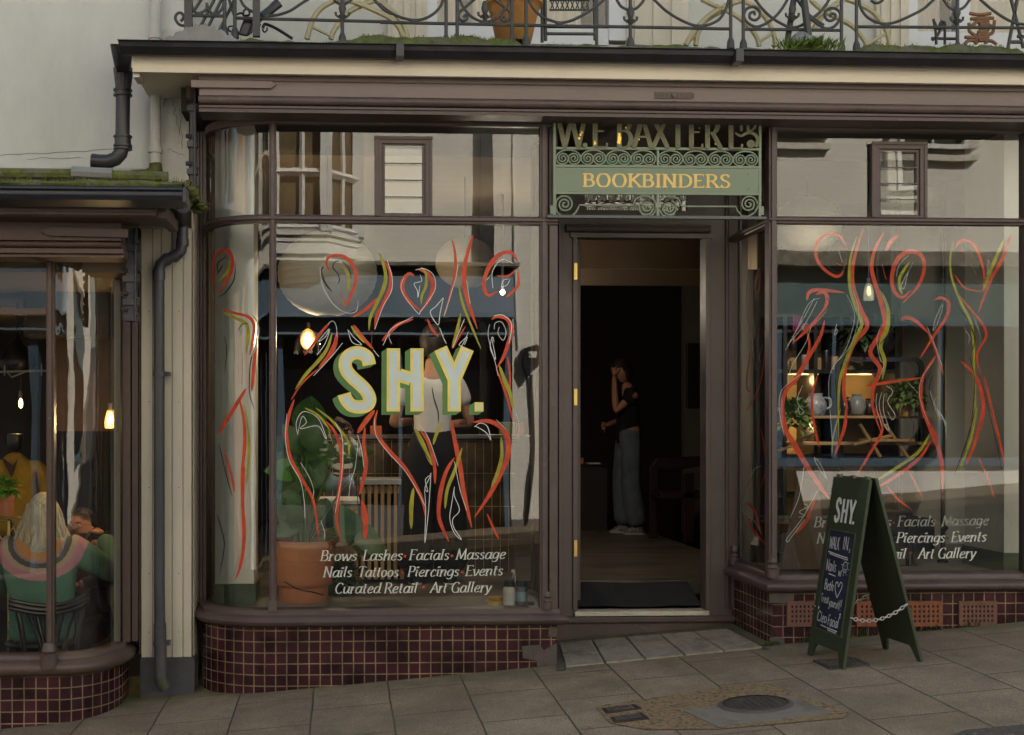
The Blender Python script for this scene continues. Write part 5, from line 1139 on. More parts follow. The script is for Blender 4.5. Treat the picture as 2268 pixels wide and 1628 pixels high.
z6, z7, z4, z5, z2, z3 = TR(900,800,2.268), TR(900,1400,2.035), TR(0,800,1.809), TR(0,1600,1.783), TR(2450,700,2.0352), TR(2450,1400,1.628)
LEFT = [(z6,'R',30,[(515,290),(490,230),(510,180),(580,165),(650,190),(705,260),(720,350),(690,450),(640,550),(600,460)]),
(z6,'Y',28,[(612,250),(650,300),(665,380),(650,450)]),(z6,'K',20,[(470,250),(450,290),(480,380),(535,450)]),(z6,'K',13,[(600,210),(560,215),(540,260),(580,310),(590,360),(575,390)]),(z6,'K',12,[(610,215),(660,260),(685,350)]),(z6,'K',9,[(505,450),(560,540)]),
(z6,'W',4,[(440,250),(460,400),(540,540),(640,610),(720,600),(735,520)]),(z6,'Y',34,[(895,140),(930,230),(950,330),(930,430),(870,560),(830,650),(820,750)]),
(z6,'R',36,[(940,210),(985,300),(985,420),(930,540),(880,640),(865,740)]),(z6,'W',5,[(960,200),(998,330),(995,440),(930,560),(865,740)]),
(z6,'R',30,[(885,495),(800,580),(695,645)]),(z6,'R',38,[(1170,325),(1130,310),(1085,360),(1080,430),(1130,520),(1220,595)]),(z6,'R',38,[(1205,275),(1280,310),(1315,400),(1290,500),(1220,600)]),
(z6,'Y',26,[(1225,255),(1262,310),(1262,400),(1230,480),(1225,550)]),(z6,'W',5,[(1215,315),(1228,365),(1170,385),(1195,440),(1200,490),(1215,400)]),
(z6,'W',5,[(1180,280),(1250,270),(1320,320),(1335,420),(1280,520),(1220,600),(1200,615),(1100,490),(1068,410),(1090,340)]),
(z6,'R',24,[(1462,40),(1485,130),(1490,260),(1460,430),(1408,635)]),(z6,'R',38,[(1628,5),(1590,130),(1560,260),(1560,400),(1600,560),(1660,735)]),(z6,'Y',16,[(1600,10),(1575,120)]),
(z6,'Y',22,[(1515,370),(1540,520),(1600,680),(1690,895)]),(z6,'W',5,[(1510,230),(1490,350),(1400,640)]),(z6,'W',4,[(1578,360),(1590,450),(1605,540)]),(z6,'K',10,[(1455,310),(1440,430)]),(z6,'K',8,[(1410,400),(1340,510)]),
(z6,'R',38,[(1975,215),(1930,150),(1860,145),(1790,200),(1735,290),(1710,400),(1745,475),(1820,440)]),(z6,'R',18,[(1810,325),(1900,325),(1965,270)]),(z6,'R',28,[(1975,290),(1975,400),(1880,495)]),
(z6,'W',5,[(1780,420),(1778,290),(1850,200),(1940,230)]),(z6,'W',5,[(1900,350),(1865,358),(1848,410),(1890,395),(1915,350)]),(z6,'W',6,[(1395,495),(1340,560),(1295,610),(1355,705),(1370,620),(1397,495)]),
(z6,'R',32,[(1165,660),(1050,700),(985,760),(920,830)]),(z6,'W',5,[(1165,640),(1000,730),(960,800),(928,865)]),(z6,'W',4,[(985,770),(975,800),(995,850)]),(z6,'R',24,[(1272,660),(1310,740),(1358,798)]),(z6,'W',5,[(1370,730),(1390,790),(1420,850)]),
(z6,'Y',30,[(1532,615),(1510,720),(1490,800),(1465,885)]),(z6,'R',16,[(1568,715),(1500,830),(1470,890)]),(z6,'W',5,[(1590,760),(1545,860),(1520,855),(1580,800),(1560,860)]),(z6,'W',5,[(1560,660),(1510,780),(1470,880)]),
(z6,'R',26,[(515,690),(450,760),(390,850),(320,940)]),(z6,'W',4,[(500,700),(535,675),(565,710),(572,800)]),(z6,'R',42,[(572,760),(555,860),(500,960),(430,1040)]),(z6,'R',14,[(430,1040),(300,1160),(215,1290)]),
(z6,'Y',32,[(535,765),(500,880),(440,970),(330,1090),(248,1205)]),(z6,'R',32,[(240,1285),(200,1400),(180,1500),(172,1600)]),(z6,'W',5,[(510,735),(430,830),(480,800),(515,740),(480,850),(415,940)]),(z6,'W',5,[(615,845),(530,950),(390,1100)]),
(z6,'Y',22,[(680,712),(720,770),(785,845)]),(z6,'R',32,[(700,705),(760,790),(855,895)]),(z6,'W',5,[(655,740),(690,840),(762,858),(700,800),(660,745)]),(z6,'R',22,[(842,750),(840,870)]),(z6,'W',6,[(855,900),(897,952)]),
(z6,'R',36,[(1770,662),(1820,640),(1890,660),(1925,740),(1900,850),(1860,960),(1810,1040)]),(z6,'W',6,[(1788,635),(1860,630),(1925,700),(1905,850)]),(z6,'W',4,[(1790,740),(1800,690),(1850,685),(1882,760),(1860,825),(1820,770),(1830,720)]),
(z6,'W',5,[(1770,800),(1802,972),(1760,880),(1778,800),(1790,840)]),(z6,'W',4,[(1755,700),(1745,800),(1800,1000),(1820,1100)]),(z6,'R',20,[(1805,1040),(1850,1150),(1900,1300),(1935,1450)]),(z6,'Y',38,[(1830,1020),(1870,1130),(1915,1240),(1937,1360)]),
(z6,'R',20,[(1892,950),(1910,1060),(1915,1200)]),(z6,'K',14,[(1308,1185),(1325,1280),(1355,1380),(1358,1470)]),(z6,'K',10,[(1395,1500),(1410,1550)]),
(z7,'R',30,[(190,5),(162,100),(165,200),(185,330),(240,440),(290,520),(350,640),(385,880)]),(z7,'W',4,[(165,30),(155,200),(180,350),(260,500),(285,640),(290,760)]),
(z7,'Y',20,[(290,-10),(380,40),(450,130),(495,260)]),(z7,'Y',22,[(368,-10),(470,70),(540,150),(592,230),(595,330)]),(z7,'K',9,[(420,100),(470,170),(495,270)]),
(z7,'R',30,[(438,82),(500,160),(540,280),(545,420),(520,640),(510,760),(538,915)]),(z7,'W',4,[(500,90),(545,180),(555,300),(540,500),(500,720)]),
(z7,'W',4,[(240,175),(230,90),(280,15),(380,60),(435,185),(430,195),(380,115),(260,135),(300,90),(270,50),(240,170)]),
(z7,'R',40,[(775,5),(715,80),(655,165)]),(z7,'R',32,[(795,5),(775,90),(790,170),(860,270),(980,400),(1060,530),(1110,640),(1128,745)]),(z7,'W',4,[(775,60),(785,180),(870,300),(980,420),(1070,560),(1125,670)]),
(z7,'R',32,[(708,125),(700,240),(715,380),(700,480),(668,595)]),(z7,'K',10,[(655,195),(690,280),(690,400),(655,530),(660,690)]),(z7,'R',42,[(688,630),(710,760),(708,905)]),(z7,'W',4,[(655,175),(685,280),(700,400)]),(z7,'W',3,[(660,210),(640,400),(610,500),(590,640)]),
(z7,'Y',36,[(1055,130),(1110,240),(1175,390)]),(z7,'R',30,[(1092,145),(1150,230),(1190,380),(1195,520)]),(z7,'W',4,[(1080,100),(1150,200),(1217,392)]),(z7,'K',10,[(1030,90),(1080,220),(1160,360)]),
(z7,'Y',26,[(1245,95),(1205,170),(1183,245)]),(z7,'R',14,[(1220,105),(1192,185)]),(z7,'R',38,[(1308,75),(1330,200),(1370,400),(1400,600),(1452,825)]),(z7,'R',34,[(1330,335),(1270,440),(1230,600),(1225,760),(1292,920)]),
(z7,'Y',28,[(1385,265),(1330,430),(1280,560),(1265,690)]),(z7,'R',44,[(1460,90),(1560,80),(1650,120),(1700,200),(1700,330),(1640,470),(1570,600),(1470,750)]),(z7,'Y',30,[(1655,190),(1660,320),(1630,440),(1585,545)]),
(z7,'W',5,[(1468,122),(1510,95),(1560,120),(1582,212),(1550,160),(1475,115)]),(z7,'W',4,[(1620,70),(1690,140)]),(z7,'Y',34,[(1045,545),(1030,680),(1030,830)]),(z7,'W',5,[(1165,455),(1128,490),(1145,570),(1125,545),(1160,470),(1165,460),(1150,700),(1125,925),(1130,700),(1122,560)]),
(z7,'W',5,[(1330,538),(1312,650),(1298,760),(1330,860),(1380,905),(1325,820),(1320,760),(1365,700),(1330,600),(1330,540)]),(z7,'W',3,[(1760,20),(1780,120),(1770,220)]),(z7,'R',18,[(1558,725),(1590,800),(1640,905)]),(z7,'W',4,[(1330,360),(1370,560),(1415,700)]),(z7,'W',3,[(400,770),(425,850),(428,905)]),
(z7,'W',3,[(260,370),(320,470),(350,560),(345,620)])]
paint(LEFT, flat(.0105), W1)
def on_curve(u, v, o):
    # intersect the viewing ray with the curved pane (elliptic cylinder, inset 12 mm)
    d = ray(u, v); a_, b_ = EX1 - EX0 - .012, EY - .012; lo, hi = 6.9, 7.9
    best = None; t = (D - .0 + 0) / d.y
    A_ = (d.x/a_)**2 + (d.y/b_)**2; ox, oy = C0.x - EX1, C0.y - EY
    B_ = 2*(ox*d.x/a_**2 + oy*d.y/b_**2); C_ = (ox/a_)**2 + (oy/b_)**2 - 1; disc_ = B_*B_ - 4*A_*C_
    if disc_ < 0: disc_ = 0
    t = (-B_ - math.sqrt(disc_)) / (2*A_); p = C0 + d*t
    if p.x > EX1: p = P(u, v, .012)
    nn = Vector(((p.x-EX1)/a_**2, (p.y-EY)/b_**2, 0)).normalized() if p.x < EX1 else Vector((0,-1,0))
    return p + nn * (.003 + o)
CURV = [(z4,'R',24,[(1350,370),(1325,280),(1325,170),(1360,110),(1410,105),(1440,160),(1430,240),(1390,310),(1365,365)]),(z4,'K',9,[(1350,240),(1352,180),(1405,138)]),(z4,'K',10,[(1345,250),(1365,220),(1380,188)]),(z4,'Y',18,[(1415,165),(1412,230),(1358,288)]),
(z4,'K',9,[(1458,170),(1450,280),(1400,360),(1350,392)]),(z4,'R',20,[(1320,370),(1345,470)]),(z4,'R',22,[(1380,462),(1460,490),(1540,515),(1572,570),(1560,680),(1545,750)]),(z4,'Y',24,[(1378,482),(1460,522),(1525,560),(1535,640),(1522,740)]),(z4,'K',6,[(1390,625),(1404,720),(1393,865)]),
(z4,'K',7,[(1475,600),(1500,560),(1540,555)]),(z4,'K',9,[(1560,500),(1595,560),(1580,700),(1550,800),(1545,980),(1575,1085)]),(z4,'Y',10,[(1385,690),(1390,850)]),(z4,'R',26,[(1587,670),(1570,830),(1558,975)]),(z4,'R',18,[(1502,735),(1498,930)]),(z4,'K',6,[(1475,800),(1482,935)]),
(z4,'R',26,[(1524,955),(1460,1060),(1352,1243)]),(z4,'R',24,[(1480,1010),(1510,1150),(1515,1300),(1500,1460),(1495,1640)]),(z4,'Y',18,[(1510,1055),(1540,1250),(1535,1450),(1522,1560)]),(z4,'R',16,[(1388,1335),(1430,1480),(1452,1600)]),(z4,'K',8,[(1357,1295),(1400,1480),(1440,1625)]),(z4,'W',4,[(1555,500),(1600,570),(1590,680),(1560,760)]),
(z5,'R',26,[(1492,-10),(1480,200),(1490,400),(1475,560),(1438,682)]),(z5,'Y',14,[(1517,0),(1498,130)]),(z5,'R',14,[(1385,0),(1432,140)]),(z5,'K',9,[(1325,280),(1355,380),(1370,480),(1340,660)]),(z5,'Y',9,[(1290,130),(1335,310)]),(z5,'K',10,[(1462,530),(1425,660)]),(z5,'W',4,[(1465,150),(1455,300),(1470,420)])]
paint(CURV, on_curve, W1)
RIGHT = [(z2,'R',26,[(912,312),(860,222),(780,205),(710,250),(690,340),(730,430),(820,497),(872,480),(890,420)]),(z2,'R',34,[(830,405),(875,425)]),(z2,'K',12,[(768,250),(800,225),(860,260),(900,330),(890,440),(820,470),(740,380)]),(z2,'K',12,[(775,270),(800,330),(850,345)]),(z2,'W',4,[(850,320),(865,370),(875,400)]),
(z2,'R',34,[(1022,165),(980,290),(950,420),(950,560),(1000,720),(1048,845),(960,960),(900,1120),(885,1300),(905,1430),(868,1640)]),(z2,'Y',28,[(975,220),(930,380),(925,560),(970,720),(1010,830),(960,940),(880,1140),(850,1300),(848,1640)]),(z2,'K',9,[(1060,175),(1025,295)]),
(z2,'R',38,[(1165,195),(1110,290),(1078,420),(1100,540),(1150,700),(1168,850),(1070,1020),(1138,1140),(1095,1260),(1085,1400),(1142,1580)]),(z2,'Y',34,[(1138,590),(1190,720),(1190,850),(1140,980),(1170,1090),(1153,1215)]),(z2,'K',9,[(1192,168),(1130,300),(1118,500),(1160,640)]),(z2,'K',10,[(1265,675),(1240,830),(1128,985)]),
(z2,'R',32,[(1268,208),(1210,260),(1178,325)]),(z2,'R',24,[(1150,410),(1178,518)]),(z2,'R',36,[(1295,685),(1400,570),(1445,440),(1420,350),(1340,325),(1260,380),(1220,500),(1235,600),(1290,645),(1350,595)]),(z2,'K',16,[(1345,368),(1270,440),(1250,525)]),(z2,'Y',26,[(1340,400),(1270,520),(1290,625)]),(z2,'W',5,[(1368,398),(1310,510),(1283,565),(1305,580),(1330,480),(1365,400)]),(z2,'W',4,[(1250,500),(1270,420),(1340,350)]),
(z2,'R',30,[(628,668),(645,610),(720,592),(892,612)]),(z2,'R',34,[(690,625),(750,610),(772,670),(740,750),(640,860),(528,965)]),(z2,'W',4,[(715,650),(640,690),(560,860),(480,1012)]),(z2,'W',4,[(680,650),(600,800),(490,985)]),(z2,'W',4,[(700,670),(620,820),(500,970)]),(z2,'K',12,[(770,640),(780,700),(700,800)]),
(z2,'R',36,[(752,805),(720,920),(640,1060),(560,1200),(480,1300),(460,1420),(505,1620)]),(z2,'R',20,[(632,885),(645,1000),(600,1110)]),(z2,'W',4,[(662,828),(620,960),(520,1130),(498,1245)]),(z2,'W',4,[(605,1165),(480,1260),(440,1330),(438,1450),(470,1610)]),(z2,'R',20,[(702,1185),(665,1330),(670,1480),(697,1640)]),
(z2,'W',4,[(600,1255),(560,1350),(575,1400),(605,1440),(580,1460),(570,1410),(600,1400)]),(z2,'W',4,[(905,625),(960,780),(900,1000),(800,1150),(780,1300),(805,1628)]),(z2,'W',4,[(950,600),(990,760),(930,980),(830,1100)]),(z2,'K',8,[(880,640),(940,830),(860,1050),(800,1200)]),(z2,'W',5,[(825,855),(840,880),(820,905),(835,830)]),(z2,'W',4,[(980,850),(990,880)]),
(z2,'R',22,[(1035,1262),(1200,1235),(1430,1203)]),(z2,'W',4,[(1150,830),(1115,940),(1140,1080),(1165,1110),(1130,1210)]),(z2,'W',5,[(1150,1305),(1130,1400),(1170,1540),(1200,1560),(1160,1430),(1165,1310)]),(z2,'W',5,[(1180,1260),(1225,1300),(1190,1370),(1240,1460),(1220,1495),(1190,1440)]),(z2,'W',4,[(1115,1310),(1110,1400),(1150,1540)]),
(z2,'R',30,[(1283,802),(1330,785),(1400,820),(1475,895)]),(z2,'R',22,[(1470,890),(1530,1020),(1577,1180)]),(z2,'K',8,[(1285,815),(1340,815),(1410,870)]),(z2,'R',28,[(1515,662),(1570,648),(1615,690),(1600,780),(1520,900),(1415,1070)]),(z2,'K',9,[(1503,668),(1560,622),(1630,640),(1635,735)]),(z2,'W',4,[(1570,690),(1520,800),(1510,880),(1560,760),(1575,690)]),(z2,'W',5,[(1465,850),(1510,960),(1570,1120)]),
(z2,'R',28,[(1530,1045),(1440,1190),(1420,1350),(1470,1500),(1555,1640)]),(z2,'W',4,[(1515,1080),(1425,1210),(1415,1350),(1480,1530)]),(z2,'K',9,[(1382,1085),(1330,1170)]),(z2,'K',8,[(1460,1040),(1418,1120)]),(z2,'K',9,[(1495,1150),(1450,1250),(1460,1340)]),(z2,'K',8,[(1505,1180),(1480,1300),(1530,1480)]),(z2,'K',8,[(1300,1235),(1400,1345)]),
(z2,'K',6,[(1350,1420),(1398,1500),(1395,1628)]),(z2,'K',6,[(1335,1460),(1370,1530),(1365,1610)]),(z2,'K',6,[(1380,1370),(1425,1460),(1425,1600)]),(z2,'W',4,[(1480,1290),(1530,1420),(1580,1500),(1600,1628)]),(z2,'W',4,[(1535,1330),(1510,1400),(1570,1500)]),(z2,'W',4,[(1330,1235),(1400,1310)]),
(z2,'Y',22,[(1650,255),(1625,380),(1640,520),(1700,680),(1770,820),(1790,1000),(1790,1150),(1800,1400),(1768,1640)]),(z2,'R',26,[(1655,310),(1690,258),(1750,250),(1810,310),(1850,420),(1865,520),(1848,605)]),(z2,'R',14,[(1655,485),(1730,580),(1845,602)]),(z2,'R',32,[(1695,300),(1705,355)]),(z2,'K',9,[(1710,278),(1800,360),(1848,465)]),(z2,'K',8,[(1738,500),(1825,562)]),(z2,'Y',26,[(1768,408),(1808,488)]),(z2,'W',4,[(1880,380),(1900,410),(1880,490),(1890,380)]),
(z2,'R',28,[(2048,208),(1990,370),(1900,540),(1822,748)]),(z2,'Y',28,[(2003,238),(1930,400),(1855,600)]),(z2,'K',8,[(1977,248),(1918,405)]),(z2,'R',20,[(1672,615),(1770,730),(1850,830),(1875,920),(1810,1050),(1845,1210)]),(z2,'K',10,[(1663,685),(1760,830),(1797,950),(1768,1032)]),(z2,'K',8,[(1760,1055),(1795,1250),(1758,1640)]),(z2,'K',9,[(1853,895),(1830,975)]),
(z2,'R',32,[(1697,1085),(1800,1190),(1850,1330),(1850,1480),(1798,1640)]),(z2,'R',20,[(1862,1195),(1910,1400),(1965,1640)]),(z2,'K',8,[(1818,1125),(1880,1380),(1935,1610)]),(z2,'W',3,[(1790,780),(1830,900),(1830,980)]),(z2,'W',3,[(1720,860),(1760,920),(1745,980)]),(z2,'Y',6,[(1978,735),(1982,900)]),
(z3,'R',34,[(355,-10),(370,90),(430,190),(500,310),(570,420),(630,500)]),(z3,'R',18,[(528,-10),(545,100),(572,210)]),(z3,'R',22,[(720,-10),(712,100),(655,260)]),(z3,'R',18,[(880,-10),(922,112),(850,250),(775,375)]),(z3,'Y',8,[(690,-5),(650,150),(640,260)]),
(z3,'R',28,[(1138,-10),(1190,110),(1250,270),(1258,460)]),(z3,'Y',22,[(1185,140),(1130,230),(1040,300),(875,405)]),(z3,'R',22,[(1193,170),(1130,270),(1000,370),(885,440)]),(z3,'Y',18,[(1452,-10),(1410,180),(1345,350)]),(z3,'R',18,[(1482,-10),(1440,180),(1385,310)]),(z3,'K',8,[(1440,-5),(1390,180),(1325,360)]),(z3,'R',16,[(1528,-10),(1570,150),(1603,310)]),(z3,'K',7,[(1518,30),(1560,200),(1603,430)]),(z3,'K',6,[(1608,475),(1550,680)]),(z3,'K',6,[(1600,540),(1640,650)]),
(z3,'W',4,[(487,315),(460,480),(408,605)]),(z3,'W',5,[(560,452),(480,600),(392,718),(400,735),(412,715),(490,612)]),(z3,'W',4,[(485,525),(508,540),(460,570),(490,590),(455,600)]),(z3,'R',20,[(552,485),(500,620),(440,690)]),(z3,'W',4,[(540,262),(560,310),(612,385),(575,300),(542,265)]),
(z3,'R',16,[(945,425),(1010,500),(1085,555)]),(z3,'R',10,[(1068,335),(1110,420),(1148,495)]),(z3,'R',12,[(1453,262),(1510,380),(1545,490)]),(z3,'K',6,[(1295,425),(1258,505)]),(z3,'K',6,[(1010,395),(1060,470)]),(z3,'K',6,[(990,430),(1050,520),(1120,590)]),(z3,'K',8,[(1100,20),(1090,120)]),(z3,'K',6,[(1118,0),(1130,60),(1110,130),(1060,190)]),(z3,'K',6,[(1190,120),(1130,210),(1080,250)]),(z3,'W',4,[(1235,0),(1280,90),(1275,130)])]
paint(RIGHT, flat(.024), W2_)
SIDE = [(z2,'R',10,[(290,440),(255,520),(262,620),(285,580),(290,450)]),(z2,'Y',10,[(280,485),(255,560),(265,660)]),(z2,'R',8,[(265,850),(325,930),(300,1200),(250,1340),(190,1440)]),(z2,'W',3,[(235,380),(200,560),(195,760),(225,900),(262,1150)]),(z2,'W',3,[(310,970),(285,1060),(300,1100)]),(z2,'R',12,[(225,1000),(195,1250),(230,1310)]),(z2,'Y',6,[(215,1360),(185,1450)]),
(z3,'R',14,[(150,515),(200,560),(240,700)]),(z3,'W',4,[(240,315),(205,330),(180,380),(145,480),(140,570),(200,620),(242,695)]),(z3,'R',12,[(190,290),(150,420)]),(z3,'R',14,[(150,600),(200,680),(265,755)]),(z3,'R',10,[(235,100),(265,300),(235,440)]),(z3,'R',10,[(232,565),(285,540)])]
paint(SIDE, lambda u, v, o: PX(u, v, XD) + Vector((.012-o, 0, 0)), W2_)
# number 8 on the meter box
k = INK(lambda u, v, o: RF(u, v, W2-.177-o)); k.text("8", 1170.5, 1177.5, 791, 9.5, 0, .16, .14)
o_ = k.build("number", BLACKM, mb)

# reflection of the sign's scrollwork, painted on the fanlight pane
k = INK(flat(DY+.012), .0001)
for i in range(9):
    for sd in (-1, 1):
        cu = 1308 + i*25.2 + sd*5.2; k.stroke([(cu + sd*(10-7.5*t/18)*math.cos(t*.62+1.5)*.62, 436 - (10-7.5*t/18)*math.sin(t*.62+1.5)) for t in range(19)], lambda d, t: 2.6, True, 2)
for i in range(10): k.poly([(1298+i*24.6,448),(1306+i*24.6,448),(1302+i*24.6,440)])
k.build("reflected_scrolls", WHT, FAN)
# ================================================================ hanging sign
YS = -.045
sg = thing("hanging_sign", P(1456, 480, YS), "sage green wrought iron bookbinders sign with gold lettering over the doorway", "sign")
SGR = M("sign_green_paint", (.21,.265,.19), .5, .1, 10, .15, 80, col2=(.25,.27,.20), c2=(.6,.8)); SPL = M("sign_panel_green", (.185,.245,.17), .5, .07, 3)
WORN = M("worn_letter_metal", (.165,.17,.105), .7, .25, 14, .4, 90, col2=(.11,.10,.06), c2=(.52,.7)); GOLD = M("gold_paint", (.78,.55,.17), .45, .15, 12)
SGt = TR(1880,380,3.0649)
sp = lambda x, y_, yy=YS: P(*SGt(x, y_), yy)
b = MB()
def bar(b, x0, y0, x1, y1, w_, dpt=.014):
    a, c_ = sp(x0,y0), sp(x1,y1); d = (c_-a).normalized(); n_ = Vector((-d.z,0,d.x))*(w_/2)
    b.prism([((a+n_).x,(a+n_).z),((c_+n_).x,(c_+n_).z),((c_-n_).x,(c_-n_).z),((a-n_).x,(a-n_).z)], YS-dpt/2, YS+dpt/2)
for x in (47, 2198): bar(b, x, 40, x, 1110, .016, .020)
for y0, y1 in ((390,402),(575,592),(858,872)): bar(b, 52, y0, 2192, y1, .015, .018)
bar(b, 1130, 402, 1130, 583, .014); bar(b, 1130, 868, 1130, 1105, .018)
bar(b, 20, 990, 20, 1080, .02); bar(b, 2222, 1000, 2222, 1090, .02)
fr_ = b.build("sign_frame", SGR, sg, bevel=.002)
b = MB(); bar(b, -30, 1105, 2260, 1122, .016, .03); b.build("support_bar", M("lead_grey_paint", (.10,.105,.115), .5, .2, 9), sg)
b = MB()
def spiral(cx, cy, r0, r1, a0, turns, n=40, sgn=1, ell=1.0):
    return [(cx + (r0+(r1-r0)*i/n)*math.cos(a0+sgn*2*math.pi*turns*i/n)*ell, cy + (r0+(r1-r0)*i/n)*math.sin(a0+sgn*2*math.pi*turns*i/n)) for i in range(n+1)]
def srod(b, pts, r=.0055):
    b.tube([sp(*p) for p in pts], r, 6)
for k in range(8):
    cx = 193 + k*262 + (22 if k > 3 else 0); cy = 488 + k*2.4
    # outer arch and two inward spirals
    lf = spiral(cx-55, cy+8, 70, 10, math.pi*1.25, 2.1, 44, -1); rt = spiral(cx+55, cy+8, 70, 10, -math.pi*.25, 2.1, 44, 1)
    arch = [(cx-55+70*math.cos(math.pi*1.25), cy+8+70*math.sin(math.pi*1.25)), (cx-70, cy-68), (cx, cy-84), (cx+70, cy-68), (cx+55+70*math.cos(-math.pi*.25), cy+8+70*math.sin(-math.pi*.25))]
    aa = [(cx + 127*math.cos(t), cy + 4 - 86*math.sin(t)) for t in [math.pi*i/20 for i in range(21)]]
    srod(b, aa); srod(b, spiral(cx-58, cy+6, 70, 8, math.pi, 2.25, 44, -1), .005); srod(b, spiral(cx+58, cy+6, 70, 8, 0, 2.25, 44, 1), .005)
# lower corner scrolls
srod(b, [(60,1000)] + spiral(155, 975, 95, 10, math.pi, 2.3, 50, 1)); srod(b, spiral(165, 990, 105, 130, math.pi, .45, 14, -1) + [(300,1010),(308,985),(560,985),(865,988),(880,960),(900,920),(960,892),(1030,890),(1090,930),(1110,975)])
srod(b, spiral(1018, 1010, 88, 8, math.pi*1.4, 2.4, 50, -1)); srod(b, [(1105,975),(1108,1040),(1080,1085),(1030,1105),(970,1085),(935,1030),(935,985),(960,940)])
srod(b, spiral(1248, 1018, 82, 8, -math.pi*.4, 2.4, 50, 1)); srod(b, [(1150,980),(1160,930),(1220,892),(1290,890),(1350,925),(1375,990),(1395,998),(1700,1000),(1950,1000),(1962,1040),(2010,1100),(2080,1105),(2150,1060),(2190,980)])
srod(b, [(1150,985),(1148,1040),(1180,1090),(1240,1108),(1300,1080),(1328,1020),(1310,965)])
srod(b, spiral(2085, 975, 90, 10, 0, 2.3, 50, -1))
b.prism([(sp(1100,960).x, sp(1100,960).z),(sp(1160,960).x, sp(1160,960).z),(sp(1160,1015).x, sp(1160,1015).z),(sp(1100,1015).x, sp(1100,1015).z)], YS-.014, YS+.014)
b.build("scrollwork", SGR, sg, smooth=True, angle=50)
b = MB(); a_, c_ = sp(58,592), sp(2186,862); b.prism([(sp(58,592).x,sp(58,592).z),(sp(2186,606).x,sp(2186,606).z),(sp(2186,858).x,sp(2186,858).z),(sp(58,844).x,sp(58,844).z)], YS-.006, YS+.006)
pn = b.build("name_panel", SPL, sg, bevel=.001)
b = MB()
for x, y_ in ((346,640),(1215,653),(2076,662),(338,805),(1210,807),(2082,813)): b.tube([sp(x,y_,YS-.006), sp(x,y_,YS-.010)], .0028, 8)
b.build("screw", BLACKM, pn)
k = INK(lambda x, y_, o: sp(x, y_, YS-.007-o)); k.text("BOOKBINDERS", 350, 1890, 788, 132, 0, .22, .095, .135, 800, gap=.11); k.build("lettering", GOLD, pn)
# W.E.BAXTER LTD cut-out letters standing on the frame
k = INK(lambda x, y_, o: sp(x, y_, YS-.006-o), .0002)
def cut(ch, x0, x1, vb, cap=322, th=.155, tn=.06): k.text(ch, x0, x1, vb, cap, 0, th, tn, .05, gap=.04)
for ch, x0, x1, vb in (("W",85,375,378),(".",345,395,375),("E",445,600,379),("B",700,860,381),("A",880,1060,382),("X",1075,1240,384),("T",1250,1430,386),("E",1455,1600,388),("R",1625,1790,389),("L",1870,2010,391)): cut(ch, x0, x1, vb)
k.text("TD", 1960, 2160, 205, 155, 0, .20, .10, .05)
k.stroke([(1940,228),(2000,260),(2080,225),(2150,250),(2180,310),(2150,375)], lambda d, t: 20 + 24*t, True); k.poly([(2105 + 42*math.cos(a), 345 + 42*math.sin(a)) for a in [i*math.pi/10 for i in range(20)]])
k.poly([(367 + 26*math.cos(a), 358 + 26*math.sin(a)) for a in [i*math.pi/8 for i in range(16)]])
o = k.build("cut_out_lettering", WORN, sg); sm_ = o.modifiers.new("thick", 'SOLIDIFY'); sm_.thickness = .008; sm_.offset = 0
k = INK(lambda x, y_, o: sp(x, y_, YS-.0135-o), .00005); random.seed(3)
def flake(x, y_, r_): k.poly([(x + r_*random.uniform(.5,1.1)*math.cos(a), y_ + r_*1.4*random.uniform(.5,1.1)*math.sin(a)) for a in [i*math.pi/4 for i in range(8)]])
for x, y_, r_ in ((728,250,22),(728,290,24),(725,325,22),(800,175,12),(335,220,11),(320,250,12),(308,285,12),(474,330,14),(470,342,12),(934,295,10),(1022,300,8),(1345,90,8),(1345,270,6),(1500,180,6),(1738,340,10),(1905,290,7),(1570,180,7),(1190,300,6),(265,150,6)): flake(x, y_, r_)
k.build("gold_leaf_flake", M("bright_gold_leaf", (.85,.52,.08), .3, .3, 40, metal=.5), sg)

# ================================================================ sandwich board
fl_, fr2 = G(1787,1450), G(1866,1484); rl_, rr2 = G(1955,1437), G(2039,1467)
ridge_m = ((fr2 + rr2) / 2); wdir = (fr2 - fl_ + rr2 - rl_).normalized() * 1.0
def vert_at(p, v):
    """point above p that projects to image row v"""
    d = (p - C0).dot(FW); return Vector((p.x, p.y, CZ + (V0 - v)/F*d))
def ridge(u, v, a, c_):
    # point on the ray (u,v) lying over the segment a-c_
    d = ray(u, v); n_ = Vector((c_.y-a.y, a.x-c_.x, 0)); t = (a - C0).dot(n_) / d.dot(n_); return C0 + d*t
mN = (fr2 + rr2)/2; mF = (fl_ + rl_)/2; tN = ridge(1926, 1062, fr2, rr2); tF = tN + (fl_ - fr2 + rl_ - rr2)/2; tF.z = tN.z + GS*(tF.x-tN.x)*0
ab = thing("sandwich_board", (fl_+fr2+rl_+rr2)/4, "green wooden sandwich board with a chalked blackboard panel on the pavement", "sandwich board")
GBO = M("green_board_paint", (.034,.050,.025), .45, .12, 4, .1, 60, col2=(.046,.064,.035), c2=(.55,.8)); 
def panel_fn(b0, b1, t0, t1):
    """b0,b1 bottom corners, t0,t1 top corners; returns f(s,t,o) with s across, t up, o out of the face"""
    nn = (b1-b0).cross(t0-b0).normalized()
    return (lambda s, t, o: (b0.lerp(b1, s)).lerp(t0.lerp(t1, s), t) + nn*o), nn
ft, fn = panel_fn(fl_, fr2, tF, tN)
if fn.dot(C0 - fl_) < 0: fn = -fn
def face(s, t, o): return (fl_.lerp(fr2, s)).lerp(tF.lerp(tN, s), t) + fn*o
rt_n = (rr2-rl_).cross(tN-rr2).normalized()
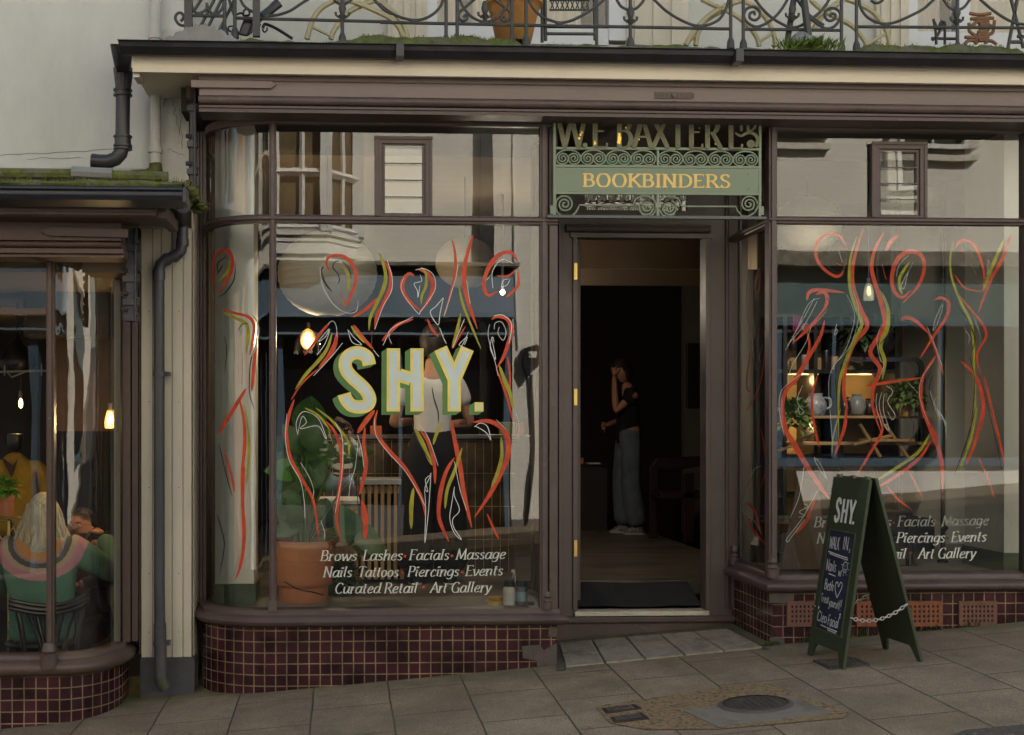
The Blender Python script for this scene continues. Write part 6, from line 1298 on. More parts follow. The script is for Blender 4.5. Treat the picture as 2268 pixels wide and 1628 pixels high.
if rt_n.dot(fn) > 0: pass
gapv = (rr2-fr2).normalized()*.03
def rface(s, t, o): return ((rl_).lerp(rr2, s)).lerp((tF+gapv).lerp(tN+gapv, s), t) + rt_n*o
def board(fnc, th, name):
    b = MB(); out = [(0,0),(.10,0),(.16,.055),(.20,.078),(.80,.078),(.84,.055),(.90,0),(1,0),(1,1),(0,1)]
    # outline with legs cut out at the foot
    vs = [fnc(s, t, 0) for s, t in out] + [fnc(s, t, -th) for s, t in out]; n = len(out)
    b.add(vs, [tuple(range(n)), tuple(range(2*n-1, n-1, -1))] + [(i, (i+1) % n, n+(i+1) % n, n+i) for i in range(n)])
    return b
th = .018
f1 = board(face, th, "front").build("front_panel", GBO, ab, bevel=.003)
sgn = 1 if rt_n.dot((fl_+fr2)/2 - (rl_+rr2)/2) > 0 else -1
def rface2(s, t, o): return rface(s, t, o*sgn)
f2 = board(rface2, th, "rear").build("rear_panel", GBO, ab, bevel=.003)
INB = M("inner_face_black", (.010,.012,.009), .45, .3, 4)  # near-black colour for the inner faces of both panels
for fnc_, par_ in ((rface2, f2), (face, f1)):
    b = MB(); b.add([fnc_(s, t, -th-.0015) for s, t in ((.03,.09),(.97,.09),(.97,.97),(.03,.97))], [(0,1,2,3)]); b.build("inner_face", INB, par_)
# chalkboard with a rim
def fq(b, s0, s1, t0, t1, o0, o1):
    vs = [face(s, t, o) for o in (o0, o1) for s, t in ((s0,t0),(s1,t0),(s1,t1),(s0,t1))]
    b.add(vs, [(4,5,6,7),(0,1,5,4),(1,2,6,5),(2,3,7,6),(3,0,4,7)])
cs0, cs1, ct0, ct1 = .155, .845, .165, .705
b = MB(); fq(b, cs0, cs1, ct0, ct1, .0005, .003); cb = b.build("chalkboard", M("chalkboard_navy", (.012,.018,.045), .55, .25, 5, col2=(.03,.038,.065), c2=(.5,.8)), f1)
b = MB(); fq(b, cs0-.02, cs0, ct0-.008, ct1+.008, .0005, .0055); fq(b, cs1, cs1+.02, ct0-.008, ct1+.008, .0005, .0055); fq(b, cs0, cs1, ct1, ct1+.008, .0005, .0055); fq(b, cs0, cs1, ct0-.008, ct0, .0005, .0055); b.build("rim", M("rim_green", (.07,.085,.04), .5, .2, 9), f1)
b = MB(); 
for s in (.12, .5, .88): b.tube([tF.lerp(tN, s-.05)+gapv*.4+Vector((0,0,.004)), tF.lerp(tN, s+.05)+gapv*.4+Vector((0,0,.004))], .010, 8)
b.build("hinge", M("green_steel", (.10,.11,.07), .5, .2, 9), ab)
# lettering on the face; local coordinates x 0..100 across, y 0..220 down
HB = 100.0; HH = 100.0 * (tF-fl_).length / (fr2-fl_).length
def bf(x, y_, o): return face(x/100, 1 - y_/HH, .0045 + o)
CH = M("chalk_white", (.62,.64,.66), .9, .2, 60); random.seed(5)
yy = lambda f_: HH*f_
k = INK(bf, .00004)
SH = HH*.108
def bshy(k, x0, x1, vb, cap):
    w_ = 9.6
    k.stroke([(x0+12.8, vb-cap*.76),(x0+11,vb-cap*.91),(x0+6.5,vb-cap*.955),(x0+2.8,vb-cap*.84),(x0+3.2,vb-cap*.66),(x0+8,vb-cap*.5),(x0+12,vb-cap*.33),(x0+11.5,vb-cap*.13),(x0+7,vb-cap*.045),(x0+3,vb-cap*.1),(x0+1.6,vb-cap*.26)], lambda d, t: 5.6, True)
    k.stroke([(x0+21,vb),(x0+21,vb-cap)], lambda d, t: 5.8); k.stroke([(x0+32,vb),(x0+32,vb-cap)], lambda d, t: 5.8); k.stroke([(x0+21,vb-cap*.5),(x0+32,vb-cap*.5)], lambda d, t: cap*.13)
    k.stroke([(x0+39,vb-cap),(x0+46,vb-cap*.42)], lambda d, t: 5.6); k.stroke([(x0+53,vb-cap),(x0+46,vb-cap*.42)], lambda d, t: 5.6); k.stroke([(x0+46,vb-cap*.5),(x0+46,vb)], lambda d, t: 5.8)
    k.stroke([(x0+53.5,vb-cap*.12),(x0+53.5,vb)], lambda d, t: 5)
bshy(k, 22, 75, yy(.245), yy(.128)); k.build("board_name", WHT, f1)
k = INK(bf, .00004); ct = dict(thick=.085, thin=.075, jit=.02, gap=.07)
def cw(wd, x0, x1, f_, cap, v1=None, **kw): a = dict(ct); a.update(kw); k.text(wd, x0, x1, yy(f_), yy(cap), vb1=(yy(v1) if v1 else None), **a)
cw("WALK", 20, 47, .392, .065, thick=.075); cw("IN", 57, 72, .385, .068, thick=.08); cw("s", 74, 79, .395, .03, thick=.12)
k.stroke([(20,yy(.412)),(48,yy(.42)),(74,yy(.425))], lambda d, t: 1.3, True); k.stroke([(24,yy(.422)),(50,yy(.43)),(76,yy(.435))], lambda d, t: 1.1, True)
cw("Nails", 20, 48, .515, .062); cw("w", 56, 64, .53, .05); k.stroke([(30,yy(.53)),(50,yy(.535))], lambda d, t: 1.1)
# smiling sun
cxs, cys = 72, yy(.475)
k.stroke([(cxs+6*math.cos(a), cys+yy(.028)*math.sin(a)) for a in [i*math.pi/8 for i in range(17)]], lambda d, t: 1.0, True)
k.stroke([(cxs-3,cys+yy(.008)),(cxs,cys+yy(.016)),(cxs+3,cys+yy(.008))], lambda d, t: .9, True); k.stroke([(cxs-2,cys-yy(.009)),(cxs-2,cys-yy(.004))], lambda d, t: 1); k.stroke([(cxs+2,cys-yy(.009)),(cxs+2,cys-yy(.004))], lambda d, t: 1)
for a in [i*math.pi/4+.2 for i in range(8)]: k.stroke([(cxs+8*math.cos(a), cys+yy(.037)*math.sin(a)),(cxs+11*math.cos(a), cys+yy(.05)*math.sin(a))], lambda d, t: .9)
cw("Beth", 24, 49, .618, .055, thick=.10)
k.stroke([(62,yy(.645)),(54,yy(.60)),(54,yy(.57)),(59,yy(.565)),(62,yy(.585)),(66,yy(.56)),(71,yy(.567)),(70,yy(.595)),(62,yy(.645))], lambda d, t: 1.3, True)
cw("Treat", 19, 42, .69, .045); cw("yourself", 44, 74, .70, .045); cw("!", 75, 79, .705, .06)
cw("Cleo", 18, 44, .795, .055, thick=.10); cw("Facial", 48, 77, .80, .055, thick=.10)
k.stroke([(30,yy(.812)),(46,yy(.815))], lambda d, t: 1.1); k.stroke([(48,yy(.815)),(76,yy(.818))], lambda d, t: 1.2); k.stroke([(50,yy(.825)),(74,yy(.828))], lambda d, t: 1.1)
for (x, f_) in ((18,.725),(78,.74),(78,.725)): 
    for a in (0, 1.05, 2.1): k.stroke([(x-2*math.cos(a), yy(f_)-2*math.sin(a)),(x+2*math.cos(a), yy(f_)+2*math.sin(a))], lambda d, t: .7)
k.build("chalk_writing", CH, f1)
# chain from panel to panel
b = MB(); ca, cz_ = face(1.0, .275, .0), rface2(1.0, .32, .0); nlk = 17
ca2, cz2 = face(.0, .275, .0), rface2(.0, .32, .0)
for (a_, z_) in ((ca, cz_), (ca2, cz2)):
    pts = [a_.lerp(z_, i/nlk) + Vector((0,-.012,-.045*4*(i/nlk)*(1-i/nlk))) for i in range(nlk+1)]
    for i in range(nlk):
        p0, p1_ = pts[i], pts[i+1]; d = (p1_-p0); c_ = (p0+p1_)/2; L = d.length*.62; d.normalize()
        side = Vector((0,0,1)) if i % 2 else Vector((0,1,0)); side = (side - d*side.dot(d)).normalized()
        ring = [c_ + d*L*math.cos(a) + side*.0085*math.sin(a) for a in [j*math.pi/6 for j in range(13)]]
        b.tube(ring, .0027, 6, caps=False)
b.build("chain", M("zinc_chain", (.60,.59,.56), .35, .1, 20, metal=.6), ab, smooth=True)
# ================================================================ people
def skin(chains, sub=2):
    """chains: list of lists of (pos, r) ; first chain holds the root. Points given as the same key join."""
    vs, ed, rr, idx = [], [], [], {}
    for ch in chains:
        prev = None
        for (p, r) in ch:
            key = tuple(round(c, 4) for c in p)
            if key not in idx: idx[key] = len(vs); vs.append(p); rr.append(r if isinstance(r, tuple) else (r, r))
            i = idx[key]
            if prev is not None and prev != i: ed.append((prev, i))
            prev = i
    me = bpy.data.meshes.new("sk"); me.from_pydata([Vector(v) for v in vs], ed, [])
    o = bpy.data.objects.new("sk", me); S.collection.objects.link(o)
    o.modifiers.new("s", 'SKIN')
    for i, r in enumerate(rr): me.skin_vertices[0].data[i].radius = r
    me.skin_vertices[0].data[0].use_root = True
    o.modifiers["s"].use_smooth_shade = True
    m2 = o.modifiers.new("u", 'SUBSURF'); m2.levels = sub; m2.render_levels = sub
    dg = bpy.context.evaluated_depsgraph_get(); ev = o.evaluated_get(dg); em = ev.to_mesh()
    V = [v.co.copy() for v in em.vertices]; Fc = [list(p.vertices) for p in em.polygons]
    ev.to_mesh_clear(); bpy.data.objects.remove(o); bpy.data.meshes.remove(me)
    return V, Fc
def head_mesh(b, c, yaw=0., pitch=0., s=1.0):
    """skull, jaw, brow, nose, lips, ears; face looks along local -y turned by yaw"""
    Mx = Matrix.Translation(c) @ Matrix.Rotation(yaw, 4, 'Z') @ Matrix.Rotation(pitch, 4, 'X')
    n, m = 28, 20; vs = []
    for j in range(m+1):
        ph = math.pi*j/m; z = -math.cos(ph); r = math.sin(ph)
        for i in range(n):
            th = 2*math.pi*i/n; x = r*math.cos(th); y = r*math.sin(th)
            X_, Y_, Z_ = x*.076, y*.094, z*.116
            if z < -.1:    # taper to the chin
                k = (-.1 - z); X_ *= 1 - .42*k; Y_ = Y_*(1 - .38*k) - .012*k
            if y < 0: 
                Y_ *= .93
                g = lambda x0, z0, w_, h_: math.exp(-((X_-x0)/w_)**2 - ((Z_-z0)/h_)**2)
                Y_ -= .024*g(0,-.020,.011,.016)*(1 if y < -.3 else 0) + .014*g(0,.004,.008,.022) + .007*g(0,.030,.045,.010)
                Y_ += .010*(g(.030,.010,.016,.011) + g(-.030,.010,.016,.011)); Y_ -= .008*g(0,-.056,.022,.008) + .009*g(0,-.092,.022,.016)
                Y_ += .004*g(0,-.057,.024,.0022)
            vs.append(Mx @ Vector((X_*s, Y_*s, Z_*s)))
    fs = [(j*n+i, j*n+(i+1)%n, (j+1)*n+(i+1)%n, (j+1)*n+i) for j in range(m) for i in range(n)]
    b.add(vs, fs)
    for sd in (-1, 1):
        e = MB(); e.ball((0,0,0), .008*s, .018*s, .030*s, 10, 8); b.add([Mx @ (v + Vector((sd*.076*s, .010*s, -.002*s))) for v in e.v], e.f)
    return Mx
def hand_chain(w_, d, nrm, side, curl=.5, s=1.0, spread=.06):
    """w_ wrist, d pointing to the knuckles, nrm out of the back of the hand"""
    d = d.normalized(); nrm = (nrm - d*nrm.dot(d)).normalized(); lat = d.cross(nrm)*side
    palm = w_ + d*.045*s; out = [[(tuple(w_), .021*s), (tuple(palm), (.036*s, .017*s))]]
    for k, (L, off) in enumerate(((.072,.030),(.080,.010),(.075,-.011),(.060,-.031))):
        k0 = w_ + d*(.088*s if k else .085*s) + lat*off*s; dr = (d + lat*(off*spread/.03)).normalized(); p = k0; ch = [(tuple(palm), (.036*s,.017*s)), (tuple(k0), .0098*s)]
        a = curl*.5
        for f_, r_ in ((.45,.0088),(.30,.0082),(.25,.0065)):
            a += curl*.55; dd = (dr*math.cos(a) - nrm*math.sin(a)); p = p + dd*L*f_*s; ch.append((tuple(p), r_*s))
        out.append(ch)
    t0 = w_ + d*.030*s + lat*.030*s - nrm*.006*s; t1 = t0 + (d*.7 + lat*.7 - nrm*.3).normalized()*.034*s; t2 = t1 + (d*.95 + lat*.25 - nrm*.3).normalized()*.028*s
    out.append([(tuple(palm), (.036*s,.017*s)), (tuple(t0), .0125*s), (tuple(t1), .0105*s), (tuple(t2), .008*s)])
    return out
SKINM = M("skin", (.42,.21,.13), .55, .06, 20, spec=.4); SKIND = M("warm_skin", (.46,.22,.14), .55, .06, 20, spec=.4)
def human(name, loc, rz_, label, J, skinm, group=None, head=(0,0), headc=None, slim=1.0):
    t = thing(name, loc, label, "person", group)
    R3 = Matrix.Rotation(rz_, 3, 'Z'); L = Vector(loc)
    W = lambda p: tuple(L + R3 @ Vector(p))
    d0 = dict(pel=(0,0,.95), wa=(0,0,1.08), ch=(0,-.01,1.28), nk=(0,0,1.45), nt=(0,-.01,1.54), sl=(-.17,0,1.41), sr=(.17,0,1.41),
        el=(-.22,.03,1.13), er=(.22,.03,1.13), wl=(-.20,-.12,.90), wr=(.20,-.12,.90), hl=(-.09,0,.92), hr=(.09,0,.92),
        kl=(-.10,-.02,.50), kr=(.10,-.02,.50), al=(-.10,.03,.09), ar=(.10,.03,.09), tl=(-.11,-.13,.03), tr=(.11,-.13,.03), hd=(0,-.02,1.62))
    d0.update(J); j = {k: W(v) for k, v in d0.items()}
    return t, j, R3, W
def limb(a, c, ra, rb, n=3, bulge=0.):
    a, c = Vector(a), Vector(c); return [(tuple(a.lerp(c, i/n)), ra+(rb-ra)*i/n + bulge*math.sin(math.pi*i/n)) for i in range(n+1)]
def body_build(t, j, skinm, hands=None, hs=1.0, head=(0., 0.), feet=True):
    ch = [[(j['pel'], (.125,.10)), (j['wa'], (.115,.085)), (j['ch'], (.135,.10)), (j['nk'], (.062,.058)), (j['nt'], (.050,.052))]]
    ch.append([(j['ch'], (.135,.10)), (j['sl'], .052)] + limb(j['sl'], j['el'], .047, .037)[1:] + limb(j['el'], j['wl'], .037, .023, bulge=.004)[1:])
    ch.append([(j['ch'], (.135,.10)), (j['sr'], .052)] + limb(j['sr'], j['er'], .047, .037)[1:] + limb(j['er'], j['wr'], .037, .023, bulge=.004)[1:])
    if feet:
        for s_ in 'lr': ch.append([(j['pel'], (.125,.10)), (j['h'+s_], .085)] + limb(j['h'+s_], j['k'+s_], .078, .052)[1:] + limb(j['k'+s_], j['a'+s_], .050, .035, bulge=.008)[1:] + [(tuple(Vector(j['a'+s_]).lerp(Vector(j['t'+s_]), .4) + Vector((0,0,-.01))), .018)])
    V, Fc = skin(ch); b = MB(); b.add(V, Fc)
    for (w_, d, n_, sd, cu) in (hands or []):
        V, Fc = skin(hand_chain(Vector(w_), Vector(d), Vector(n_), sd, cu), 2); b.add(V, Fc)
    Mx = head_mesh(b, Vector(j['hd']), *head)
    b.build("body", skinm, t, smooth=True, angle=180); return Mx
def eyes(t, Mx):
    b = MB(); i_ = MB(); br = MB()
    for sd in (-1, 1):
        e = MB(); e.ball((sd*.030, -.073, .010), .0115, .010, .0085, 12, 8); b.add([Mx @ v for v in e.v], e.f)
        e = MB(); e.ball((sd*.030, -.0815, .010), .0048, .003, .0048, 10, 6); i_.add([Mx @ v for v in e.v], e.f)
        e = MB(); e.tube([(sd*.045,-.078,.028),(sd*.030,-.090,.034),(sd*.014,-.089,.029)], .0028, 6); br.add([Mx @ v for v in e.v], e.f)
    b.build("eye", M("eye_white", (.6,.58,.55), .3, .05, 30), t, smooth=True); o = i_.build("iris", BLACKM, t, smooth=True); br.build("eyebrow", M("dark_brown_hair", (.02,.013,.01), .6, .2, 60), t, smooth=True)
def cloth(t, name, chains, mat, sub=2, label=None):
    V, Fc = skin(chains, sub); b = MB(); b.add(V, Fc); return b.build(name, mat, t, smooth=True, angle=180, label=label)
def hair_cap(Mx, s=1.0, front=-.02, low=-.06, puff=1.10, name="hair", t=None, mat=None, strands=0, length=.35, spreadx=.13, seed=1):
    b = MB(); n, m = 26, 14; vs = []
    for j in range(m+1):
        ph = math.pi*j/m*.80
        for i in range(n):
            th = 2*math.pi*i/n; r = math.sin(ph); x, y, z = r*math.cos(th), r*math.sin(th), math.cos(ph)
            X_, Y_, Z_ = x*.076*puff, y*.094*puff + .006, z*.118*puff
            if y < -.1 and Z_ < (front if front > 0 else .05) + .005: Z_ = max(Z_, front if front > 0 else .050); Y_ = max(Y_, -.070)
            X_ *= 1+.03*math.sin(i*5+j); vs.append(Mx @ Vector((X_, Y_, Z_)))
    b.add(vs, [(j*n+i, j*n+(i+1)%n, (j+1)*n+(i+1)%n, (j+1)*n+i) for j in range(m) for i in range(n)])
    random.seed(seed)
    for k in range(strands):
        a = random.uniform(.05, math.pi-.05); x, y = math.cos(a)*.080, .02+math.sin(a)*.085; z0 = random.uniform(-.02, .09)
        pts = []; L_ = length*random.uniform(.7, 1.05); wv = random.uniform(0, 6.28); ox = random.gauss(0, .015)
        for q in range(7):
            f_ = q/6; pts.append(Mx @ Vector((x*(1+f_*spreadx/.08*.5)+ox*f_+.010*math.sin(wv+f_*7), y*(1-.1*f_)+.018*f_+.006*math.cos(wv+f_*6), z0 - f_*(L_+z0*.4))))
        b.tube(pts, [.008,.010,.011,.010,.009,.007,.003], 5)
    return b.build(name, mat, t, smooth=True, angle=180)
DENIM = M("blue_denim", (.12,.145,.19), .85, .18, 14, .3, 200, col2=(.05,.062,.09), c2=(.5,.75), stretch=(1,1,.5))
BLKC = M("black_cloth", (.006,.006,.008), .9, .3, 14); WHC = M("white_cotton", (.60,.58,.56), .9, .05, 9, .3, 14)
HAIRD = M("dark_brown_hair", (.02,.013,.01), .6, .2, 60); HAIRB = M("ash_blonde_hair", (.52,.43,.30), .6, .30, 40, .4, 120, col2=(.34,.28,.19), c2=(.45,.6), stretch=(4,4,.4))
def legs(j, rh=.10, rk=.075, ra=.07, dz=0.):
    ch = [[(tuple(Vector(j['wa']) + Vector((0,0,.03))), (.122,.092)), (tuple(Vector(j['wa']) - Vector((0,0,.03))), (.124,.094)), (j['pel'], (.145,.112))]]
    for s_ in 'lr':
        a = Vector(j['a'+s_]); a.z += dz
        ch.append([(j['pel'], (.145,.112)), (j['h'+s_], rh)] + limb(j['h'+s_], j['k'+s_], rh*.97, rk)[1:] + limb(j['k'+s_], tuple(a), rk, ra)[1:])
    return ch
def torso(j, rs=.056, rw=.125, hem=None, slv=.6, rc=.15, re=.052):
    hem = hem or j['pel']
    ch = [[(tuple(Vector(hem) + Vector((0,0,-.05))), (rw+.012,.112)), (tuple(Vector(hem) + Vector((0,0,.02))), (rw+.010,.11)), (j['wa'], (rw,.100)), (j['ch'], (rc,.112)), (j['nk'], (.064,.062))]]
    for s_ in 'lr':
        a, c = Vector(j['s'+s_]), Vector(j['e'+s_]); q = [(j['ch'], (rc,.112)), (j['s'+s_], rs+.008), (tuple(a.lerp(c, slv*.5 if slv < 1 else .5)), rs)]
        if slv < 1: q.append((tuple(a.lerp(c, slv)), rs+.002))
        else: q += [(tuple(c), re), (tuple(c.lerp(Vector(j['w'+s_]), .5)), re-.006), (tuple(c.lerp(Vector(j['w'+s_]), .95)), re-.016)]
        ch.append(q)
    return ch
def shoes(t, j, mat, name="shoe", fwd=None, s=1.0):
    for s_ in 'lr':
        a, tt = Vector(j['a'+s_]), Vector(j['t'+s_]); d = (tt - a); d.z = 0; d.normalize(); base = Vector((a.x, a.y, org(t).z + .002))
        b = MB(); lat = Vector((-d.y, d.x, 0)); n = 16; prof = []
        for (z, k) in ((0,1.0),(.022,1.04),(.05,.92),(.075,.70)):
            for i in range(n):
                an = 2*math.pi*i/n; f_ = math.cos(an); g_ = math.sin(an); ll = .15 if f_ > 0 else .075; cut = 1 if z < .04 else (.75 if z < .06 else .35)
                prof.append(base + d*(f_*ll*k*(cut if f_ > 0 else 1)) * s + lat*(g_*.046*k)*s + Vector((0,0,z*s)))
        b.add(prof, [(r*n+i, r*n+(i+1)%n, (r+1)*n+(i+1)%n, (r+1)*n+i) for r in range(3) for i in range(n)] + [tuple(range(n-1,-1,-1)), tuple(range(3*n, 4*n))])
        o = b.build(name, mat, t, smooth=True, angle=60)
        b = MB()
        for q in range(3): b.tube([base + d*(.03+.03*q)*s + lat*.040*s + Vector((0,0,.045*s)), base + d*(.035+.03*q)*s + Vector((0,0,(.078-.012*q)*s)), base + d*(.03+.03*q)*s - lat*.040*s + Vector((0,0,.045*s))], .006*s, 6)
        b.add([p + Vector((0,0,-.0)) + (p-base)*.03 for p in prof[:n]] + [p + (p-base)*.03 + Vector((0,0,.010)) for p in prof[:n]], [(i, (i+1)%n, n+(i+1)%n, n+i) for i in range(n)])
        b.build("shoe_trim", WHC, o)

# --- woman in white T-shirt, back to the street, behind SHY.
c = P(962, 1305, 1.30); loc = (X(958, 1.32), 1.32, FL)
t, j, R3, W = human("person", loc, R(180), "person in white T-shirt and black trousers standing with back to the window", dict(
    el=(-.27,-.06,1.10), er=(.27,-.06,1.10), wl=(-.12,-.27,1.10), wr=(.12,-.27,1.12), al=(-.12,.02,.09), ar=(.12,.02,.09), tl=(-.13,-.12,.03), tr=(.13,-.12,.03), kl=(-.12,-.02,.50), kr=(.12,-.02,.50), hd=(0,-.05,1.66), nt=(0,-.03,1.56)), SKINM)
nb_ = R3 @ Vector((0,0,1))
Mx = body_build(t, j, SKINM, [(j['wl'], R3 @ Vector((.6,-.7,.1)), R3 @ Vector((0,-.2,1)), 1, .6), (j['wr'], R3 @ Vector((-.6,-.7,.1)), R3 @ Vector((0,-.2,1)), -1, .6)], head=(R(180), R(14)))
cloth(t, "t_shirt", torso(j, .062, .135, hem=W((0,0,.97)), slv=.62, rc=.165), WHC)
cloth(t, "trousers", legs(j, .125, .13, .14, -.02), BLKC)
hair_cap(Mx, t=t, mat=HAIRD, puff=1.13); b = MB(); b.ball(Mx @ Vector((0,.09,.05)), .05, .045, .05); b.build("hair_bun", HAIRD, t, smooth=True)
shoes(t, j, BLKC)
# --- person in the doorway, in profile facing left with hand over face
loc = (X(1392, 5.2), 5.2, FL)
t, j, R3, W = human("person", loc, R(-82), "person in dark T-shirt and blue jeans in the doorway, hand over face", dict(
    wr=(.05,-.17,1.58), er=(.15,-.19,1.22), wl=(-.02,-.24,1.08), el=(-.20,-.02,1.13), hd=(0,-.07,1.63), nt=(0,-.03,1.53), tl=(-.10,-.16,.03), al=(-.09,-.01,.09), kl=(-.09,-.04,.5), ar=(.10,.06,.09), tr=(.11,-.09,.03)), SKIND)
Mx = body_build(t, j, SKIND, [(j['wr'], R3 @ Vector((-.3,.1,1)), R3 @ Vector((.5,-.9,0)), 1, .7), (j['wl'], R3 @ Vector((.7,-.5,0)), R3 @ Vector((-.2,-1,.1)), 1, .4)], head=(R(-82), R(20)))
cloth(t, "t_shirt", torso(j, .068, .130, hem=W((0,0,.93)), slv=.55, rc=.165), BLKC); cloth(t, "jeans", legs(j, .115, .10, .108, -.03), DENIM)
hair_cap(Mx, t=t, mat=HAIRD, puff=1.15); b = MB(); b.ball(Mx @ Vector((0,.10,-.01)), .045, .045, .045); b.build("hair_bun", HAIRD, t, smooth=True)
shoes(t, j, M('grey_trainer', (.20,.20,.20), .6, .6, 30), 'trainer')
# --- the photographer on the far pavement, seen only as a reflection
pz = GS*0 - .02
t, j, R3, W = human("person", (0, -D-.34, pz), R(180), "reflected person in black and cream patterned jumper and pale jeans holding a camera", dict(
    nk=(0,0,1.34), nt=(0,-.02,1.40), hd=(0,-.03,1.50), sl=(-.16,0,1.29), sr=(.16,0,1.29), ch=(0,0,1.18), wa=(0,0,1.02), el=(-.24,-.10,1.16), er=(.24,-.10,1.16), wl=(-.10,-.19,1.40), wr=(.11,-.19,1.42), pel=(0,0,.90), hl=(-.09,0,.87), hr=(.09,0,.87)), SKINM)
Mx = body_build(t, j, SKINM, [(j['wl'], R3 @ Vector((.3,-.1,1)), R3 @ Vector((0,1,.1)), 1, 1.0), (j['wr'], R3 @ Vector((-.3,-.1,1)), R3 @ Vector((0,1,.1)), -1, 1.0)], head=(R(180), 0))
STR = bpy.data.materials.new("striped_knit"); STR.use_nodes = True
n_ = STR.node_tree.nodes; l_ = STR.node_tree.links; tc = n_.new("ShaderNodeTexCoord"); nn = n_.new("ShaderNodeTexNoise"); nn.inputs['Scale'].default_value = 9; nn.inputs['Detail'].default_value = 1
mp = n_.new("ShaderNodeMapping"); mp.inputs[3].default_value = (.5,.5,1.8); l_.new(tc.outputs['Object'], mp.inputs[0]); l_.new(mp.outputs[0], nn.inputs['Vector'])
mr = n_.new("ShaderNodeMapRange"); mr.inputs[1].default_value = .48; mr.inputs[2].default_value = .50; l_.new(nn.outputs[0], mr.inputs[0])
mx = n_.new("ShaderNodeMix"); mx.data_type = 'RGBA'; mx.inputs[6].default_value = (.015,.015,.015,1); mx.inputs[7].default_value = (.6,.55,.42,1); l_.new(mr.outputs[0], mx.inputs[0]); l_.new(mx.outputs[2], n_["Principled BSDF"].inputs['Base Color']); n_["Principled BSDF"].inputs['Roughness'].default_value = .9
cloth(t, "jumper", torso(j, .062, .14, hem=W((0,0,.93)), slv=1.2, rc=.16), STR); cloth(t, "jeans", legs(j, .10, .075, .07, 0), M("pale_denim", (.30,.38,.47), .85, .12, 12))
hair_cap(Mx, t=t, mat=M("light_brown_hair", (.18,.11,.06), .6, .2, 60), puff=1.12, strands=30, length=.16); shoes(t, j, BLKC)
cm = thing("camera", (0, -D-.14, CZ-.06), "black hand-held camera held up by the reflected photographer", "camera")
b = MB(); b.box(-.07, .07, -D-.19, -D-.13, CZ-.075, CZ+.02); b.box(-.025, .025, -D-.185, -D-.135, CZ+.0205, CZ+.04); b.build("body", BLACKM, cm, bevel=.006)
b = MB(); b.tube([(0,-D-.13,CZ-.03),(0,-D-.05,CZ-.03)], [.036,.034], 20); b.build("lens", BLACKM, cm, smooth=True, angle=50)

# --- blonde woman in green yoked jumper, seated, back to the cafe window
GZ = NZ - .47            # cafe floor
gc = P(100, 1400, .18); sx = X(92, .20)
GREENJ = None
def yoke_mat():
    m = bpy.data.materials.new("fair_isle_knit"); m.use_nodes = True; n = m.node_tree.nodes; l = m.node_tree.links; b = n["Principled BSDF"]
    at = n.new("ShaderNodeAttribute"); at.attribute_name = "yoke"; cr = n.new("ShaderNodeValToRGB"); cr.color_ramp.interpolation = 'CONSTANT'
    e = cr.color_ramp.elements; e[0].position = 0; e[0].color = (.22,.24,.29,1); e[1].position = .30; e[1].color = (.36,.34,.20,1)
    for p, c_ in ((.335,(.42,.19,.07)),(.52,(.24,.19,.22)),(.57,(.075,.072,.07)),(.68,(.36,.27,.18)),(.80,(.42,.17,.22)),(.90,(.30,.24,.18)),(.93,(.42,.17,.22)),(.97,(.070,.155,.112))): q = e.new(p); q.color = (*[x_*1.15 for x_ in c_], 1)
    tc = n.new("ShaderNodeTexCoord"); nz_ = n.new("ShaderNodeTexNoise"); nz_.inputs['Scale'].default_value = 90; l.new(tc.outputs['Object'], nz_.inputs['Vector'])
    ad = n.new("ShaderNodeMath"); ad.operation = 'MULTIPLY_ADD'; ad.inputs[1].default_value = .05; l.new(nz_.outputs[0], ad.inputs[0]); l.new(at.outputs['Fac'], ad.inputs[2]); l.new(ad.outputs[0], cr.inputs[0])
    l.new(cr.outputs[0], b.inputs['Base Color']); b.inputs['Roughness'].default_value = .95
    bp = n.new("ShaderNodeBump"); bp.inputs['Strength'].default_value = .4; bp.inputs['Distance'].default_value = .004; l.new(nz_.outputs[0], bp.inputs['Height']); l.new(bp.outputs[0], b.inputs['Normal'])
    return m
zb_ = Z(1445, .2, 92)        # about seat level
t, j, R3, W = human("person", (sx, .22, GZ), R(180), "blonde person in green jumper with patterned yoke, seated with back to the window", dict(
    pel=(0,0,.50), wa=(0,.0,.68), ch=(0,-.02,.92), nk=(0,-.01,1.05), nt=(0,-.02,1.10), hd=(0,-.03,1.19), sl=(.19,0,1.01), sr=(-.19,0,1.01),
    er=(-.43,-.04,.84), wr=(-.31,-.26,1.07), el=(.30,-.12,.78), wl=(.20,-.34,.72), hl=(.1,0,.48), hr=(-.1,0,.48), kl=(.13,-.42,.47), kr=(-.13,-.42,.47), al=(.13,-.44,.09), ar=(-.13,-.44,.09), tl=(.13,-.58,.03), tr=(-.13,-.58,.03)), SKINM)
Mx = body_build(t, j, SKINM, [(j['wr'], R3 @ Vector((.75,-.10,.22)), R3 @ Vector((0,.5,1)), 1, .25), (j['wl'], R3 @ Vector((0,-1,0)), R3 @ Vector((0,0,1)), -1, .4)], head=(R(180), 0))
o = cloth(t, "jumper", torso(j, .088, .20, hem=W((0,.02,.50)), slv=1.2, rc=.215, re=.072), yoke_mat(), 3)
at = o.data.attributes.new("yoke", 'FLOAT', 'POINT'); nk = Vector(j['nk']) - org(t)
for i, v in enumerate(o.data.vertices):
    dd = v.co - nk; at.data[i].value = min(1.0, math.sqrt((dd.x*.92)**2 + (dd.z*1.12)**2 + (dd.y*.5)**2) / .265)
cloth(t, "jeans", legs(j, .10, .075, .06), M("dark_denim", (.025,.035,.07), .85, .2, 12))
hair_cap(Mx, t=t, mat=HAIRB, puff=1.30, strands=330, length=.34, spreadx=.20, seed=5); shoes(t, j, BLKC)
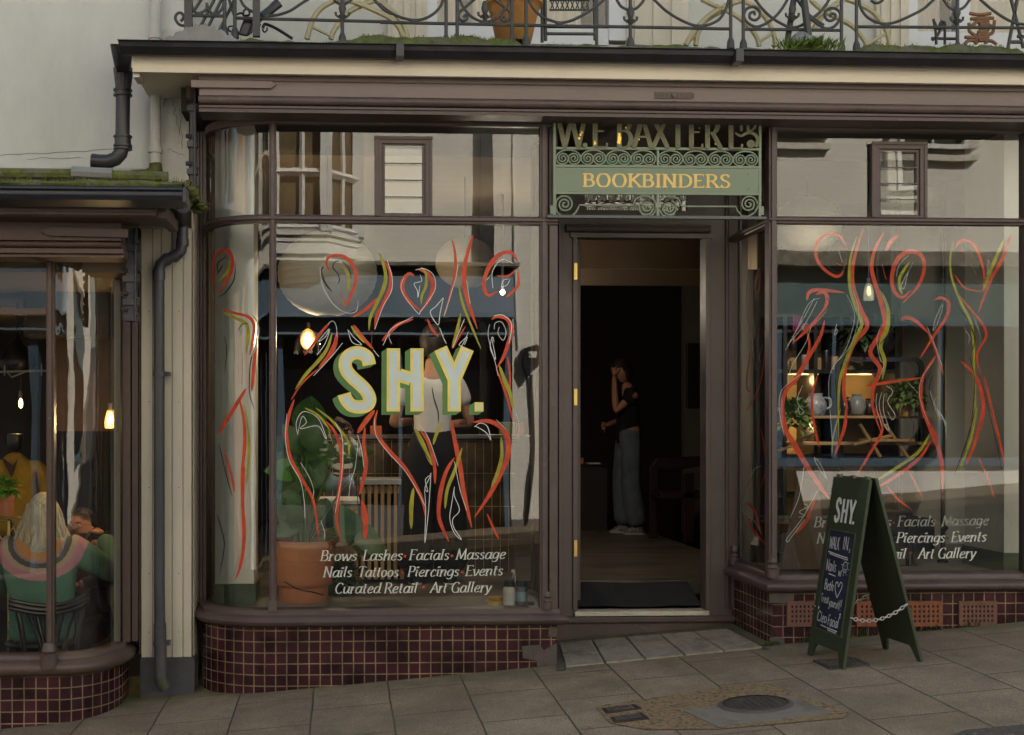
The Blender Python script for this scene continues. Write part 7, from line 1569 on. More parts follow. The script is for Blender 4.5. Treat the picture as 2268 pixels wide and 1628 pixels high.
b = MB(); wv = Vector(j['wr']); dv = (Vector(j['er']) - wv).normalized(); cc_ = wv + dv*.02
u1 = dv.orthogonal().normalized(); u2 = dv.cross(u1); b.tube([cc_ + (u1*math.cos(a)+u2*math.sin(a))*.030 for a in [i*math.pi/10 for i in range(21)]], .004, 6); b.build("hair_tie", BLACKM, t)
# bentwood chair
chx = X(70, .02); ch_ = thing("chair", (chx, .05, GZ), "dark bentwood chair with slatted back behind the green jumper", "chair")
DKW = M("black_stained_wood", (.016,.011,.010), .35, .3, 14, coat=.2)
yb2 = .03; pc = lambda u, v, y=yb2: P(u, v, y)
T5 = TR(0,1650,2.504)
b = MB(); top = [(75,1040),(160,1060),(300,1085),(420,1090),(560,1070),(680,1030),(760,985)]
q = smooth_pts([pc(*T5(x, y_), .03 + .05*math.cos((x-415)/345*1.5)-.05) for x, y_ in top], 5)
for zoff, r_ in ((.024,.014),(.0,.018),(-.022,.014)): b.tube([p + Vector((0,0,zoff)) for p in q], r_, 8)
b.build("top_rail", DKW, ch_, smooth=True)
b = MB()
for pts in ([(150,1090),(175,1200),(205,1400),(215,1560)], [(715,1060),(690,1200),(665,1400),(645,1560)]): b.tube([pc(*T5(*p), .04) for p in pts], .017, 8)
b.build("leg", DKW, ch_, smooth=True)
b = MB()
for pts in ([(240,1105),(290,1220),(340,1360),(355,1560)], [(310,1110),(340,1240),(375,1380),(395,1560)], [(385,1110),(395,1240),(410,1560)], [(540,1110),(510,1240),(480,1380),(460,1560)], [(640,1090),(590,1230),(550,1400),(530,1560)]): b.tube([pc(*T5(*p), .045) for p in pts], .012, 8)
b.build("back_slat", DKW, ch_, smooth=True)
b = MB(); b.lathe([(.001,0),(.20,0),(.21,.012),(.20,.028),(.001,.03)], (chx, .25, GZ+.44), 24); b.build("seat", DKW, ch_, smooth=True, angle=40)
b = MB()
for sx_, sy_ in ((-.14,.12),(.14,.12),(-.15,.40),(.15,.40)): b.tube([(chx+sx_, sy_, GZ+.44),(chx+sx_*1.2, sy_+(.03 if sy_ > .2 else -.02), GZ)], .015, 8)
b.build("leg", DKW, ch_, smooth=True)
# --- dark-haired woman facing the street
hx, hy = X(188, .66), .66 
t, j, R3, W = human("person", (hx, hy, GZ), R(-14), "dark-haired person in black top facing the street behind the blonde woman's raised hand", dict(
    pel=(0,0,.50), wa=(0,.0,.68), ch=(0,-.02,.92), nk=(0,-.01,1.10), nt=(0,-.02,1.17), hd=(0,-.04,Z(1168,.66,190)-GZ), sl=(-.16,0,1.02), sr=(.16,0,1.02),
    el=(-.24,-.10,.80), wl=(-.10,-.30,.78), er=(.24,-.10,.80), wr=(.10,-.30,.78), hl=(-.1,0,.48), hr=(.1,0,.48), kl=(-.13,-.35,.47), kr=(.13,-.35,.47), al=(-.13,-.36,.09), ar=(.13,-.36,.09), tl=(-.13,-.48,.03), tr=(.13,-.48,.03)), SKIND)
j['nk'] = tuple(Vector(j['hd']) + Vector((0,0,-.19))); j['nt'] = tuple(Vector(j['hd']) + Vector((0,.01,-.10)))
Mx = body_build(t, j, SKINM, [(j['wl'], R3 @ Vector((.3,-1,0)), R3 @ Vector((0,0,1)), -1, .4), (j['wr'], R3 @ Vector((-.3,-1,0)), R3 @ Vector((0,0,1)), 1, .4)], head=(R(-24), R(-6)))
eyes(t, Mx); cloth(t, "top", torso(j, .062, .15, hem=W((0,0,.52)), slv=1.2, rc=.16), BLKC); cloth(t, "trousers", legs(j, .10, .075, .06), BLKC)
b = MB(); 
hair_cap(Mx, t=t, mat=HAIRD, puff=1.09, front=.082); b.ball(Mx @ Vector((0,.09,.02)), .045, .045, .045); b.build("hair_bun", HAIRD, t, smooth=True); shoes(t, j, BLKC)
# mannequin in mustard coat
ty = 1.5; mq = thing("mannequin", (X(30,ty), ty, GZ), "tailor's mannequin wearing a long mustard coat in the dark cafe", "mannequin")
mz = lambda v: Z(v, ty, 30); xc_ = X(33, ty)
b = MB(); b.lathe([(.03,0),(.05,.03),(.055,.09),(.05,.12),(.02,.125)], (xc_, ty, mz(1000)), 16); b.tube([(xc_,ty,GZ),(xc_,ty,mz(990))], .02, 8); b.lathe([(.16,0),(.15,.02),(.03,.03)], (xc_,ty,GZ), 18); b.build("neck_block", BLACKM, mq, smooth=True, angle=50)
MUS = M("mustard_wool", (.30,.175,.018), .95, .18, 9, .4, 120)
zc0, zc1, zc2, zc3 = mz(1250), mz(1120), mz(1040), mz(992)
hdm = (xc_, ty, mz(1075))
V, Fc = skin([[((xc_,ty,mz(1200)), (.17,.11)), ((xc_,ty,mz(1120)), (.165,.11)), ((xc_,ty,mz(1060)), (.165,.11)), ((xc_,ty,mz(1022)), (.12,.08)), ((xc_,ty,mz(1000)), (.055,.05))],
    [((xc_,ty,mz(1060)), (.165,.11)), ((xc_-.17,ty,mz(1030)), .055), ((xc_-.235,ty-.03,mz(1085)), .06), ((xc_-.19,ty-.11,mz(1130)), .052)],
    [((xc_,ty,mz(1060)), (.165,.11)), ((xc_+.17,ty,mz(1030)), .055), ((xc_+.245,ty-.03,mz(1095)), .06), ((xc_+.19,ty-.13,mz(1125)), .052)]], 2)
b = MB(); b.add(V, Fc); b.build("coat", MUS, mq, smooth=True, angle=180)
b = MB(); b.box(xc_-.008, xc_+.012, ty-.118, ty-.112, mz(1230), mz(1060)); b.add([(xc_-.07,ty-.10,mz(1010)),(xc_+.01,ty-.125,mz(1058)),(xc_+.05,ty-.09,mz(1010)),(xc_+.02,ty-.12,mz(1030))], [(0,1,3),(3,1,2)]); b.build("lapel", M("brown_velvet", (.05,.02,.012), .9, .2, 9), mq)
b = MB()
for v in (1062,1090,1118,1170): b.tube([(xc_+.02,ty-.122,mz(v)),(xc_+.02,ty-.130,mz(v))], .010, 10)
b.build("button", BLACKM, mq)

# ================================================================ foliage helper
def leaf(b, base, d, L, w_, curl=.2, up=Vector((0,0,1)), n=5, lobes=0):
    d = d.normalized(); side = d.cross(up); side = side.normalized() if side.length > 1e-4 else Vector((1,0,0)); nn = side.cross(d)
    vs = []; 
    for i in range(n+1):
        s = i/n; ww = w_*math.sin(math.pi*min(1, s*.92+.08))**.7*(1-.25*s)
        if lobes and i % 2: ww *= .78
        c_ = base + d*L*s + nn*(-curl*L*s*s); vs += [c_ - side*ww + nn*ww*.25, c_, c_ + side*ww + nn*ww*.25]
    fs = []
    for i in range(n): a = i*3; fs += [(a,a+1,a+4,a+3),(a+1,a+2,a+5,a+4)]
    b.add(vs, fs)
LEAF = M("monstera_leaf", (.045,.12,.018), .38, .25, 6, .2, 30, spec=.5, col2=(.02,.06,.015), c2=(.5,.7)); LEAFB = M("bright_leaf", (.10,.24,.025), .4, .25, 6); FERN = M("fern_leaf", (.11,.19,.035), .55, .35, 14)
def bushy(name, c, r, n, leafL, mat, label, pot=None, seed=1, droop=.3, flatness=1.):
    random.seed(seed); t = thing(name, (c[0], c[1], c[2]), label, "plant"); b = MB()
    for k in range(n):
        a, e = random.uniform(0, 6.28), random.uniform(-.5, 1.3); rr = r*random.uniform(.25, 1)
        dd = Vector((math.cos(a)*math.cos(e), math.sin(a)*math.cos(e), math.sin(e)*flatness)); p = Vector(c) + dd*rr + Vector((0,0,r*.6 - droop*rr))
        leaf(b, p, dd + Vector((random.gauss(0,.4), random.gauss(0,.4), random.gauss(-.1,.4))), leafL*random.uniform(.6,1.2), leafL*.34, .3, n=3)
    b.build("foliage", mat, t)
    if pot:
        pr, pot_mat, hh = pot; b = MB(); b.lathe([(pr*.68,-hh),(pr*.75,-hh*.9),(pr*.95,-hh*.22),(pr*1.08,-hh*.2),(pr*1.08,0),(pr*.9,0),(pr*.85,-.02)], (c[0], c[1], c[2]), 20); b.build("pot", pot_mat, t, smooth=True, angle=40)
    return t
# cafe plants, stand and lamps
sy = .25; stz = Z(1148, sy, 20)
st = thing("cake_stand", (X(20,sy), sy, GZ), "thin gold wire tiered stand holding a potted plant at the left edge", "stand")
GOLDM = M("gold_wire", (.65,.50,.22), .3, .1, 20, metal=.8)
b = MB(); b.lathe([(.001,-.006),(.13,-.006),(.135,.004),(.12,.004),(.001,.002)], (X(12,sy), sy, stz), 30); b.build("tray", GOLDM, st, smooth=True, angle=40)
b = MB(); Tq = TR(0,1650,2.504)
for pts in ([(110,330),(115,380),(80,430),(65,500),(70,560),(90,640),(130,700),(190,735),(215,760)],[(0,455),(20,500),(25,560),(60,640),(110,710)],[(-20,575),(60,555)],[(120,390),(150,460),(185,462)],[(-30,790),(60,770),(215,762)]): b.tube(smooth_pts([P(*Tq(*p), sy) for p in pts], 5), .0055, 6)
b.tube([(X(20,sy),sy,stz-.01),(X(20,sy),sy,GZ)], .01, 8)
b.build("wire_frame", GOLDM, st, smooth=True)
bushy("potted_plant", (X(14,.25), .25, stz+.135), .085, 220, .035, LEAFB, "small bushy green plant in a terracotta pot on the gold stand", (.052, TERRA, .125), 3)
def bulb(x, y, z, label, s=1.0, power=1.5, col=(1,.66,.30), es=6., glass=True, tint=(.9,.5,.15)):
    t = thing("pendant_lamp", (x, y, z+.1*s), label, "lamp")
    b = MB(); b.tube([(x,y,z+.05*s),(x,y,3.2)], .004, 6); b.tube([(x,y,z+.035*s),(x,y,z+.075*s)], .014*s, 10); b.build("cord", BLACKM, t)
    b = MB(); b.lathe([(.004,-.03),(.012,-.02),(.014,.0),(.010,.02),(.004,.03)], (x,y,z), 12); m = M("filament_glow" + str(es), (1,.6,.2), .5, 0, emit=col, estr=es); b2 = MB(); b2.add([Vector((x,y,z)) + (v-Vector((x,y,z)))*s for v in b.v], b.f); b2.build("filament", m, t, smooth=True)
    if glass:
        b = MB(); b.lathe([(.030,-.055),(.031,-.04),(.028,.0),(.020,.03),(.012,.045)], (x,y,z), 18, caps=False); b2 = MB(); b2.add([Vector((x,y,z)) + (v-Vector((x,y,z)))*s for v in b.v], b.f); b2.build("lamp_glass", M("lamp_glass%g" % tint[2], tint, .1, .1), t, smooth=True)
        bpy.data.materials["lamp_glass%g" % tint[2]].node_tree.nodes["Principled BSDF"].inputs['Alpha'].default_value = .25
    ld = bpy.data.lights.new("lamp_light", 'POINT'); ld.energy = power; ld.color = col; ld.shadow_soft_size = .03; lo = bpy.data.objects.new("lamp_light", ld); S.collection.objects.link(lo); lo.location = Vector((x, y-.05, z-.02)) - Vector((x, y, z+.1*s)); lo.parent = t
    return t
bulb(X(245,.5), .5, Z(925,.5,245), "glowing filament bulb in a bell glass, right of the dark-haired woman's head", 1.18, 4.5, es=2.6)
bulb(X(46,2.6), 2.6, Z(893,2.6,46), "small glowing filament bulb deep in the dark cafe at the left", 1.3, 1.2, es=1.6, glass=False)
b = MB(); tx, tz_ = X(38,1.6), Z(800,1.6,38); b.lathe([(.001,-.075),(.10,-.07),(.125,-.02),(.115,.03),(.07,.09),(.02,.15),(.006,.20)], (tx,1.6,tz_), 24); b.tube([(tx,1.6,tz_+.2),(tx,1.6,3.1)], .006, 6)
tag(b.build("pendant_lamp", BLACKM, smooth=True), "unlit black teardrop lampshade near the top left of the cafe window", "lamp")
b = MB(); b.tube([(X(20,1.58),1.5,Z(822,1.5,38)),(tx,1.46,Z(836,1.5,38)),(X(60,1.5),1.5,Z(822,1.5,38))], .006, 6)
b.tube([P(-60,825,1.5), P(150,820,1.5)], .008, 6)
for u in (10, 92, 112, 130, -20): b.tube([P(u,806,1.5), P(u,832,1.5)], .005, 6)
tag(b.build("clothes_rail", M("grey_steel", (.25,.25,.24), .4, .1, 9)), "thin grey metal hanging rail across the dark cafe", "rail")
ly_ = .8; b = MB(); b.box(X(120,ly_)-.2, X(176,ly_)+.19, ly_, ly_+.2, Z(747,ly_,180), Z(640,ly_,180)); tag(b.build("ceiling_speaker", DARKW, bevel=.02), "dark brown boxy heater hanging inside the curved cafe window", "heater")

# ================================================================ shop interior, left bay
def lantern(u, v, ry, y, label, es=.0, sq=.86):
    c_ = P(u, v, y); r = ry/F*(y+D)
    t = thing("paper_lantern", (c_.x, y, c_.z), label, "lantern", "round paper lanterns")
    b = MB(); n, m = 40, 34; pr = []
    for i in range(m+1):
        ph = math.pi*(.06+.88*i/m); rr = math.sin(ph)*r*(1 + (.008 if i % 2 else -.008)); pr.append((rr, -math.cos(ph)*r*sq))
    b.lathe(pr, c_, n, caps=False); b.build("shade", M("rice_paper", (.55,.50,.40), .8, .06, 9, .15, 20), t, smooth=True, angle=25)
    b = MB(); b.tube([(c_.x,y,c_.z+r*sq*.9),(c_.x,y,3.4)], .005, 6); b.build("cord", BLACKM, t)
lantern(725, 606, 110, 1.0, "large ribbed white paper lantern above and left of SHY.")
lantern(1030, 582, 66, 2.2, "smaller round paper lantern above the letter Y of SHY.")
lantern(1788, 500, 76, 2.0, "paper lantern high in the right bay, left of the louvre vent")
lantern(2118, 482, 74, 2.4, "paper lantern high in the right bay, right of the louvre vent")
# counter
ya_ = 1.95; ctr = thing("counter", (X(980,ya_), ya_+.3, FL), "long counter faced with dark brown square tiles behind the window", "counter")
b = MB(); z1 = Z(972, ya_, 980); xa_, xb_ = X(700,ya_), X(1140,ya_)
b.add([(xa_,ya_,FL),(xb_,ya_,FL),(xb_,ya_,z1),(xa_,ya_,z1)], [(0,1,2,3)], [[(0,0),(xb_-xa_,0),(xb_-xa_,z1-FL),(0,z1-FL)]])
b.build("tiled_front", tile_mat("brown_counter_tile", .062, .003, ((.050,.034,.018),(.080,.055,.030)), (.26,.19,.10), .25, th=.245), ctr)
b = MB(); b.box(xa_-.02, xb_+.03, ya_-.03, ya_+.6, z1+.001, z1+.03); b.build("counter_top", M("grey_stone_top", (.14,.14,.14), .3, .1, 9), ctr, bevel=.004)
b = MB(); b.box(xa_, xb_, ya_+.004, ya_+.55, FL, z1); b.build("carcass", DARKW, ctr)
def small_box(name, u0, u1, v0, v1, y, mat, label, cat, d=.08, bev=.004):
    b = MB(); b.pbox(u0, u1, v0, v1, y, y+d); return tag(b.build(name, mat, bevel=bev), label, cat)
small_box("display_box", 1108, 1140, 935, 966, 2.1, M("yellow_box", (.36,.36,.06), .5, .1, 9), "small yellow box on the counter near its right end", "box")
small_box("display_box", 1142, 1160, 937, 966, 2.1, M("orange_box", (.55,.13,.06), .5, .1, 9), "small orange box at the right end of the counter", "box")
small_box("card_box", 820, 846, 943, 966, 2.0, M("orange_box", (.55,.13,.06)), "small orange card box on the counter left of the white T-shirt", "box")
small_box("paper_pad", 818, 870, 964, 967, 1.96, WHC, "white sheet of paper lying on the counter edge left of the T-shirt", "paper", .2, .001)
small_box("paper_pad", 1165, 1200, 964, 967, 1.96, WHC, "white paper at the far right end of the counter edge", "paper", .2, .001)
# slatted table
y_ = 1.30; tb = thing("slatted_table", (X(845,y_), y_+.2, FL), "table with grey top and vertical pale wooden slats in front of the counter", "table")
b = MB(); b.pbox(797, 897, 1062, 1074, y_, y_+.45); b.build("table_top", M("grey_laminate", (.30,.30,.29), .4, .08, 6), tb, bevel=.004)
b = MB(); zt_ = Z(1074.5, y_, 845)
for k in range(7): xx = X(800+k*14.5, y_); b.box(xx, xx+.024, y_+.02, y_+.045, FL+.03, zt_)
b.box(X(798,y_), X(896,y_), y_+.046, y_+.07, FL+.05, FL+.09); b.box(X(798,y_), X(896,y_), y_+.046, y_+.07, zt_-.06, zt_-.01)
b.build("slats", WOOD, tb)
b = MB(); b.box(X(800,y_), X(895,y_), y_+.08, y_+.44, FL+.02, zt_-.002); b.build("core", M("dark_core", (.02,.018,.016), .8), tb)
# OSB plinth with a white top
y_ = .95; OSB = M("chipboard", (.60,.42,.22), .7, .3, 22, .3, 60, col2=(.30,.18,.07), c2=(.45,.6), stretch=(1,1,2)); tb = thing("chipboard_plinth", (X(750,y_), y_+.2, FL), "chipboard plinth with a thin white top right of the terracotta planter", "plinth")
b = MB(); b.box(X(700,y_), X(792,y_), y_, y_+.42, FL, Z(1117,y_,750)); b.build("carcass", OSB, tb, bevel=.003)
b = MB(); b.box(X(690,y_), X(797,y_), y_-.03, y_+.45, Z(1116.5,y_,750), Z(1108,y_,750)); b.build("white_top", WHITE, tb, bevel=.003)
# red chairs in the shadow of the doorway
y_ = 4.6; rc = thing("red_chair", (X(1490,y_), y_, FL), "dark red chair deep in the shadow on the right of the doorway", "chair")
DRED = M("dark_red_paint", (.022,.004,.003), .5, .2, 8)
zf = lambda v: Z(v, y_, 1490); xf = lambda u: X(u, y_); b = MB()
b.prism([(xf(1440),zf(1035)),(xf(1455),zf(1015)),(xf(1560),zf(1010)),(xf(1570),zf(1030)),(xf(1480),zf(1045))], y_, y_+.06); b.build("backrest", DRED, rc, bevel=.01)
b = MB(); b.box(xf(1440), xf(1456), y_, y_+.06, FL, zf(1032)); b.box(xf(1490), xf(1512), y_-.4, y_-.34, FL, zf(1045)); b.build("leg", DRED, rc, bevel=.005)
b = MB(); b.box(xf(1440), xf(1580), y_-.4, y_, zf(1100), zf(1085)); b.build("seat", DRED, rc, bevel=.01)
# door mat, orange figure and tray on the dark desk
b = MB(); b.add([P(1279,1352,.98),P(1559,1348,.98),P(1556,1314,1.5),P(1283,1316,1.5)], [(0,1,2,3)]); v_ = b.v; 
b = MB(); b.grid(lambda s,t: (dx(1281)+ (dx(1558)-dx(1281))*s, DY+.06+.33*t, dz(1350)+.012+(FL-dz(1350)+.004)*t**.8+.004*math.sin(s*9)), 20, 4)
tag(b.build("door_mat", M("navy_mat", (.018,.018,.024), .9, .25, 60, .8, 200), smooth=True), "dark navy door mat lying just inside the threshold", "door mat")
y_ = 5.6; dk = thing("reception_desk", (X(1320,y_), y_, FL), "dark reception desk in the gloom left of the standing person", "desk")
b = MB(); b.box(X(1180,y_), X(1345,y_), y_, y_+.5, FL, Z(1031,y_,1300)); b.build("carcass", DARKW, dk); b = MB(); b.box(X(1180,y_), X(1350,y_), y_-.03, y_+.55, Z(1031,y_,1300)+.001, Z(1028,y_,1300)); b.build("desk_top", BLACKM, dk)
small_box("orange_ornament", 1281, 1293, 1014, 1028, y_+.05, M("orange_glaze", (.75,.16,.05), .4, .1, 9), "small orange ornament on the reception desk by the door hinge", "ornament", .06)
small_box("leaflet", 1303, 1330, 1025.5, 1028, y_, WHC, "white leaflet lying on the reception desk", "leaflet", .2, .001)
small_box("framed_picture", 1522, 1562, 760, 905, 5.0, M("black_frame", (.012,.010,.009), .4, .2, 9), "dark picture frame on the side wall inside the doorway", "picture", .04)
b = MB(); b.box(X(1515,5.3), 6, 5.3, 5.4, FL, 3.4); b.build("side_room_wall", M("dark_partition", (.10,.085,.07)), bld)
# exit sign
ex = thing("exit_sign", P(1385, 335, 1.6), "green running man exit sign hanging behind the bookbinders lettering", "exit sign")
b = MB(); b.pbox(1335, 1435, 302, 368, 1.6, 1.63); b.build("plate", M("exit_green", (.005,.12,.06), .4, .1, 9, emit=(.0,.22,.10), estr=.10), ex, bevel=.003)
k = INK(flat(1.599)); k.poly([(1345,330),(1362,305),(1380,330),(1370,330),(1370,355),(1354,355),(1354,330)]); k.poly([(1405,330),(1425,330),(1430,365),(1405,365)]); k.poly([(1398,318),(1416,316),(1420,326),(1400,330)]); k.build("pictogram", WHT, ex)
# ---- monstera in a stepped terracotta planter
py_ = .50; pz_ = FL; pxc = X(672, py_); s = (py_+D)/F
pl_ = thing("potted_monstera", (pxc, py_, pz_), "large monstera in a two-tier terracotta planter at the left of the window", "plant")
TER2 = M("orange_terracotta", (.52,.20,.09), .65, .08, 6, .1, 60)
b = MB(); h = 34*s; b.lathe([(52*s,0),(54*s,.01),(54*s,h),(30*s,h)], (pxc, py_, pz_), 40); b.build("planter_base", TER2, pl_, smooth=True, angle=40)
b = MB(); z0 = pz_+h; b.lathe([(44*s,0),(58*s,.004),(63*s,.02),(64*s,10*s),(64*s,58*s),(65*s,59*s),(65*s,101*s),(61*s,101*s),(60*s,90*s),(.001,88*s)], (pxc, py_, z0), 48); b.build("planter", TER2, pl_, smooth=True, angle=40)
b = MB(); b.lathe([(.001,91*s),(59*s,91*s)], (pxc, py_, z0), 30, caps=False); b.build("soil", M("soil", (.04,.025,.015), .95, .3, 30), pl_)
TM = TR(960,1350,2.1711); b = MB(); st_ = MB(); random.seed(2); br_ = MB()
roots = P(668, 1235, py_)
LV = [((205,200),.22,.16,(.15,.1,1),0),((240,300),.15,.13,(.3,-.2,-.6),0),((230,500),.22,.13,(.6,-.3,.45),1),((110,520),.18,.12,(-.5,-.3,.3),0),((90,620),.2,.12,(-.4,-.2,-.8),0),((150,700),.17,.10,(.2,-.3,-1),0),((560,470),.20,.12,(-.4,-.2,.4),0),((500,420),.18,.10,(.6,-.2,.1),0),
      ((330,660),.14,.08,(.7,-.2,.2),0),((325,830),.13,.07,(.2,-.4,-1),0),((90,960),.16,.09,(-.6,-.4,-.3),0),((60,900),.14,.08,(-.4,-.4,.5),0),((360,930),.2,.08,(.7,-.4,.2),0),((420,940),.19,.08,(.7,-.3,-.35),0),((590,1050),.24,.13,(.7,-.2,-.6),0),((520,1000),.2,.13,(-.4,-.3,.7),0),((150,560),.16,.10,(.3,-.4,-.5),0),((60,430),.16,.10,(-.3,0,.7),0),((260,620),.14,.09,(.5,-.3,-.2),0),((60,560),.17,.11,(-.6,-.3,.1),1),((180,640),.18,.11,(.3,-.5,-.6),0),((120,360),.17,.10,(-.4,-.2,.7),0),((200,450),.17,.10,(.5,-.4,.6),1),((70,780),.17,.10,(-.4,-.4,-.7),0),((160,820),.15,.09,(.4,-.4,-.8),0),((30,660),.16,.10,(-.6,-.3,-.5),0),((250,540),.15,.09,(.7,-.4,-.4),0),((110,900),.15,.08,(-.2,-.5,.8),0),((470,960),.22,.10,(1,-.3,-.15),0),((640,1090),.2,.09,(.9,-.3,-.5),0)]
for (xy, L_, w_, dd, br1) in LV:
    p = P(*TM(*xy), py_ + random.uniform(-.12,.16)); d = Vector(dd)
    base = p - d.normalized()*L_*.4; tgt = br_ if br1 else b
    for q in range(2 if L_ > .2 else 1): leaf(tgt, base + Vector((q*.004,q*.02,0)), d, L_*1.2, w_*.78, .38, up=Vector((.2*math.sin(L_*90),-1,.35)), n=10, lobes=0)
    st_.tube(smooth_pts([roots + Vector((random.gauss(0,.03), random.gauss(0,.03), 0)), roots.lerp(base, .55) + Vector((0,0,.06)), base], 4), .006, 6)
b.build("leaf", LEAF, pl_, smooth=True); br_.build("bright_green_leaf", LEAFB, pl_, smooth=True); st_.build("stem", M("stem_green", (.10,.18,.03), .5, .2, 9), pl_, smooth=True)  # a few leaves are of a brighter green variety
b = MB(); b.tube(smooth_pts([P(630,1288,.2), P(660,1305,.18), P(690,1311,.2), P(716,1318,.3)], 6), .004, 6); tag(b.build("cable", BLACKM), "thin black cable draped across the planter base", "cable")
bushy("trailing_plant", (X(762,.85), .85, Z(1290,.85,762)), .10, 60, .085, LEAF, "small dark leafy plant at the foot of the chipboard plinth", (.06, BLACKM, .09), 9)
# bottles and tape on the ledge
def bottle(u0, u1, v0, v1, y, body, cap, label, lab=None):
    c_ = X((u0+u1)/2, y); s = (y+D)/F; r = (u1-u0)/2*s; h = (v1-v0)*s; t = thing("paint_bottle", (c_, y, FL+.006), label, "bottle", "paint bottles on the window ledge")
    b = MB(); b.lathe([(r*.9,0),(r,.004),(r,h*.66),(r*.8,h*.74),(r*.62,h*.76)], (c_, y, FL+.006), 24); o = b.build("bottle_body", body, t, smooth=True, angle=40)
    b = MB(); b.lathe([(r*.85,h*.765),(r*.88,h*.78),(r*.84,h),(r*.2,h)], (c_, y, FL+.006), 20); b.build("cap", cap, t, smooth=True, angle=40)
    b = MB(); b.lathe([(r*1.02,h*.18),(r*1.02,h*.56)], (c_, y, FL+.006), 24, caps=False); b.build("bottle_label", lab or WHC, o, smooth=True)
bottle(1114, 1141, 1287, 1346, .16, M("white_plastic", (.62,.62,.60), .35, .05, 9), BLACKM, "white bottle with black cap in the corner of the window ledge")
bottle(1141, 1168, 1284, 1340, .20, M("slate_plastic", (.10,.14,.17), .35, .1, 9), M("dark_slate_cap", (.03,.045,.055), .4, .1, 9), "slate blue bottle with pale label, right of the white bottle", M("pale_blue_label", (.30,.42,.50), .5, .1, 30))
b = MB(); c_ = P(1096, 1334, .24); b.lathe([(.032,0),(.056,0),(.056,.026),(.032,.026)], (c_.x, .24, FL+.006), 30); o = b.build("masking_tape", M("yellow_tape", (.58,.46,.14), .6, .1, 20), smooth=True, angle=40); tag(o, "roll of yellow masking tape lying left of the bottles", "tape")
b = MB(); b.lathe([(.030,0),(.048,0),(.048,.018),(.030,.018)], (c_.x+.012, .25, FL+.034), 30); tag(b.build("masking_tape", M("orange_tape", (.52,.27,.06), .6, .1, 20), smooth=True, angle=40), "smaller orange-edged tape roll stacked on the yellow one", "tape")
b = MB(); c_ = P(1176, 1338, .14); b.tube([(c_.x-.02,.14,FL+.022),(c_.x+.018,.14,FL+.022)], .016, 16); tag(b.build("paint_tube", BLACKM, smooth=True, angle=40), "small black tube on its side at the right end of the ledge", "tube")
b = MB(); b.tube([P(1135,1280,.2), P(1139,1262,.2), P(1142,1290,.2)], .004, 6); b.pbox(1133,1141,1262,1268,.195,.205); tag(b.build("nozzle", WHC), "thin white nozzle sticking up between the two bottles", "nozzle")
# wall lamp, lit
wl = thing("wall_lamp", P(682, 752, 1.5), "lit amber wall lamp with clear glass shade, left of SHY.", "lamp")
c_ = P(682, 752, 1.5)
b = MB(); b.ball(c_, .055, .055, .075, 16, 12); b.build("bulb", M("amber_bulb_glow", (1,.6,.2), .5, 0, emit=(1,.50,.12), estr=.22), wl, smooth=True)
b = MB(); b.ball(c_ + Vector((0,-.05,.03)), .018, .012, .02, 12, 8); b.build("filament", M("filament_hot", (1,.8,.5), .5, 0, emit=(1,.8,.45), estr=1.0), wl, smooth=True)
b = MB(); b.lathe([(.10,-.10),(.098,-.05),(.085,.0),(.05,.06)], c_, 20, caps=False); b.build("lamp_shade", glass_mat("lamp_glass", .1, .001), wl, smooth=True)
b = MB(); b.tube([c_ + Vector((0,0,.07)), c_ + Vector((0,.1,.12)), (c_.x, 1.9, c_.z+.12)], .01, 8); b.build("bracket", BRASS, wl)
ld = bpy.data.lights.new("lamp_light", 'POINT'); ld.energy = 8; ld.color = (1,.72,.42); ld.shadow_soft_size = .05; lo = bpy.data.objects.new("lamp_light", ld); S.collection.objects.link(lo); lo.location = (0,-.15,0); lo.parent = wl
# spot lamp over the counter
sl_ = thing("spot_lamp", P(1716/1.0*1, 990, 2.0), "tiny bright ceiling spotlight seen through the right part of the left window", "lamp"); sl_.location = P(1113, 647, 3.0); sl_['org'] = tuple(sl_.location)
b = MB(); b.ball(P(1113,647,3.0), .022, .022, .022, 12, 8); b.build("bulb", M("spot_glow", (1,.9,.7), .5, 0, emit=(1,.85,.6), estr=.8), sl_, smooth=True); b = MB(); b.tube([P(1113,643,3.0), (P(1113,643,3.0).x,3.0,3.42)], .012, 8); b.build("stem", BLACKM, sl_)
ld = bpy.data.lights.new("lamp_light", 'POINT'); ld.energy = 9; ld.color = (1,.86,.66); ld.shadow_soft_size = .05; lo = bpy.data.objects.new("lamp_light", ld); S.collection.objects.link(lo); lo.parent = sl_; lo.location = (0,-.06,-.03)
# tall black coat stand / column beside counter
b = MB(); b.box(X(1062,2.6), X(1078,2.6), 2.6, 2.66, FL, Z(710,2.6,1070)); b.box(X(940,2.6), X(1078,2.6), 2.6, 2.66, Z(712,2.6,1000), Z(706,2.6,1000))
tag(b.build("garment_rack", BLACKM), "tall black metal rack behind the counter, right of the white T-shirt", "rack")
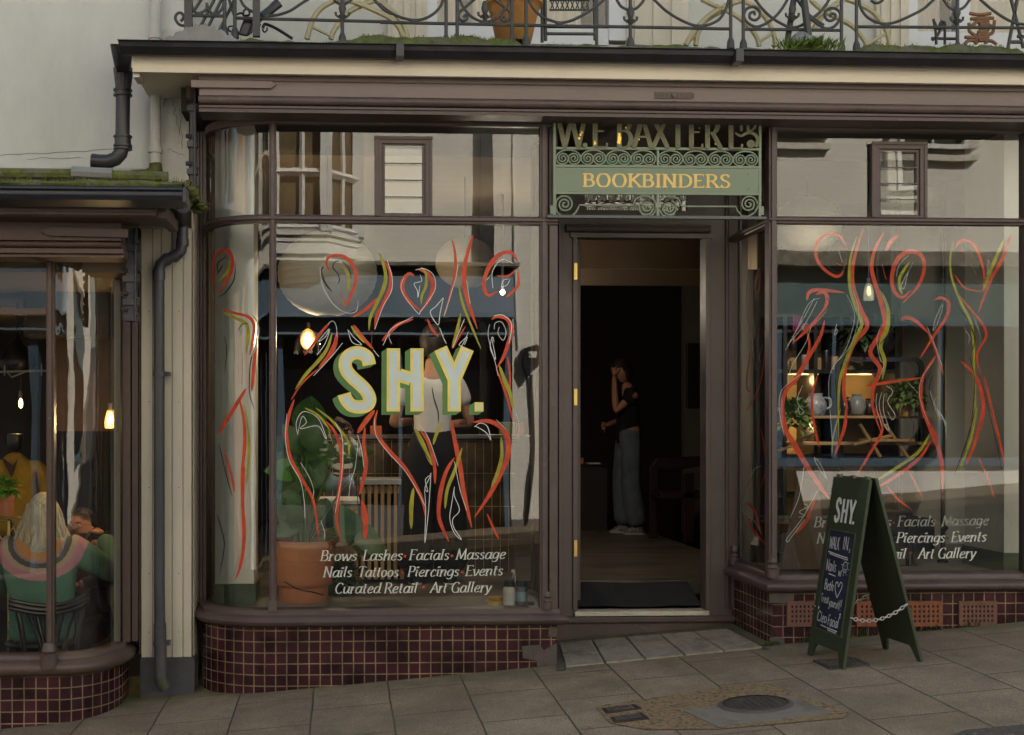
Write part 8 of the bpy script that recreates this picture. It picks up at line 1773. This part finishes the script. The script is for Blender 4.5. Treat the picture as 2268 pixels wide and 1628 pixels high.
# ---- right bay: lit shelving
SY = 2.55; sh = thing("shelf_unit", (X(1880,SY), SY, ZFR), "tall dark shelf unit with warm lit shelves of pottery in the right bay", "shelves")
szz = lambda v: Z(v, SY, 1880); sxx = lambda u: X(u, SY)
BACK = M("warm_back_panel", (.42,.28,.12), .8, .1, 3)
b = MB(); b.box(sxx(1712), sxx(1990), SY+.38, SY+.40, ZFR, szz(700)); b.build("back_panel", BACK, sh)
b = MB()
for v, t_ in ((700,.02),(735,.02),(825,.03),(925,.03),(1012,.03),(1100,.03)): b.box(sxx(1712), sxx(1990), SY, SY+.38, szz(v+2), szz(v+2)+t_)
for u in (1712, 1738, 1806, 1863, 1985): b.box(sxx(u)-.015, sxx(u)+.015, SY-.01, SY+.38, ZFR, szz(700))
b.build("shelf_frame", BLACKM, sh)
b = MB(); b.box(sxx(1722), sxx(2042), SY-.18, SY-.02, szz(927), szz(921)); b.box(sxx(1722), sxx(2045), SY-.20, SY-.02, szz(985), szz(978)); b.build("wooden_shelf", M("lit_pine", (.42,.28,.13), .6, .12, 8, stretch=(.4,4,4)), sh, bevel=.003)
b = MB(); b.box(sxx(1745), sxx(1803), SY+.375, SY+.379, szz(860), szz(830)); b.box(sxx(1880), sxx(1945), SY+.375, SY+.379, szz(865), szz(828)); b.build("backlit_panel", BACK, sh)
b = MB(); 
for u in (1790, 1910): b.box(sxx(u)-.12, sxx(u)+.12, SY+.1, SY+.12, szz(829), szz(826))
b.build("strip_lamp", M("strip_glow", (1,.7,.3), .5, 0, emit=(1,.62,.25), estr=1.2), sh)
for u, v in ((1775,842),(1915,842),(1780,945),(1740,945)):
    ld = bpy.data.lights.new("lamp_light", 'POINT'); ld.energy = .8; ld.color = (1,.66,.28); ld.shadow_soft_size = .04; lo = bpy.data.objects.new("lamp_light", ld); S.collection.objects.link(lo); lo.parent = sh; lo.location = P(u, v, SY+.12) - org(sh)
def pot_on(name, u, vb, hw, hh, y, prof, mat, label, handle=0, cat="jug"):
    c_ = X(u, y); z = Z(vb, y, u); s = (y+D)/F; t = thing(name, (c_, y, z), label, cat)
    b = MB(); b.lathe([(r_*hw*s, z_*hh*s) for r_, z_ in prof], (c_, y, z), 24); b.build("body", mat, t, smooth=True, angle=50)
    if handle: b = MB(); q = hw*s; b.tube(smooth_pts([(c_+handle*q*.7,y,z+hh*s*.8),(c_+handle*q*1.35,y,z+hh*s*.75),(c_+handle*q*1.4,y,z+hh*s*.45),(c_+handle*q*.95,y,z+hh*s*.3)], 5), .009, 8); b.build("handle", mat, t, smooth=True)
    return t
JUG = [(.55,0),(.8,.05),(1,.4),(.95,.6),(.7,.8),(.6,.88),(.68,1),(.55,1)]; VASE = [(.5,0),(.85,.15),(1,.45),(.85,.75),(.5,.9),(.55,1),(.4,1)]; CYL = [(.9,0),(1,.03),(1,.95),(.9,1)]
GLZ = M("blue_white_glaze", (.34,.37,.42), .3, .3, 14, col2=(.10,.14,.26), c2=(.5,.62)); GLZ2 = M("grey_glaze", (.26,.27,.28), .35, .2, 14); BLG = M("black_glaze", (.02,.02,.025), .3, .2, 9)
pot_on("jug", 1806, 922, 25, 52, SY+.02, JUG, GLZ, "large blue and white jug with a handle on the lit shelf", 1)
pot_on("jug", 1768, 922, 18, 42, SY+.14, JUG, GLZ2, "pale grey jug behind and left of the blue and white jug")
pot_on("vase", 1898, 922, 20, 50, SY+.05, VASE, GLZ2, "grey patterned vase in the middle of the lit shelf", cat="vase")
pot_on("vase", 1870, 922, 16, 42, SY+.05, VASE, BLG, "small dark round vase left of the patterned vase", cat="vase")
pot_on("vase", 1926, 922, 16, 40, SY+.08, VASE, BLG, "small dark round vase right of the patterned vase", cat="vase")
pot_on("vase", 1948, 783, 34, 60, SY-.10, VASE, BLG, "big black round vase on top of the mirror", cat="vase")
for (u, vb, hw, hh, m_, lb) in ((1757,775,9,28,BLG,"short black jar on the upper shelf"),(1783,800,8,40,GLZ2,"tall grey cylinder jar on the upper shelf"),(1830,800,7,50,BLG,"tall black cylinder bottle on the upper shelf"),(1850,800,9,36,WOOD,"tan cylinder pot on the upper shelf, left of the dark mirror"),(1745,812,8,26,M("brown_glaze",(.12,.06,.03),.4,.2,9),"brown jar at the left end of the upper shelf")): pot_on("jar", u, 825 if vb>790 else vb, hw, hh, SY+.05, CYL, m_, lb, cat="jar")
for k, (u, c_) in enumerate(((1762,(.20,.05,.12)),(1769,(.05,.12,.16)),(1776,(.30,.26,.18)),(1783,(.28,.08,.05)),(1790,(.04,.05,.08)),(1797,(.25,.2,.05)))):
    small_box("book", u, u+6, 715+k % 3*2, 735, SY+.05, M("book_%d" % k, c_, .6, .1, 9), ["magenta", "teal", "cream", "rust red", "navy", "ochre"][k] + " book in the row on the top shelf of the lit unit", "book", .15, .001)['group'] = "books on the top shelf"
b = MB(); b.grid(lambda s,t: (sxx(1752)+(sxx(1772)-sxx(1752))*s, SY-.04+.015*math.sin(s*14), szz(700)-(szz(700)-szz(735))*t*1.0), 12, 4); tag(b.build("magenta_cloth", M("magenta_fabric", (.22,.02,.12), .9, .2, 9)), "magenta cloth hanging near the top left of the shelves", "cloth")
mi = thing("mirror", P(1935, 860, SY-.06), "rounded dark-framed mirror leaning in front of the lit shelves", "mirror")
b = MB(); xa_, xb_, z0, z1 = sxx(1842), sxx(2036), szz(1020), szz(792); r = .08
def rrect(x0, x1, z0, z1, r, n=6):
    o = []
    for cx, cz, a0 in ((x1-r,z1-r,0),(x0+r,z1-r,90),(x0+r,z0+r,180),(x1-r,z0+r,270)): o += [(cx+r*math.cos(R(a0+90*i/n)), cz+r*math.sin(R(a0+90*i/n))) for i in range(n+1)]
    return o
o1, o2 = rrect(xa_, xb_, z0, z1, r), rrect(xa_+.035, xb_-.035, z0+.035, z1-.035, r*.6); n = len(o1); ym = SY-.09
b.add([(x,ym,z) for x,z in o1] + [(x,ym,z) for x,z in o2] + [(x,ym+.03,z) for x,z in o1] + [(x,ym+.03,z) for x,z in o2], [(i,(i+1)%n,n+(i+1)%n,n+i) for i in range(n)] + [(i,(i+1)%n,2*n+(i+1)%n,2*n+i) for i in range(n)] + [(n+i,n+(i+1)%n,3*n+(i+1)%n,3*n+i) for i in range(n)])
b.build("mirror_frame", M("slate_frame", (.05,.055,.065), .35, .1, 9), mi)
bushy("fern", (X(1757,2.1), 2.1, Z(925,2.1,1757)), .17, 420, .055, FERN, "feathery green fern hanging at the left of the lit shelves", None, 12, .9)
bushy("fern", (X(2005,2.1), 2.1, Z(893,2.1,2005)), .15, 360, .05, FERN, "bushy fern in a tan pot at the right end of the wooden shelf", (.055, WOOD, .10), 13, .5)
bushy("leafy_plant", (X(1905,2.5), 2.5, Z(760,2.5,1905)), .14, 130, .10, M("dark_leaf", (.02,.05,.015), .5, .3, 9), "dark leafy plant on top of the mirror left of the black vase", None, 14)
b = MB(); c0_ = P(1950, 770, SY-.1)
for a, L_ in ((-.3,.16),(.1,.2),(.5,.14)): leaf(b, c0_ + Vector((0,0,.12)), Vector((a,-.1,1)), L_, .05, .1, up=Vector((0,-1,0)), n=5)
tag(b.build("cactus", M("dark_leaf", (.02,.05,.015))), "dark paddle-leaved plant standing in the black vase", "plant")
b = MB()
for (u0, v0, u1, v1) in ((1722,1000,1805,962),(1950,1012,1905,940),(1960,940,2010,1012),(1975,965,1890,985)): b.tube([P(u0,v0,2.2), P(u1,v1,2.2)], .014, 6)
b.box(X(1925,2.2), X(2020,2.2), 2.15, 2.4, Z(978,2.2,1970), Z(972,2.2,1970)); tag(b.build("stool", WOOD), "pale wooden stool with splayed legs in front of the mirror", "stool")
for (u0, u1, v0, v1, lb) in ((1985,2013,712,790,"left one of two brown bark pictures on the grey wall"),(2031,2063,706,786,"right one of two brown bark pictures on the grey wall")):
    small_box("picture", u0, u1, v0, v1, 2.96, M("bark_print", (.13,.085,.045), .7, .5, 18, stretch=(6,1,.5)), lb, "picture", .03, .003)['group'] = "brown bark pictures"
for (u0, u1, lb) in ((2008,2021,"left small dark card under the bark pictures"),(2048,2061,"right small dark card under the bark pictures")): small_box("wall_card", u0, u1, 792, 816, 2.975, M("dark_green_card", (.05,.07,.05), .5, .1, 9), lb, "card", .015, .001)
bulb(X(1924,1.2), 1.2, Z(645,1.2,1924), "clear filament bulb hanging on a cord in the right bay", 1.2, .04, col=(1,.8,.5), es=.12, tint=(.5,.5,.48))
# dark pole, steel trestle and boards low in the right bay
b = MB(); b.tube([P(2088,500,.9), (P(2088,500,.9).x,.9,ZFR)], .014, 10); b.tube([(P(2088,500,.9).x,.9,ZFR),(P(2088,500,.9).x,.9,ZFR+.02)], .035, 12); b.tube([P(2088,1165,.88), P(2096,1172,.88)], .02, 8)
tag(b.build("metal_pole", BLACKM, smooth=True, angle=50), "thin black floor-to-ceiling metal pole in the right bay", "pole")
b = MB()
for p, q in (((2010,1140),(2010,1262)),((2022,1185),(2022,1250)),((2010,1188),(1980,1188)),((2022,1250),(2050,1262)),((1975,1255),(2050,1258)),((2010,1140),(1985,1145))): b.tube([P(*p,.7), P(*q,.7)], .012, 6)
b.box(X(1935,.7), X(2022,.7), .7, 1.0, Z(1165,.7,1980), Z(1135,.7,1980)); tag(b.build("steel_trestle", BLACKM), "black steel chair frame low in the right bay beside the sandwich board", "chair")
wb = thing("wooden_easel_board", P(1775, 1262, .45), "brown wooden A-shaped display board standing inside the right window, left of the sandwich board", "display board")
b = MB(); y_ = .42; w = lambda u, v, y=y_: P(u, v, y)
b.add([w(1766,1060), w(1810,1062), w(1840,1262), w(1728,1262), w(1766,1060,.47), w(1810,1062,.47), w(1840,1262,.72), w(1728,1262,.72)], [(0,3,2,1),(4,5,6,7),(0,1,5,4),(1,2,6,5),(3,0,4,7),(2,3,7,6)]); b.build("board", WOODD, wb, bevel=.004)
b = MB(); b.add([w(1766,1046), w(1808,1046), w(1811,1061), w(1764,1060), w(1766,1046,.47), w(1808,1046,.47), w(1811,1061,.47), w(1764,1060,.47)], [(0,3,2,1),(4,5,6,7),(0,1,5,4),(1,2,6,5),(3,0,4,7),(2,3,7,6)]); b.build("top_block", M("plum_paint", (.05,.02,.03), .5, .1, 9), wb, bevel=.004)
b = MB(); b.pbox(1800, 1845, 1180, 1225, .8, 1.1); b.pbox(1700, 1845, 1160, 1182, .8, 1.1); b.pbox(1815, 1825, 1225, 1262, .8, 1.1); tag(b.build("wooden_bench", WOODD), "low brown wooden bench behind the display board", "bench")
b = MB(); b.box(X(1720,1.6), X(2070,1.6), 1.6, 2.0, ZFR, Z(1150,1.6,1900)); tag(b.build("low_cabinet", M("charcoal_cabinet", (.03,.03,.034), .6, .1, 9)), "low charcoal cabinet across the back of the right bay", "cabinet")


def added_spot(x, y, tgt, e_, cone, label):  # spotlight added to brighten the interior behind the glass
    t = thing("added_spotlight", (x, y, 3.34), label, "lamp", "spotlights added above the display windows")
    b = MB(); b.tube([(x,y,3.42),(x,y,3.37)], .010, 8); b.tube([(x,y,3.37),(x,y+.05,3.345)], .030, 12); b.build("housing", BLACKM, t, smooth=True, angle=40)
    ld = bpy.data.lights.new("lamp_light", 'SPOT'); ld.energy = e_; ld.color = (1,.88,.72); ld.shadow_soft_size = .04; ld.spot_size = R(cone); ld.spot_blend = .8
    lo = bpy.data.objects.new("lamp_light", ld); S.collection.objects.link(lo); lo.parent = t; p = Vector((x, y+.06, 3.33)); lo.location = p - Vector((x,y,3.34)); lo.rotation_euler = (Vector(tgt)-p).to_track_quat('-Z','Y').to_euler()
added_spot(.95, .22, (.55, 1.45, FL+.80), 32, 40, "small black spotlight added above the left display window to brighten the figure")
added_spot(3.35, .22, (3.45, 2.4, ZFR+1.0), 75, 60, "small black spotlight added above the right display window to brighten the shelves")
